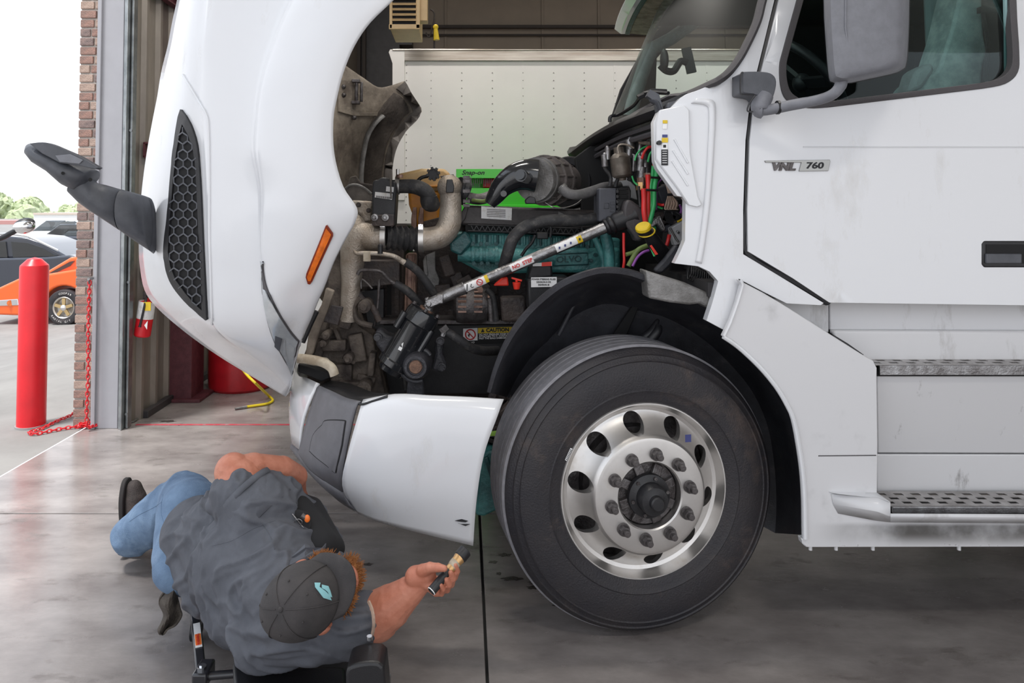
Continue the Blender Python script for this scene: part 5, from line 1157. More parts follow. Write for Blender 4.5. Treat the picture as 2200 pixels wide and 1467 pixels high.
# valve cover
vc = pplate('valve_cover', [(1000,440),(1286,452),(1286,490),(1270,494),(990,484),(988,470)], 3.30, .4, 'valve_cover', T, .012)
pplate('cover_shoulder', [(975,484),(1000,440),(1008,440),(1000,470),(985,488)], 3.28, .05, 'valve_cover', vc)
pplate('cover_label', [(1034,443),(1100,447),(1099,473),(1034,469)], 3.292, .004, 'label_white', vc, 0)
for k in range(5): pplate('label_line', [(1046,449+k*3.6),(1086,451+k*3.6),(1086,452.3+k*3.6),(1046,450.3+k*3.6)], 3.290, .002, 'steel_dark', vc, 0)
b = MB(); k = 0; x = 1012
while x < 1280:
    y = 484+(x-1012)*.03; b.tube([P(x, y, 3.28), P(x+6, y+12, 3.28)], .0022, 4); b.tube([P(x+6, y+12, 3.28), P(x+12, y, 3.28)], .0022, 4); x += 12
b.tube([P(1005,483,3.28), P(1285,492,3.28)], .004, 5); b.tube([P(1005,496,3.28), P(1285,505,3.28)], .004, 5); b.obj('cover_lattice', 'black_plastic', vc, False)
pplate('lattice_back', [(1000,483),(1286,490),(1286,507),(1000,498)], 3.30, .03, 'black_void', vc, 0)
pplate('arrow_mark', [(1200,454),(1222,466),(1218,474),(1196,474)], 3.292, .004, 'bracket_grey', vc, 0)
# teal block side with ribs and cast lettering
tb = pplate('intake_manifold', [(978,500),(1010,498),(1334,512),(1334,580),(1265,582),(1040,590),(985,560)], 3.34, .25, 'teal', T, .012)
for k in range(25):
    x = 1012+k*11.5; b = MB(); b.tube([P(x, 503+k*.4, 3.335), P(x, 522+k*.4, 3.335)], .006, 6); b.obj('manifold_rib', 'teal_dark' if k % 2 else 'teal', tb)
ptube('manifold_runner', [(985,545,3.28,17),(1050,548,3.27,18),(1140,552,3.27,18),(1190,556,3.28,17)], 18, 'teal', tb, 20)
pplate('manifold_cover', [(1150,532),(1334,532),(1334,588),(1150,586)], 3.26, .05, 'teal', tb, .016)
for x in (1016, 1033, 1046, 1066):
    b = MB(); q = P(x, 548, 3.27); b.cyl(q-V(.006,0,0), q+V(.006,0,0), pxr(21,3.27), n=24); b.obj('runner_ring', 'teal', tb, ang=30)
    bolts([(x, 524)], 3.22, 3, 'teal_dark', tb, 'manifold_bolt'); bolts([(x+2, 566)], 3.22, 3, 'teal_dark', tb, 'manifold_bolt')
pplate('oil_cooler_lug', [(965,520),(1000,496),(1016,520),(990,550),(968,540)], 3.22, .1, 'teal_dark', tb, .01)
b = MB(); fr_ = [(1184,546),(1262,543),(1264,568),(1185,571)]
b.tube([P(x, y, 3.255) for x, y in fr_], .003, 5, closed=True); b.obj('lettering_frame', 'teal_dark', tb)
text('cast_letters', 'VOLVO', .040, P(1217,557.5,3.255), (1,0,.03), (0,0,1), 'teal_dark', tb, ext=.003, xs=1.05)
ptube('teal_pipe', [(1300,500,3.1,12),(1308,540,3.1,12),(1309,580,3.1,12)], 12, 'teal', T, 14); ptube('teal_pipe', [(1275,506,3.12,6),(1286,530,3.12,7),(1297,560,3.12,7),(1296,580,3.12,7)], 7, 'teal', T, 10)
bolts([(1262,530),(1280,548),(1270,560)], 3.2, 3, 'teal_dark', tb, 'manifold_bolt')
ptube('bleed_hose', [(1280,470,3.05,13),(1230,474,3.02,13),(1180,474,3.0,13),(1135,484,3.0,13),(1105,508,3.0,13),(1092,540,3.0,13),(1082,580,3.05,13),(1078,605,3.1,13)], 13, 'hose', T, 16, 8)
b = MB(); b.box(P(1165,506,3.2), (.05,.04,.03)); sw_ = b.obj('sensor', 'black_plastic', T, False, bevel=.004)
ptube('sensor_lead', [(1150,505,3.18),(1142,522,3.18),(1130,535,3.18),(1120,550,3.18)], 3.5, 'black_plastic', sw_)
for (x, y) in ((1153,478),(1182,496),(1262,470),(1250,500)): ptube('cable_clip', [(x,y-12,3.15),(x+2,y,3.15),(x,y+14,3.15)], 3, 'black_plastic', T)
# air intake: elbow, clamp, ribbed housing, big ring
ai = ptube('intake_elbow', [(1052,440,3.1,12),(1062,425,3.1,18),(1080,400,3.1,24),(1105,382,3.1,30),(1130,376,3.1,34),(1152,378,3.1,36)], 30, 'black_gloss', T, 24)
b = MB(); q = P(1123,382,3.0); b.cyl(q+V(.02,.03,0), q+V(-.012,-.045,.008), .026, n=20); b.cyl(q+V(-.012,-.045,.008), q+V(-.016,-.055,.010), .020, n=20); b.obj('elbow_port', 'black_gloss', ai, ang=30)
b = MB(); b.cyl(P(1082,416,3.01), P(1082,416,2.99), .013, n=14); b.obj('elbow_stud', 'black_gloss', ai)
d_ = (P(1240,392,3.45)-P(1152,386,3.12)).normalized(); q = P(1150,386,3.12)
b = MB(); b.cyl(q-d_*.012, q+d_*.012, pxr(47,3.12), n=36); b.cyl(q+d_*.018, q+d_*.034, pxr(50,3.12), n=36); b.obj('intake_clamp', 'bracket_grey', ai, ang=30)
b = MB(); b.lathe(q+d_*.02, d_, [(pxr(46,3.12),0),(pxr(50,3.12),.04),(pxr(52,3.12),.12),(pxr(48,3.12),.20),(pxr(40,3.12),.27),(0,.28)], 36); hs_ = b.obj('filter_housing', 'dirt_brown', ai); hs_.data.materials[0] = M('housing_grey', (.15,.13,.125), .55, rgb2=(.08,.07,.065), scale=14, bump=.3, bscale=100)
u_, v_ = MB().frame(d_)
for h_, r_ in ((.075, 52), (.15, 52)):
    b = MB(); b.lathe(q+d_*h_, d_, [(pxr(r_-3,3.12),0),(pxr(r_+4,3.12),0),(pxr(r_+4,3.12),.012),(pxr(r_-3,3.12),.012)], 36, True); b.obj('housing_ring', 'housing_grey', ai, ang=30)
for k in range(12):
    a = k*pi/6; d2 = u_*cos(a)+v_*sin(a); b = MB(); b.tube([q+d_*.035+d2*pxr(49,3.12), q+d_*.11+d2*pxr(55,3.12), q+d_*.20+d2*pxr(51,3.12)], .005, 5); b.obj('housing_rib', 'housing_grey', ai)
b = MB(); q2 = P(1222,392,3.5); b.lathe(q2, d_, [(pxr(40,3.5),-.02),(pxr(54,3.5),-.02),(pxr(57,3.5),.0),(pxr(57,3.5),.04),(pxr(54,3.5),.06),(0,.06)], 48); b.obj('intake_ring', 'black_plastic', ai, ang=35)
ptube('breather_hose', [(1208,405,3.05,11),(1222,416,3.02,11),(1245,418,3.02,11),(1275,410,3.05,11),(1300,402,3.1,11),(1330,400,3.15,11)], 11, 'hose', T, 14).data.materials[0] = M('hose_grey', (.13,.125,.13), .6, rgb2=(.08,.08,.08), scale=30, bump=.2, bscale=300)
b = MB(); b.cyl(P(1205,403,3.05), P(1212,408,3.05), pxr(12,3.05), n=16); b.obj('hose_clamp', 'alu', T)
ptube('bail_wire', [(1172,435,3.1),(1190,445,3.08),(1215,446,3.08),(1238,438,3.1),(1252,426,3.12)], 1.3, 'chrome', T, 6)
pplate('sensor_block', [(1128,430),(1138,421),(1150,424),(1152,438),(1130,438)], 3.05, .04, 'black_plastic', T)
ptube('fuel_pipe', [(1015,430,3.25),(1040,432,3.22),(1052,424,3.2)], 4, 'olive_wire', T)
# fuse box
fb_ = pplate('fuse_box', [(1287,404),(1325,404),(1325,474),(1286,476)], 2.98, .12, 'black_plastic', T, .006); fb_.data.materials[0] = M('fuse_grey', (.062,.066,.082), .5, var=.2, scale=20, bump=.1, bscale=300)
pplate('fuse_side', [(1325,404),(1352,400),(1356,410),(1354,455),(1338,462),(1325,474)], 3.0, .1, 'black_plastic', fb_)
for k in range(6): pplate('fuse_tab', [(1324,408+k*11),(1330,408+k*11),(1330,415+k*11),(1324,415+k*11)], 2.97, .02, 'black_plastic', fb_, .002)
for k in range(3): pplate('box_connector', [(1330,404+k*9),(1350,402+k*9),(1350,408+k*9),(1330,410+k*9)], 2.985, .03, 'black_void', fb_, .002)
for (x0_, y0_, x1_, y1_) in ((1298,436,1308,448),(1311,433,1322,438),(1311,441,1322,446),(1311,449,1322,455)):
    b = MB(); b.tube([P(x0_,y0_,2.978), P(x1_,y0_,2.978), P(x1_,y1_,2.978), P(x0_,y1_,2.978)], .0012, 4, closed=True); b.obj('moulded_mark', 'grey_plastic', fb_, False)
# steering column shaft
A_, B_ = P(948,640,2.97), P(1304,487,2.97); dsh = (B_-A_).normalized()
sh = MB().cyl(A_+dsh*.02, B_, .020, .0235, 24).obj('steering_shaft', 'steel', T); sh['label'] = 'scuffed silver steering shaft with warning labels'
upS = V(0,-1,0).cross(dsh); upS = upS if upS.z > 0 else -upS
def onshaft(px_, w_, h_, mt, nm='warning_label', o_=0, par=None, dz=0):
    t_ = (px_-948)/(1304-948); q = A_.lerp(B_, t_)+upS*dz
    b = MB(); b.lathe(q-dsh*w_/2, dsh, [(.0245-.0035*(1-t_)+o_, 0),(.0245-.0035*(1-t_)+o_, w_)], 40)
    for v in [v for v in b.b.verts if (v.co-q-dsh*(v.co-q).dot(dsh)).dot(upS) > h_*1.02 or (v.co-q-dsh*(v.co-q).dot(dsh)).dot(upS) < -h_ or (v.co-q).y > 0]: b.b.verts.remove(v)
    return b.obj(nm, mt, par or sh)
onshaft(1120, .10, .016, 'label_clean'); onshaft(1218, .105, .016, 'label_clean'); onshaft(1243, .022, .016, 'yellow', o_=.0008); onshaft(1020, .095, .017, 'label_clean', o_=.001); onshaft(1045, .014, .017, 'yellow', o_=.002)
def stext(px_, s, size, mt, up_=0, xs=1): 
    t_ = (px_-948)/(1304-948); q = A_.lerp(B_, t_)+upS*up_; text('label_text', s, size, q-V(0,.0268,0), dsh, upS, mt, sh, ext=.0003, xs=xs, off=.0006)
stext(1121, 'NO  STEP', .021, 'ink_red')
b = MB(); q = A_.lerp(B_, (1030-948)/356)-V(0,.0275,0); b.tube([q+(dsh*cos(a)+upS*sin(a))*.012 for a in [2*pi*i/18 for i in range(18)]], .0018, 5, closed=True); b.tube([q-dsh*.009+upS*.008, q+dsh*.009-upS*.008], .0015, 5); b.obj('no_step_symbol', 'ink_red', sh)
b = MB(); q = A_.lerp(B_, (1012-948)/356)-V(0,.0275,0); b.tube([q+dsh*.004+upS*.007, q-dsh*.003-upS*.002, q-upS*.008, q+dsh*.008-upS*.008], .0016, 5); b.box(q-dsh*.018, (.004,.001,.028)); b.obj('boot_symbol', 'ink', sh)
for k, xx in enumerate((1200,1212,1224,1243)):
    q = A_.lerp(B_, (xx-948)/356)-V(0,.0272,0); b = MB(); b.box(q, (.007,.001,.010)); b.obj('label_symbol', 'ink_blue' if k < 3 else 'ink', sh, False)
b = MB(); b.cyl(A_-dsh*.005, A_+dsh*.10, .024, .0245, 24); b.cyl(A_+dsh*.10, A_+dsh*.106, .027, n=24); b.obj('slip_sleeve', 'steel', sh, ang=30)
# universal joint
uj = MB()
for s_ in (-1, 1): uj.bar(A_-dsh*.0+V(0,s_*.022,0), A_-dsh*.065+V(0,s_*.022,0), .012, .036, upS)
uj.box(A_-dsh*.005, (.03,.055,.04)); j = A_-dsh*.055
lo = P(918,672,2.97); d2 = (lo-j).normalized()
ujo = uj.obj('universal_joint', 'steel', sh, True, bevel=.005)
b = MB(); b.cyl(j-V(0,.034,0), j+V(0,.034,0), .012, n=14); b.cyl(j-upS*.026, j+upS*.026, .010, n=12); b.bar(j, lo, .034, .030, V(0,1,0)); b.cyl(lo-d2*.03, lo+d2*.02, .022, n=16); b.obj('joint_yoke', 'steel', ujo, True, bevel=.004)
# boot at the firewall end
b = MB(); b.lathe(B_-dsh*.01, dsh, [(.026,0),(.034,.004),(.036,.012),(.032,.018),(.038,.026),(.038,.034),(.033,.040),(.040,.05),(.042,.12),(.046,.135)], 28); b.obj('shaft_boot', 'black_plastic', sh)
sbk = pplate('column_bracket', cr([(1342,480),(1340,450),(1346,432),(1356,430),(1368,438),(1384,452),(1390,500),(1372,520),(1362,505)], 3), 2.93, .08, 'black_plastic', T, .014)
sbk.data.materials[0] = M('boot_grey', (.075,.068,.072), .5, rgb2=(.05,.045,.048), scale=14, bump=.15)
# steering gear
g0, g1 = P(914,668,2.97), P(838,797,2.97); dg_ = (g1-g0).normalized(); Lg = (g1-g0).length
b = MB(); b.lathe(g0, dg_, [(0,-.005),(.05,-.005),(.066,.0),(.072,.02),(.072,.055),(.066,.06),(.064,.065),(.064,Lg*.8),(.070,Lg*.82),(.070,Lg*.90),(.058,Lg*.93),(.052,Lg),(0,Lg)], 36); sg = b.obj('steering_gear', 'black_gloss', T, ang=35)
perp = V(0,-1,0).cross(dg_); perp = perp if perp.x > 0 else -perp
for s_, a_, c_, o2 in ((1,.05,.16,.062),(-1,.04,.11,.070)):
    b = MB(); b.cyl(g0+dg_*a_+perp*o2*s_-V(0,.03,0), g0+dg_*c_+perp*o2*s_-V(0,.03,0), .015, n=16); b.obj('gear_port', 'black_gloss', sg)
b = MB(); b.cyl(g0-dg_*.012, g0+dg_*.004, .030, n=20); b.obj('input_seal', 'rust', sg)
b = MB(); b.prism([g0.lerp(g1,.50)-V(.02,.067,0)+dg_*.0, g0.lerp(g1,.50)+perp*.010-V(.02,.067,-.012), g0.lerp(g1,.50)+perp*.004-V(.02,.067,.012)], (0,.003,0)); q = g0.lerp(g1,.60)-perp*.012-V(0,.066,0); b.box(q, (.014,.003,.014), Euler((0,.5,0))); b.obj('paint_marks', 'label_clean', sg, False)
for k in (0, 1, 2):
    a = -1.2+k*1.2; b = MB(); q = g0+perp*.058*sin(a)-V(0,.058*cos(a),0); b.cyl(q-dg_*.004, q-dg_*.016, .009, n=6); b.obj('gear_bolt', 'steel_dark', sg, False)
sc2 = P(893,788,2.90); b = MB(); b.lathe(sc2, (0,-1,0), [(0,.0),(.032,.0),(.034,.01),(.044,.010),(.048,.0),(.056,-.02),(.062,-.05),(.062,-.14),(0,-.14)], 40); ss = b.obj('sector_housing', 'engine_dark', sg, ang=35); ss.data.materials[0] = M('gear_cast', (.055,.055,.065), .45, rgb2=(.03,.03,.035), scale=18, bump=.3, bscale=100)
b = MB(); b.lathe(sc2-V(0,.004,0), (0,-1,0), [(0,.004),(.024,.004),(.027,.0),(.027,-.01)], 28); b.obj('sector_cap', 'rust', sg)
b = MB(); b.tube([sc2+V(cos(a)*.068,.04,sin(a)*.068) for a in [.6+i*.3 for i in range(16)]], .009, 8); b.obj('sector_flange', 'gear_cast', sg)
pplate('pitman_arm', [(876,806),(910,806),(912,858),(872,858)], 2.98, .05, 'gear_cast', sg, .01)
pplate('gear_bracket', [(805,712),(815,705),(830,718),(850,724),(828,768),(808,742)], 3.05, .08, 'gear_cast', sg, .016)
pplate('gear_bracket', [(925,795),(935,760),(932,735),(945,722),(956,728),(950,760),(960,782),(955,800),(944,802)], 3.03, .06, 'gear_cast', sg, .012)
bolts([(946,732),(949,788),(812,724)], 3.02, 6, 'gear_cast', sg, 'gear_bolt', .02)
ptube('return_hose', [(948,706,2.98,6),(958,712,2.98,9),(985,728,2.98,10),(1010,746,3.0,10),(1038,754,3.05,10),(1068,753,3.15,10)], 10, 'hose', T, 14)
b = MB(); b.cyl(P(950,702,2.97), P(957,712,2.97), .020, n=6); b.cyl(P(955,712,2.965), P(951,722,2.965), .011, n=8); b.obj('hose_fitting', 'steel', T, False)
ptube('pressure_hose', [(872,840,3.2),(868,800,3.25),(880,760,3.28)], 5, 'hose', T)
# caution sticker on the rail
c_l = pplate('caution_label', [(995,706),(1026,704.5),(1026,731),(995,732)], 3.294, .004, 'label_clean', fr, 0)
pplate('caution_band', [(1027,704.5),(1100,702),(1100,714),(1027,716)], 3.294, .004, 'yellow', fr, 0); pplate('caution_ground', [(1027,716.5),(1100,714.5),(1100,737),(1000,740),(1000,733),(1027,732)], 3.296, .004, 'black_void', fr, 0)
text('caution_word', 'CAUTION', .023, P(1069,709,3.291), (1,0,.03), (0,0,1), 'ink', fr, ext=.0005, off=.001)
b = MB(); b.prism([P(1033,714,3.291), P(1041,713.5,3.291), P(1037,705.5,3.291)], (0,.001,0)); b.obj('caution_triangle', 'ink', fr, False)
for k, s_ in enumerate(('DO NOT PRESSURE WASH STEERING GEAR', 'ATTACHED TO IT. CONTAMINANTS MAY', 'PAST THE SEALS DAMAGING INTERNAL')): text('caution_text', s_, .0105, P(1029,719+k*4.2,3.292), (1,0,.03), (0,0,1), 'label_clean', fr, ext=.0003, align='LEFT', off=.0002)
text('maker_word', 'VOLVO', .011, P(1011,735.5,3.292), (1,0,.03), (0,0,1), 'label_clean', fr, ext=.0003)
b = MB(); q = P(1010.5,718.5,3.291); b.tube([q+V(cos(a)*.022,0,sin(a)*.022) for a in [2*pi*i/24 for i in range(24)]], .0028, 5, closed=True); b.tube([q+V(-.015,0,.015), q+V(.015,0,-.015)], .0025, 5); b.obj('no_wash_ring', 'ink_red', fr)
b = MB(); b.prism([q+V(-.012,.001,-.002), q+V(.0,.001,.006), q+V(-.006,.001,-.014)], (0,.001,0)); b.obj('no_wash_symbol', 'ink', fr, False)
# alternator
al = MB(); q = P(1010,655,3.22); al.lathe(q-V(.075,0,0), (1,0,0), [(0,0),(.05,0),(.075,.015),(.082,.04),(.082,.12),(.07,.15),(0,.155)], 36); alo = al.obj('alternator', 'steel_dark', T, ang=35)
for sx_ in (-.035, .035):
    for k in range(14):
        a = pi*.5+k*.27-1.8; b = MB(); b.box(q+V(sx_, -cos(a)*.084, sin(a)*.084), (.036,.008,.008), Euler((a,0,0))); b.obj('cooling_fin', 'copper_dirty', alo, False)
b = MB(); b.cyl(q+V(.075,0,0), q+V(.095,0,0), .05, n=24); b.obj('rear_cap', 'copper_dirty', alo)
bolts([(1032,622),(1022,610)], 3.12, 4, 'copper_dirty', alo, 'alternator_bolt')
ptube('battery_cable', [(1045,622,3.15),(1060,640,3.15),(1066,690,3.15)], 6, 'hose', T); ptube('heater_pipe', [(1052,640,3.16),(1056,690,3.16)], 7, 'steel_dark', T); 
pplate('filter_head', [(1075,640),(1130,640),(1130,692),(1078,692)], 3.15, .12, 'engine_dark', T, .012)
# blue-grey fan shroud fin behind bellows, brackets
pplate('fan_blade', [(915,548),(935,540),(936,580),(945,600),(940,625),(915,600)], 3.48, .02, 'bracket_grey', T); pplate('fan_blade', [(908,560),(914,548),(920,590),(912,600)], 3.46, .02, 'bracket_grey', T)
for k in range(7):
    b = MB(); x, y = R2.uniform(950,1060), R2.uniform(560,640); b.box(P(x, y, 3.45+R2.uniform(-.05,.1)), (R2.uniform(.04,.1), .05, R2.uniform(.03,.08)), Euler((0,R2.uniform(0,2),0))); b.obj('casting', 'engine_dark', core, False, bevel=.006)
# A/C lines
al2 = ptube('ac_line', [(760,538,3.0,3),(766,544,3.0,4),(780,544,3.0,5),(815,545,3.0,5),(845,550,3.0,5),(862,560,3.02,6),(872,566,3.02,7)], 5, 'alu_cast', T); ptube('ac_hose', [(870,562,3.02,9),(895,580,3.04,9),(915,605,3.06,9),(932,630,3.08,9),(945,650,3.1,9)], 9, 'hose', al2)
pplate('line_bracket', [(780,540),(796,540),(796,562),(780,562)], 2.99, .01, 'cream', al2, .003); b = MB(); b.cyl(P(817,530,2.98), P(817,545,2.98), .011, n=10); b.ell(P(817,529,2.98), .011, nu=10, nv=6); b.obj('service_cap', 'black_plastic', al2)
ptube('ac_line', [(768,590,3.0,4),(775,581,3.0,4),(800,580,3.0,4),(820,584,3.0,4),(835,600,3.02,4),(850,610,3.03,5)], 4, 'chrome', T).data.materials[0] = MATS['steel_dark']
ptube('ac_hose', [(848,608,3.03,8),(875,625,3.04,9),(895,645,3.06,9),(915,668,3.08,9)], 8, 'hose', T)
ptube('return_pipe', [(815,600,3.1,3),(812,650,3.1,3),(805,700,3.12,3)], 3, 'steel_dark', T); ptube('lead', [(776,620,3.05,2),(778,600,3.05,2),(800,620,3.05,2)], 2, 'steel_dark', T)
# power steering reservoir, red fittings
pr2 = pplate('fluid_reservoir', [(1132,600),(1195,594),(1222,594),(1222,660),(1136,670)], 3.02, .12, 'black_plastic', T, .010)
pplate('reservoir_top', [(1140,570),(1186,566),(1188,596),(1132,602)], 3.05, .1, 'black_plastic', pr2, .01); pplate('reservoir_band', [(1145,566),(1186,562),(1186,571),(1145,572)], 3.04, .005, 'label_clean', pr2, 0); pplate('reservoir_stamp', [(1164,564),(1185,562),(1185,571),(1164,572)], 3.037, .004, 'red_plastic', pr2, 0)
pplate('fluid_label', [(1141,596),(1196,595),(1196,616),(1141,617)], 3.012, .003, 'label_clean', pr2, 0)
for k, s_ in enumerate(('POWER STEERING FLUID', 'DEXRON II OR', 'DEXRON III')): text('label_text', s_, .0100, P(1168,600+k*6,3.010), (1,0,0), (0,0,1), 'ink', pr2, ext=.0003, off=.0002, xs=.9)
b = MB(); q = P(1110,606,3.0); b.cyl(q-V(0,0,.03), q+V(0,0,.0), .012, .018, 12); b.bar(q+V(-.022,0,.018), q+V(.022,0,.006), .014, .008); b.cyl(q, q+V(0,0,.015), .006, n=8); b.obj('red_valve', 'red_plastic', T, True, bevel=.002)
b = MB(); q = P(1078,604,3.02); b.prism([q+V(-.035,0,-.02), q+V(.03,0,-.02), q+V(.025,0,.018), q+V(-.0,0,.012)], (0,.04,0)); b.obj('terminal_cover', 'red_plastic', T, True, bevel=.006)
# canister, valves, plumbing under the cowl
cn = MB(); q = P(1337,362,3.0); cn.lathe(q-V(0,0,.04), V(-.12,0,1), [(0,-.01),(.014,-.01),(.016,.0),(.034,.004),(.040,.012),(.042,.03),(.042,.085),(.030,.10),(.022,.105),(.020,.13),(0,.13)], 28); cno = cn.obj('air_canister', 'steel_dark', T, ang=30); cno.data.materials[0] = M('can_brown', (.20,.17,.145), .45, .4, rgb2=(.10,.085,.07), scale=20)
ptube('canister_strap', [(1329,330,2.96,2),(1328,315,2.96,2),(1336,310,2.96,2),(1350,312,2.96,2),(1362,318,2.96,2)], 2, 'alu_cast', cno)
b = MB()
for (x, y, r_, l_) in ((1355,310,9,.04),(1350,326,7,.05),(1372,318,5,.06),(1375,352,10,.06),(1382,340,9,.04),(1378,372,11,.05),(1388,360,9,.06),(1360,350,5,.07),(1305,330,6,.05),(1300,345,7,.05)):
    q = P(x, y, 3.0); b = MB(); b.cyl(q-V(0,0,l_/2), q+V(R2.uniform(-.01,.01),0,l_/2), pxr(r_,3), n=14); b.ell(q+V(0,0,l_/2), pxr(r_*.75,3), nu=12, nv=8); vb = b.obj('air_valve', 'steel', T, True, ang=35)
for (x, y) in ((1392,380),(1378,390),(1376,400)):
    b = MB(); q = P(x, y, 2.96); b.cyl(q-V(0,0,.016), q+V(0,0,.016), pxr(9,3), n=6); b.obj('brass_fitting', 'copper_dirty' if y < 395 else 'torch_brass', vb, False)
pplate('control_valve', [(1395,298),(1406,296),(1406,318),(1392,318)], 2.96, .05, 'bracket_grey', T); ptube('valve_nozzle', [(1372,306,2.95,3),(1382,307,2.95,4),(1395,308,2.95,5)], 4, 'alu_cast', T)
for pts_ in ([(1303,330),(1296,345),(1300,362),(1312,380),(1310,400)], [(1360,330),(1366,350),(1358,372),(1350,388)], [(1330,378),(1325,390),(1322,402)], [(1368,300),(1362,312),(1366,330)], [(1385,420),(1380,440),(1383,470)]): ptube('air_line', [(x, y, 3.02) for x, y in pts_], 4, 'hose', T)
pplate('white_bracket', [(1310,380),(1340,374),(1365,400),(1370,430),(1355,425),(1350,400),(1315,402)], 3.2, .02, 'white_dirty', T)
def wire(pts_, r_, mt, Y_=2.90, nm='air_line'): return ptube(nm, [(x, y, Y_+(k % 2)*.004) for k, (x, y) in enumerate(pts_)], r_, mt, T, 10, 6)
wire([(1379,341),(1384,327),(1392,317),(1400,316),(1405,325),(1405,345),(1402,372),(1398,395)], 3.0, 'red_wire')
wire([(1364,345),(1368,332),(1378,320),(1390,314)], 2.0, 'green_wire'); wire([(1392,348),(1396,332),(1402,324)], 2.5, 'green_wire')
wire([(1383,405),(1384,430),(1384,455),(1388,482)], 6.0, 'red_wire', 2.88); wire([(1392,375),(1393,400),(1392,430),(1392,460),(1393,480)], 5.5, 'red_wire', 2.89)
wire([(1404,356),(1402,375),(1398,400),(1398,430),(1402,465)], 4.2, 'green_wire', 2.89); wire([(1411,360),(1410,380),(1406,405),(1405,440),(1398,470),(1396,480)], 5.0, 'green_wire', 2.88)
wire([(1424,383),(1415,392),(1411,410),(1410,450)], 1.8, 'purple_wire', 2.9); wire([(1358,378),(1362,390),(1370,398)], 2, 'green_wire'); wire([(1372,400),(1374,425),(1376,445)], 3, 'hose')
wire([(1403,486),(1404,492),(1402,497)], 6, 'green_wire', 2.9)
for (x0_, x1_, y) in ((1388,1414,408),(1398,1414,381)): wire([(x0_,y),(x1_,y+1)], 2.6, 'black_plastic', 2.865, 'cable_tie')
wire([(1340,500),(1340,530),(1341,560),(1339,575)], 3, 'red_wire', 2.95)
wire([(1345,547),(1360,542),(1372,536)], 4.5, 'olive_wire', 2.93); wire([(1350,572),(1362,550),(1372,536),(1390,528)], 5.5, 'olive_wire', 2.92); wire([(1359,572),(1370,552),(1382,542),(1394,538)], 3, 'purple_wire', 2.91)
wire([(1432,528),(1436,514),(1438,504)], 4, 'red_wire', 2.9); wire([(1460,440),(1464,450),(1462,458)], 2.5, 'purple_wire', 2.9); wire([(1413,438),(1420,440),(1427,440)], 3, 'red_wire', 2.9); wire([(1412,444),(1420,447),(1424,448)], 2.4, 'green_wire', 2.9)
wire([(1430,453),(1450,455),(1462,462),(1470,468)], 1.6, 'black_plastic', 2.88); wire([(1456,476),(1464,472),(1470,464)], 2.2, 'yellow', 2.9)
bn = wire([(1436,388),(1438,410)], 3, 'tan_wire', 2.88, 'wire_bundle')
for k in range(14):
    x = 1429+k*1.9; b = MB(); q = cr([(1437+(k-7)*.9,396),(1439+(k-7)*.5,416),(x+2,436),(x-1,448),(x+3,450)], 5); b.tube([P(a_,c2,2.87+.004*(k % 3)) for a_, c2 in q], .0022, 5); b.obj('wire', 'tan_wire', bn)
wire([(1434,418),(1452,418)], 3, 'black_plastic', 2.86, 'cable_tie')
# dark connectors between the bundle and the panel
b = MB()
for (x, y, w_, h_) in ((1425,420,26,40),(1432,468,30,24),(1448,462,22,20),(1455,440,22,26),(1415,470,22,26),(1405,476,24,18),(1428,490,20,14),(1448,480,20,14),(1430,405,14,18),(1462,430,14,18)):
    b = MB(); b.box(P(x, y, 3.05), (pxr(w_,3.05), .08, pxr(h_,3.05)), Euler((0,R2.uniform(-.4,.4),0))); b.obj('connector', R2.choice(['black_plastic','engine_dark','fuse_grey']), T, True, bevel=.006)
pplate('white_valve_body', [(1440,490),(1470,474),(1472,520),(1450,528)], 2.97, .05, 'white_dirty', T); ptube('valve_stud', [(1440,490,2.95),(1452,512,2.95),(1458,520,2.95)], 2.4, 'chrome', T); ptube('valve_stud', [(1455,500,2.95),(1458,497,2.95)], 4, 'steel', T)
pplate('lever_arm', [(1398,478),(1412,466),(1420,462),(1432,494),(1424,498),(1412,482),(1400,490)], 2.88, .03, 'steel', T, .005); ptube('linkage_rod', [(1418,468,2.86),(1428,490,2.86)], 2.2, 'steel', T)
# filler neck with yellow cap
nk = ptube('filler_neck', [(1392,498,2.78,13),(1402,515,2.80,15),(1415,535,2.84,17),(1426,550,2.88,19)], 15, 'black_plastic', T, 20)
q = P(1382,489,2.77); axn = (P(1366,484,2.77)-P(1380,502,2.77)).normalized(); axn = V(-.35,-.45,.82).normalized()
b = MB(); b.lathe(q, axn, [(0,.010),(.026,.010),(.030,.006),(.031,-.004),(.028,-.008),(0,-.008)], 28); b.obj('filler_cap', 'yellow', nk, ang=35)
b = MB(); u3, v3 = b.frame(axn); q4 = q-axn*.022+V(.008,0,0); b.tube([q4+(u3*cos(a)+v3*sin(a))*.031 for a in [2*pi*i/24 for i in range(24)]], .0028, 6, closed=True); b.obj('cap_retainer', 'yellow', nk)
b = MB(); b.lathe(q-axn*.035, axn, [(.024,0),(.026,.01),(.026,.028)], 24); b.obj('neck_collar', 'black_plastic', nk)
pplate('neck_tag', [(1396,528),(1400,526),(1414,546),(1408,548)], 2.76, .002, 'red_plastic', nk, 0); pplate('neck_tag', [(1396,532),(1408,550),(1404,551)], 2.758, .002, 'green_wire', nk, 0)
pplate('step_bracket', [(1405,580),(1424,560),(1440,540),(1452,524),(1462,530),(1458,552),(1440,572),(1424,588),(1412,588)], 2.78, .03, 'liner', T, .01)
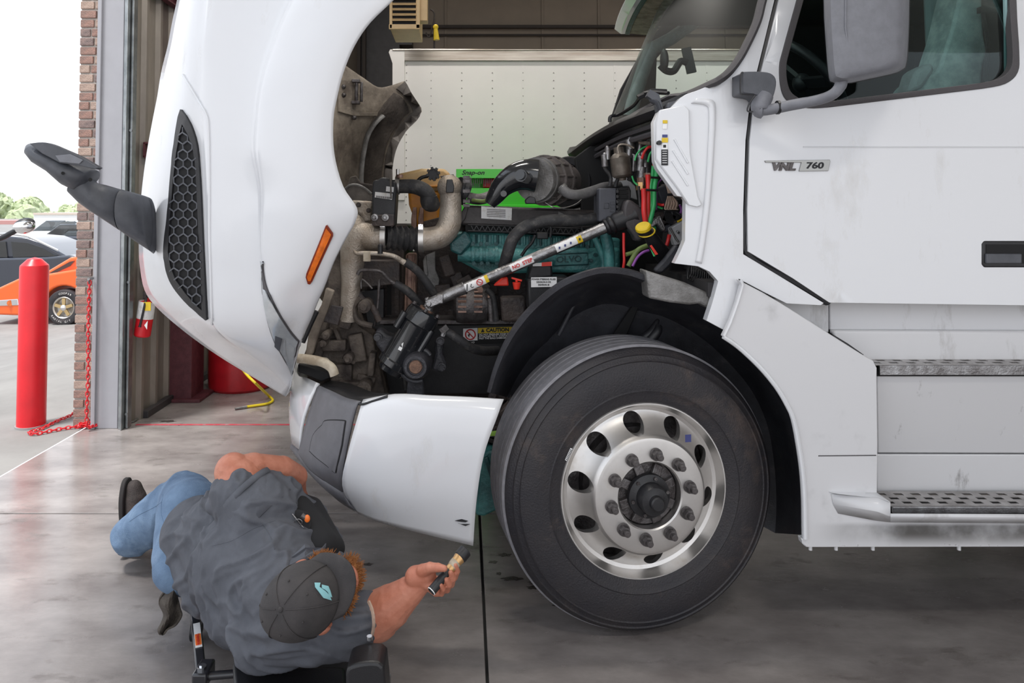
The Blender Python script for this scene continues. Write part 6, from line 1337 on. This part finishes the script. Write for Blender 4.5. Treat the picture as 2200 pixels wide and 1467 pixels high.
# wheel-arch liner
lr = cr([(1046,842),(1060,790),(1082,735),(1112,686),(1150,645),(1198,607),(1245,585),(1295,573),(1350,577),(1392,590),(1455,606),(1530,645),(1600,700),(1675,785),(1722,880),(1742,980),(1748,1080),(1745,1150)], 4)
def sc_c(f, Y_, c_=(1383,1010)): return [P(c_[0]+(x-c_[0])*f, c_[1]+(y-c_[1])*f, Y_) for x, y in lr]
bias = lambda L: L
inner = []
for x, y in lr:
    t_ = 1.0 if x < 1100 else 1
    inner.append((x, y))
def off_in(d_, Y_, fall=True):
    out = []; n = len(lr)
    for i, (x, y) in enumerate(lr):
        a, c2 = lr[max(i-1,0)], lr[min(i+1,n-1)]; tx, ty = c2[0]-a[0], c2[1]-a[1]; l = math.hypot(tx, ty); nx, ny = -ty/l, tx/l
        w_ = min(1, i/12); dd2 = d_*(.55+.45*w_) if i < 60 else d_
        out.append(P(x+nx*dd2, y+ny*dd2, Y_))
    return out
b = MB(); b.grid([off_in(0, 2.70), off_in(0, 2.60), off_in(3, 2.585), off_in(14, 2.59), off_in(17, 2.61), off_in(24, 2.68), off_in(45, 2.86), off_in(80, 2.99)]); tpart(b, 'wheel_liner', 'liner', ang=50)
b = MB(); c_c = P(1383,1000,3.08); e_ = off_in(80, 2.99); b.grid([e_, [p.lerp(c_c, .3)+V(0,.03,0) for p in e_], [p.lerp(c_c, .7) for p in e_], [p.lerp(c_c, .97) for p in e_]]); tpart(b, 'liner_back', 'liner', ang=60)
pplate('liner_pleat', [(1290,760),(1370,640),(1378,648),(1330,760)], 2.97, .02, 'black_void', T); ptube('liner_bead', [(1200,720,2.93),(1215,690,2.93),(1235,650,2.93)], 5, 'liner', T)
ptube('brake_hose', [(1378,730,2.85,10),(1400,712,2.85,9),(1412,690,2.86,5),(1414,686,2.86,2)], 8, 'black_plastic', T); ptube('brake_hose', [(1395,732,2.84,12),(1412,712,2.84,10),(1414,700,2.85,8)], 10, 'black_plastic', T)
pplate('liner_bracket', [(1387,580),(1423,592),(1470,606),(1533,634),(1540,642),(1527,666),(1505,652),(1482,655),(1440,650),(1394,641),(1391,606)], 2.555, .10, 'bracket_grey', T, .008)
ptube('air_duct', [(1478,585,2.75,14),(1500,588,2.75,15),(1520,600,2.75,15),(1536,618,2.75,13)], 14, 'black_void', T)
for k in range(12):
    q = P(1482+k*4.5, 585+k*2.2, 2.71); b = MB(); b.tube([q+V(sin(a)*.006, -cos(a)*.02, sin(a)*.026) for a in [2*pi*i/14 for i in range(14)]], .0025, 5, closed=True); b.obj('duct_ring', 'hose', T)
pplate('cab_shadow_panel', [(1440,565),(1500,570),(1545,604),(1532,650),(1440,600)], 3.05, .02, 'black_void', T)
# axle, leaf spring, teal brake parts behind the bumper
b = MB(); b.box((.64,3.75,.50), (.13,1.9,.13)); b.cyl((.64,2.72,.5), (.64,3.0,.5), .09, n=20); tpart(b, 'front_axle', 'steel_dark', bevel=.02)
pplate('leaf_spring', [(900,905),(1085,935),(1085,945),(900,915)], 3.0, .08, 'steel_dark', T); pplate('leaf_spring', [(1030,935),(1090,952),(1090,962),(1030,945)], 3.0, .08, 'engine_dark', T)
td = pplate('drag_link_guard', [(1030,985),(1050,968),(1085,972),(1092,1085),(1040,1110),(1022,1108)], 2.95, .12, 'teal', T, .01)
pplate('guard_edge', [(1040,985),(1048,982),(1084,1085),(1080,1096),(1068,1078)], 2.93, .03, 'teal_dark', td, .004)
pplate('green_tag', [(1052,928),(1068,926),(1076,934),(1074,937),(1052,937)], 2.96, .01, 'olive_wire', T, .002).data.materials[0] = M('lime', (.35,.62,.10), .5)
ptube('brake_line', [(1096,846,3.0,4),(1098,870,3.0,4),(1094,890,3.0,4)], 4, 'steel_dark', T)
b = MB()
for k in range(24):
    b.box(P(R2.uniform(1000,1110), R2.uniform(842,960), R2.uniform(3.05,3.15)), (R2.uniform(.03,.09), .06, R2.uniform(.03,.07)), Euler((0,R2.uniform(0,3),0)))
tpart(b, 'suspension_castings', 'engine_dark', bevel=.005)['kind'] = 'stuff'
b = MB(); b.box((1.9,3.75,.62), (2.9,.9,.16)); tpart(b, 'chassis_underside', 'engine_dark')
# off-side front wheel (mirrored position)
ofw = V(.64, 4.93, .5); b = MB(); b.lathe(ofw, (0,1,0), [(0,-.2),(.49,-.27),(.50,-.2),(.50,.0),(.47,.02),(.30,0),(0,-.05)], 48); tpart(b, 'front_tyre', 'rubber')
# ============================================================ THE MECHANIC on his creeper
PB = V(-.75, 2.35, 0)
man = thing('person', PB, 'man in grey work shirt, jeans and dark cap lying on a creeper holding a torch', 'person')
pel = P(418,1140,2.66); bel = P(470,1190,2.50); che = P(560,1215,2.32); nek = P(655,1262,2.13)
Ls = P(548,1085,2.34); Rs = P(735,1345,2.12)            # left (upper) and right (lower) shoulder
Le = P(500,1012,2.36); Lf = P(605,1008,2.46); Lw = P(636,1024,2.54)
Re = P(812,1325,2.14); Rw = P(905,1250,2.10); Rh = P(935,1240,2.09)
H = P(668,1282,2.02); Hc = V(-.30,-.82,.24).normalized(); Hf = V(.86,-.02,.50); Hf = (Hf-Hc*Hf.dot(Hc)).normalized(); Hl = Hf.cross(Hc); Hl = Hl if Hl.z > 0 else -Hl
HR = Matrix((Hf, Hl, Hc)).transposed()                 # local x = face, y = left, z = crown
def hp(x, y, z): return H + HR @ V(x, y, z)
b = MB()
b.ell(hp(0,0,.012), (.094,.076,.108), HR); b.ell(hp(.030,0,-.050), (.072,.062,.080), HR); b.ell(hp(.06,0,-.085), (.045,.045,.04), HR)
b.ell(hp(.108,0,-.028), (.018,.015,.026), HR); b.ell(hp(.095,0,-.072), (.020,.030,.012), HR)
for s in (-1, 1):
    b.ell(hp(.086, s*.031, .002), (.014,.016,.012), HR); b.ell(hp(-.006, s*.083, -.018), (.022,.010,.034), HR); b.ell(hp(.0, s*.090, -.006), (.018,.009,.020), HR)
cap(b, hp(-.02,0,-.06), .062, nek, .066); cap(b, nek, .07, che, .10)
cap(b, che, .12, bel, .11); cap(b, bel, .11, pel, .09)
# upper (left) arm folded over, fore arm towards the truck, hand resting at the waist
cap(b, Ls, .085, Le.lerp(Ls,.25), .070); cap(b, Le.lerp(Ls,.25), .070, Le, .058); cap(b, Le+V(.012,.0,-.012), .058, Le.lerp(Lf,.4), .056); cap(b, Le.lerp(Lf,.4), .055, Lf, .043); cap(b, Lf, .044, Lw, .040)
hL = P(636,1058,2.60); cap(b, Lw, .034, hL, .036); b.ell((Lw+hL)/2, (.030,.045,.05))
for k in range(4): 
    q = hL+V(-.018+.014*k, .03, -.01); cap(b, q-V(0,.03,-.02), .011, q+V(.004*k-.01,.03,-.035), .0095, 10); cap(b, q+V(.004*k-.01,.03,-.035), .0095, q+V(-.025,.035,-.06), .008, 10)
cap(b, Lw+V(-.02,0,0), .012, hL+V(-.045,-.01,-.015), .010, 10)
# lower (right) arm
cap(b, Rs, .078, Re, .066); cap(b, Re+V(-.01,0,.0), .068, Re.lerp(Rw,.30), .060); cap(b, Re.lerp(Rw,.30), .060, Re.lerp(Rw,.7), .043); cap(b, Re.lerp(Rw,.7), .043, Rw, .031)
# right hand holding the torch: palm, thumb and four unequal fingers curled round the handle
t0, t1 = P(926,1271,2.02), P(1001,1182,2.10); td_ = (t1-t0).normalized(); tm = t0.lerp(t1, .45)
def chain_(pts, rr, n=12):
    q = [P(*p) for p in pts]
    for k in range(len(q)-1): cap(b, q[k], rr[k], q[k+1], rr[k+1], n)
    for k in range(1, len(q)-1): b.ell(q[k], rr[k]*1.06, nu=n, nv=10)
Rw = P(893,1240,2.10)
cap(b, Rw, .0315, P(908,1238,2.095), .031, 20); b.ell(P(915,1238,2.088), (.030,.024,.033), nu=20); cap(b, P(918,1232,2.09), .022, P(928,1256,2.095), .020, 16); cap(b, P(912,1250,2.085), .020, P(926,1258,2.075), .014, 14)
chain_([(908,1226,2.08),(924,1219,2.062),(941,1219,2.044),(955,1221,2.034)], [.019,.0145,.0120,.0092])
chain_([(922,1246,2.115),(958,1246,2.118),(977,1240,2.090),(982,1227,2.070),(978,1214,2.062)], [.013,.0100,.0096,.0090,.0076])
chain_([(922,1252,2.108),(954,1259,2.108),(970,1255,2.076),(974,1242,2.056),(968,1230,2.046)], [.013,.0100,.0096,.0090,.0076])
chain_([(922,1258,2.100),(946,1269,2.094),(961,1267,2.062),(965,1256,2.044),(959,1245,2.036)], [.012,.0094,.0090,.0084,.0072])
chain_([(922,1262,2.088),(936,1275,2.074),(949,1275,2.048),(952,1265,2.034),(947,1257,2.028)], [.011,.0084,.0080,.0075,.0066])
# legs (under the jeans), shins and ankles
kn1 = P(392,1062,2.93); an1 = P(288,1120,3.10); kn2 = P(440,1125,2.90); an2 = P(385,1130,3.02)
cap(b, pel, .10, kn1, .07); cap(b, kn1, .06, an1, .042); cap(b, pel, .10, kn2, .07); cap(b, kn2, .06, an2, .042)
body = remesh(b, 'body', .0030, 'skin', man, 3, .5)
# hair and beard
R3 = random.Random(5)
def hairtuft(name, pts, mat, n, ln, dirv, rr=.0015):
    b = MB()
    for _ in range(n):
        c, rad = R3.choice(pts); d = V(R3.gauss(0,1), R3.gauss(0,1), R3.gauss(0,1)).normalized(); q = c+V(*[d[i]*rad for i in range(3)])
        g = (d*.8+dirv*.7+V(R3.uniform(-.4,.4), R3.uniform(-.4,.4), R3.uniform(-.4,.4))).normalized(); L_ = ln*R3.uniform(.5,1.2)
        m_ = q+g*L_*.5+V(R3.uniform(-.3,.3), R3.uniform(-.3,.3), R3.uniform(-.3,.3))*L_*.3
        b.tube([q-g*.004, m_, q+g*L_], [rr, rr, rr*.4], 4)
    o = b.obj(name, mat, man, False); o['kind'] = 'stuff'; return o
bd = [(hp(.045,0,-.100), .046), (hp(.070,0,-.078), .030), (hp(.055,.055,-.045), .026), (hp(.03,.07,-.05), .022), (hp(.03,.045,-.075), .032), (hp(.03,-.045,-.075), .032), (hp(.06,.0,-.120), .036), (hp(.055,.03,-.045), .034), (hp(.055,-.035,-.05), .036), (hp(.08,.02,-.10), .030)]
b = MB()
for c, r_ in bd: b.ell(c, r_)
remesh(b, 'beard', .005, 'hair', man, 4); hairtuft('beard_curls', bd, 'hair', 3400, .017, (Hf*.4-Hc*.3), .0010)
hd = [(hp(-.055, .050, -.035), .034), (hp(-.02, .066, .0), .026), (hp(-.075, .02, -.04), .036), (hp(-.075,-.02,-.04), .036), (hp(-.05,-.05,-.04), .034)]
b = MB()
for c, r_ in hd: b.ell(c, r_)
remesh(b, 'hair', .005, 'hair_grey', man, 4); hairtuft('hair_stubble', hd, 'hair_grey', 500, .008, V(0,0,0), .0008)
# cap: crown, seams, button, brim, back strap opening, emblem
CS = .90
prc = []
for k in range(15):
    a = pi/2*k/14; prc.append((.116*cos(a)**.80 if k < 14 else 0, .118*sin(a)))
def capm(): 
    m = (HR @ Matrix.Diagonal((CS, CS, CS))).to_4x4(); m.translation = hp(-.004, 0, .030); return m
b = MB(); g = []
for k in range(15):
    a = pi/2*k/14
    g.append([V(.128*cos(a)**.75*cos(t)*(1 if a < 1.5 else 0), .104*cos(a)**.75*sin(t)*(1 if a < 1.5 else 0), .125*sin(a)**1.0) for t in [2*pi*i/48 for i in range(49)]])
b.grid(g); b.b.transform(capm()); bmesh.ops.remove_doubles(b.b, verts=b.b.verts, dist=.0002); cp_ = b.obj('cap', 'cap_cloth', man, solid=.004, soff=-1); cp_['label'] = 'dark grey baseball cap'
for k in range(6):
    t = pi/6+k*pi/3; b = MB(); b.tube([V(.1295*cos(a)**.75*cos(t), .1055*cos(a)**.75*sin(t), .1262*sin(a)) for a in [1.5*i/12 for i in range(13)]], .0016, 5); b.b.transform(capm()); b.obj('cap_seam', 'cap_cloth', cp_)
b = MB(); b.ell((0,0,.126), (.008,.008,.005), nu=12, nv=8); b.b.transform(capm()); b.obj('cap_button', 'cap_cloth', cp_)
for k in range(6):
    t = k*pi/3; a = 1.0; b = MB(); b.ell((.130*cos(a)**.75*cos(t), .106*cos(a)**.75*sin(t), .126*sin(a)), .0035, nu=8, nv=6); b.b.transform(capm()); b.obj('eyelet', 'cap_cloth', cp_)
b = MB(); rows = []
for i in range(9):
    u = i/8; rows.append([V(.118*cos(th)+u*.072*max(0, cos(th*.92)), .100*sin(th)*(1+.04*u), .004+u*.004-.030*(sin(th)**2)*u) for th in [radians(-62+124*j/20) for j in range(21)]])
b.grid(rows); b.b.transform(capm()); b.obj('brim', 'cap_cloth', cp_, solid=.004)
# emblem on the front panel
cpb = BVHTree.FromPolygons([v.co for v in cp_.data.vertices], [p.vertices for p in cp_.data.polygons])
for pl_ in ([(675,1253),(687,1253),(685,1262),(697,1270),(706,1279),(710,1289),(693,1284),(684,1272),(676,1262)], [(690,1257),(703,1260),(707,1269),(711,1283),(706,1281),(702,1272),(697,1268),(690,1264)]):
    skin('emblem', [(x, y) for x, y in pl_], cpb, -.001, .002, 'logo', cp_, step=6)
# shirt
b = MB()
b.ell(che.lerp(bel,.15)+V(.0,.0,.0), (.19,.18,.19)); cap(b, P(560,1150,2.36), .150, P(640,1310,2.13), .130, 20); cap(b, P(480,1155,2.52), .155, P(545,1295,2.28), .135, 20)
cap(b, P(428,1150,2.62), .135, P(465,1235,2.48), .125, 20); cap(b, P(560,1360,2.15), .095, P(690,1370,2.08), .070, 20); cap(b, nek+V(-.03,.02,-.02), .088, che, .17, 20); cap(b, P(545,1280,2.27), .125, P(610,1340,2.13), .105, 20)
cap(b, P(560,1100,2.36), .13, P(660,1120,2.44), .075, 20); cap(b, P(650,1130,2.42), .075, P(700,1215,2.28), .07, 20); cap(b, Rs+V(-.03,0,.0), .098, Rs.lerp(Re,.35), .088, 18)
cap(b, P(560,1100,2.33), .120, P(515,1062,2.35), .098, 20)
sh0 = P(500,1030,2.355)
shirt = remesh(b, 'shirt', .006, 'shirt', man, 14, .5)
me = shirt.data
# cloth folds: geometry displaced along normals by directional ridges
import mathutils.noise as mn
bm = bmesh.new(); bm.from_mesh(me); bm.normal_update(); bd_ = (nek-pel).normalized()
for v in bm.verts:
    p = v.co; q = V(p.dot(bd_)*3.6, p.dot(V(.3,.3,.9))*8, p.dot(V(.6,-.6,.2))*7)+V(1,1,1)*mn.noise(p*5)*.9
    n1 = mn.noise(q*1.5); n2 = mn.noise(q*2.7+V(5,2,1)); hem = min(1, max(0, ((p-pel).dot(bd_)-.02)/.12)); f = (max(0, 1-abs(n1)*2.4)**3*.019 + max(0, 1-abs(n2)*2.6)**2*.007)*hem
    v.co += v.normal*(f-.005*hem)
[bmesh.ops.smooth_vert(bm, verts=bm.verts, factor=.5, use_axis_x=True, use_axis_y=True, use_axis_z=True) for _ in range(3)]; bm.to_mesh(me); bm.free(); me.polygons.foreach_set('use_smooth', [True]*len(me.polygons))
# upper sleeve, open tube with hem
sl0, sl1 = P(572,1112,2.32), P(512,1040,2.352); sd = (sl1-sl0).normalized()
b = MB(); b.lathe(sl0, sd, [(.110,0),(.104,.04),(.098,.075),(.094,.100),(.092,.112)], 40)
for v in b.b.verts: v.co += V(mn.noise(v.co*14), mn.noise(v.co*14+V(3,1,0)), mn.noise(v.co*14+V(0,5,1)))*.010
b.obj('sleeve', 'shirt', shirt, solid=.005); b = MB(); b.lathe(sl0+sd*.094, sd, [(.0965,0),(.0950,.010),(.0940,.020)], 40); b.obj('sleeve_hem', 'shirt', shirt, solid=.003)
# dark front yoke panel with pocket, clipped pens; collar
fp = [P(600,1062,2.40), P(645,1066,2.50), P(684,1100,2.44), P(712,1150,2.34), P(735,1196,2.24), P(700,1205,2.20), P(660,1160,2.24), P(625,1105,2.30)]
b = MB()
c0 = P(650,1120,2.40)
cap(b, P(610,1080,2.42), .052, P(668,1095,2.46), .040); cap(b, P(668,1095,2.45), .042, P(716,1178,2.30), .038); cap(b, P(632,1110,2.38), .07, P(690,1180,2.28), .06)
sp_ = remesh(b, 'shirt_front_panel', .006, 'shirt_black', man, 8); sp_['label'] = 'black front panel of the shirt'
b = MB(); b.prism([P(625,1094,2.29), P(662,1104,2.29), P(668,1130,2.27), P(660,1152,2.26), P(640,1128,2.27)], (0,.008,.004)); pk = b.obj('pocket', 'shirt_black', sp_, False, bevel=.003)
b = MB(); b.cyl(P(628,1104,2.275), P(652,1134,2.265), .0022, n=6); b.tube([P(641,1122,2.262)+V(cos(a)*.012,0,sin(a)*.010) for a in [2*pi*i/14 for i in range(14)]], .0013, 5, closed=True); b.obj('pocket_embroidery', 'steel', pk); b = MB(); b.ell(P(660,1114,2.262), (.009,.006,.012)); b.obj('orange_toggle', 'orange_bit', pk); b = MB(); b.cyl(P(648,1106,2.265), P(656,1112,2.265), .008, n=10); b.obj('pen_cap', 'steel_dark', pk)
b = MB(); b.prism([P(598,1232,2.12), P(618,1212,2.13), P(655,1178,2.15), P(656,1186,2.14), P(690,1190,2.16), P(701,1174,2.17), P(692,1188,2.15), P(655,1206,2.12), P(625,1222,2.10)], (0,.006,.012)); b.obj('collar', 'shirt', man, False, bevel=.002)
for pts_ in ([(455,1172),(500,1160),(545,1135),(590,1118)], [(560,1122),(580,1150),(590,1180)]):
    b = MB(); bv = BVHTree.FromPolygons([v.co for v in me.vertices], [p.vertices for p in me.polygons]); b.tube([surf(bv, x, y, -.0062, 2.3) for x, y in cr(pts_, 6)], .0013, 5); b.obj('yoke_seam', 'shirt', shirt)
b = MB(); b.tube(cr([P(792,1292,2.06), P(800,1312,2.04), P(803,1340,2.03), P(800,1362,2.04)], 5), .005, 6); b.obj('sleeve_edge', 'tan_wire', man)
# jeans
b = MB()
cap(b, P(408,1140,2.70), .125, P(412,1192,2.62), .132, 20); cap(b, P(410,1105,2.74), .125, P(395,1072,2.88), .100, 20); cap(b, P(400,1150,2.72), .11, P(438,1115,2.90), .09, 20)
cap(b, P(392,1070,2.93), .095, P(350,1100,2.99), .090, 20); cap(b, P(350,1100,2.99), .090, P(303,1138,3.05), .087, 20); cap(b, P(303,1138,3.05), .086, P(284,1152,3.06), .082, 20)
cap(b, P(440,1120,2.92), .085, P(385,1128,3.04), .07, 18); cap(b, P(395,1190,2.62), .11, P(385,1215,2.56), .09, 18)
je = remesh(b, 'jeans', .0075, 'denim', man, 10, .5); me = je.data; bm = bmesh.new(); bm.from_mesh(me); bm.normal_update()
for v in bm.verts:
    p = v.co; q = V(p.x*9, p.y*5, p.z*7); n1 = mn.noise(q); hem = min(1, max(0, (p-pel).length-.17)/.1); v.co += v.normal*((max(0, 1-abs(n1)*2)**3)*.011-.002)*hem
[bmesh.ops.smooth_vert(bm, verts=bm.verts, factor=.5, use_axis_x=True, use_axis_y=True, use_axis_z=True) for _ in range(3)]; bm.to_mesh(me); bm.free(); me.polygons.foreach_set('use_smooth', [True]*len(me.polygons))
jb = BVHTree.FromPolygons([v.co for v in me.vertices], [p.vertices for p in me.polygons])
for pts_ in ([(350,1062),(346,1100),(352,1130),(345,1165)], [(278,1120),(300,1105),(330,1090),(348,1078)]):
    b = MB(); b.tube([surf(jb, x, y, -.0058, 2.9) for x, y in cr(pts_, 5)], .0014, 5); b.obj('seam', 'denim', je)
b = MB(); b.box(surf(jb, 374, 1138, .002, 2.7), (.018,.004,.028), Euler((0,.4,0))); b.obj('back_tab', 'red_drum', je, False)
# boots: sole plane faces left, toe points up
def boot(c, s_=1.0):
    b = MB()   # c = heel ground point
    cap(b, c+V(.035,0,.055), .050, c+V(.045,-.01,.12), .050, 16); cap(b, c+V(.040,0,.12), .050, c+V(.030,.0,.24), .046, 16); cap(b, c+V(.030,0,.24), .045, c+V(.022,0,.285), .034, 16); cap(b, c+V(.05,0,.09), .052, c+V(.15,-.02,.085), .052, 16)
    o = remesh(b, 'boot', .006, 'boot', man, 5)
    b = MB(); out = [(-.048,.02),(-.052,.07),(-.040,.13),(-.050,.20),(-.050,.26),(-.030,.315),(0,.328),(.030,.315),(.048,.27),(.050,.20),(.040,.13),(.046,.07),(.042,.02),(0,.004)]
    b.prism([c+V(-.022-.0*z, y, z) for y, z in cr(out, 3, True)], (.020,0,0)); b.obj('sole', 'sole', o, True, bevel=.004)
    for k in range(3):
        b = MB(); q = c+V(.086-.012*k, -.045, .150+k*.024); b.tube([q+V(-.012,.0,-.006), q+V(0,-.006,0), q+V(.016,.012,.006)], .0026, 5); b.obj('lace', 'lace', o)
    return o
hb_ = G(272,1188,0.0); boot(V(hb_.x+.015, hb_.y-.02, .004)); boot(V(-1.19, 3.08, .004))
# torch in the hand
t = thing('torch', tm, 'slim black work torch with brass collar held out in the right hand below the bumper', 'torch')
tl_ = (t1-t0).length
b = MB(); b.lathe(t0, td_, [(0,.006),(.0095,.006),(.0105,.0),(.0122,.001),(.0128,.006),(.0128,tl_*.48),(.0118,tl_*.50),(0,tl_*.50)], 28); b.obj('handle', 'black_plastic', t, ang=35)
b = MB(); b.lathe(t0+td_*tl_*.49, td_, [(.0112,0),(.0130,.003),(.0130,.014),(.0150,.020),(.0150,.038),(.0165,.042),(.0165,tl_*.35)], 28); b.obj('collar', 'torch_brass', t, ang=35)
b = MB(); b.lathe(t0+td_*tl_*.81, td_, [(.0165,0),(.0188,.003),(.0188,tl_*.18),(.0165,tl_*.19),(.015,tl_*.17),(0,tl_*.16)], 28); b.obj('lamp_head', 'black_plastic', t, ang=35)
b = MB(); b.tube([t0+td_*.002+(MB().frame(td_)[0]*cos(a)+MB().frame(td_)[1]*sin(a))*.0118 for a in [2*pi*i/24 for i in range(24)]], .0016, 5, closed=True); b.obj('end_ring', 'label_clean', t)
b = MB(); b.lathe(t0+td_*tl_*.58, td_, [(.0133,0),(.0150,.006),(.0152,.018)], 28); b.obj('clear_window', 'cream', t)
# shop rag hanging from the back pocket
rg = thing('rag', P(368,1300,2.50), 'dirty brown shop rag hanging from the back pocket of the jeans', 'rag')
b = MB(); prof = [[(372,1248),(378,1250),(384,1254)],[(352,1272),(368,1276),(382,1280)],[(341,1292),(362,1300),(386,1306)],[(352,1318),(366,1322),(390,1322)],[(348,1336),(360,1338),(378,1342)],[(340,1352),(350,1356),(360,1352)],[(343,1362),(348,1364),(354,1360)]]
fine = [[q for q in cr(r, 6)] for r in prof]; C_ = [cr([r[j] for r in fine], 5) for j in range(len(fine[0]))]
gr = []
for i in range(len(C_[0])): gr.append([P(C_[j][i][0], C_[j][i][1], 2.50+.022*sin(j*.62+i*.12)+.006*sin(i*.5)) for j in range(len(C_))])
b.grid(gr); b.obj('cloth', 'rag', rg, solid=.006)
# creeper
cr_ = thing('creeper', V(-.62,2.2,0), 'black padded mechanic creeper on casters under the man', 'creeper')
def cg(px, py, z): return G(px, py, z)
zt_ = .150
fr0, fr1 = cg(418,1310,.115), cg(432,1452,.105)
b = MB(); b.bar(fr0, fr1, .030, .032); b.obj('side_rail', 'creeper_frame', cr_, bevel=.005)
d_ = (fr1-fr0).normalized(); q = fr0.lerp(fr1, .50)+V(0,0,.018)
decal('warning_label', q, V(1,0,0)-d_*d_.x, d_, .021, .135, 'label_clean', cr_, .002); decal('warning_band', q-d_*-.028+V(0,0,.0016), V(1,0,0)-d_*d_.x, d_, .018, .060, 'orange_bit', cr_, .001)
text('warning_word', 'WARNING', .013, q+d_*.030+V(0,0,.0032), -d_, V(1,0,0)*-1, 'ink_red', cr_, ext=.0003)
b = MB(); c_ = fr1+V(.0,-.0,.0); b.box(c_+V(.004,.01,.0), (.045,.08,.045)); br_ = b.obj('caster_bracket', 'creeper_frame', cr_, bevel=.006)
b = MB(); q = c_+V(.002,.0,.022); b.cyl(q, q+V(0,0,.008), .013, n=16); b.cyl(q, q+V(0,0,.012), .008, n=6); b.obj('bracket_bolt', 'chrome', br_, False)
b = MB(); b.cyl(c_+V(.02,.0,0), c_+V(.17,.02,.0), .012, n=12); b.obj('cross_bar', 'creeper_frame', cr_)
for q in (c_+V(0,0,-.03), c_+V(.55,.0,-.03), fr0+V(0,.02,-.05), c_+V(.28,-.28,-.03)):
    b = MB(); zc2 = .036; b.cyl(V(q.x-.012,q.y,zc2), V(q.x+.012,q.y,zc2), .0355, n=24); w2 = b.obj('caster', 'creeper_black', cr_, ang=35)
    b = MB(); b.box((q.x,q.y,.078), (.034,.03,.05)); b.obj('caster_fork', 'steel', w2, False)
# deck and moulded head rest
dk = [cg(500,1385,.12), cg(508,1500,.10), cg(824,1500,.10), cg(822,1400,.14), cg(800,1372,.15), cg(700,1330,.12), cg(480,1240,.12), cg(455,1290,.12)]
b = MB(); b.prism([V(p.x,p.y,.10) for p in dk], (0,0,.035)); b.obj('deck', 'creeper_black', cr_, bevel=.012, bseg=3)
b = MB(); b.prism([V(p.x,p.y,.13) for p in [cg(500,1420,.15), cg(504,1520,.15), cg(745,1520,.15), cg(742,1432,.15), cg(620,1432,.15)]], (0,0,.022)); b.obj('pad', 'creeper_black', cr_, bevel=.014, bseg=3)
q0 = P(790,1392,1.98); b = MB(); b.prism([P(x, y, 1.90) for x, y in cr([(742,1452),(748,1434),(775,1425),(806,1423),(820,1430),(826,1448),(826,1560),(745,1560)], 3)], (0,.09,0)); b.obj('head_rest_block', 'creeper_black', cr_, bevel=.018, bseg=3)
b = MB(); b.cyl(P(794,1366,1.99), P(794,1374,1.99), .008, n=12); b.obj('rest_bolt', 'chrome', cr_)
# ============================================================ small marks on the floor
for px, py, r_, e_ in ((1085,1192,.030,.5),(1060,1207,.018,.6),(1100,1243,.040,.4),(1165,1252,.05,.35),(1145,1262,.022,.6),(1180,1266,.018,.5),(1072,1232,.010,1),(790,1212,.022,.5),(1205,1300,.03,.4),(360,905,.05,.5),(385,912,.03,.6)):
    c = G(px, py, .0006); b = MB(); n = 18
    b.prism([c+V(cos(2*pi*i/n)*r_*(1+.35*sin(i*2.3+px)), sin(2*pi*i/n)*r_*e_*(1+.3*cos(i*1.7+py)), 0) for i in range(n)], (0,0,.0006)); b.obj('oil_stain', 'stain', fl, False)
bpy.context.view_layer.update()
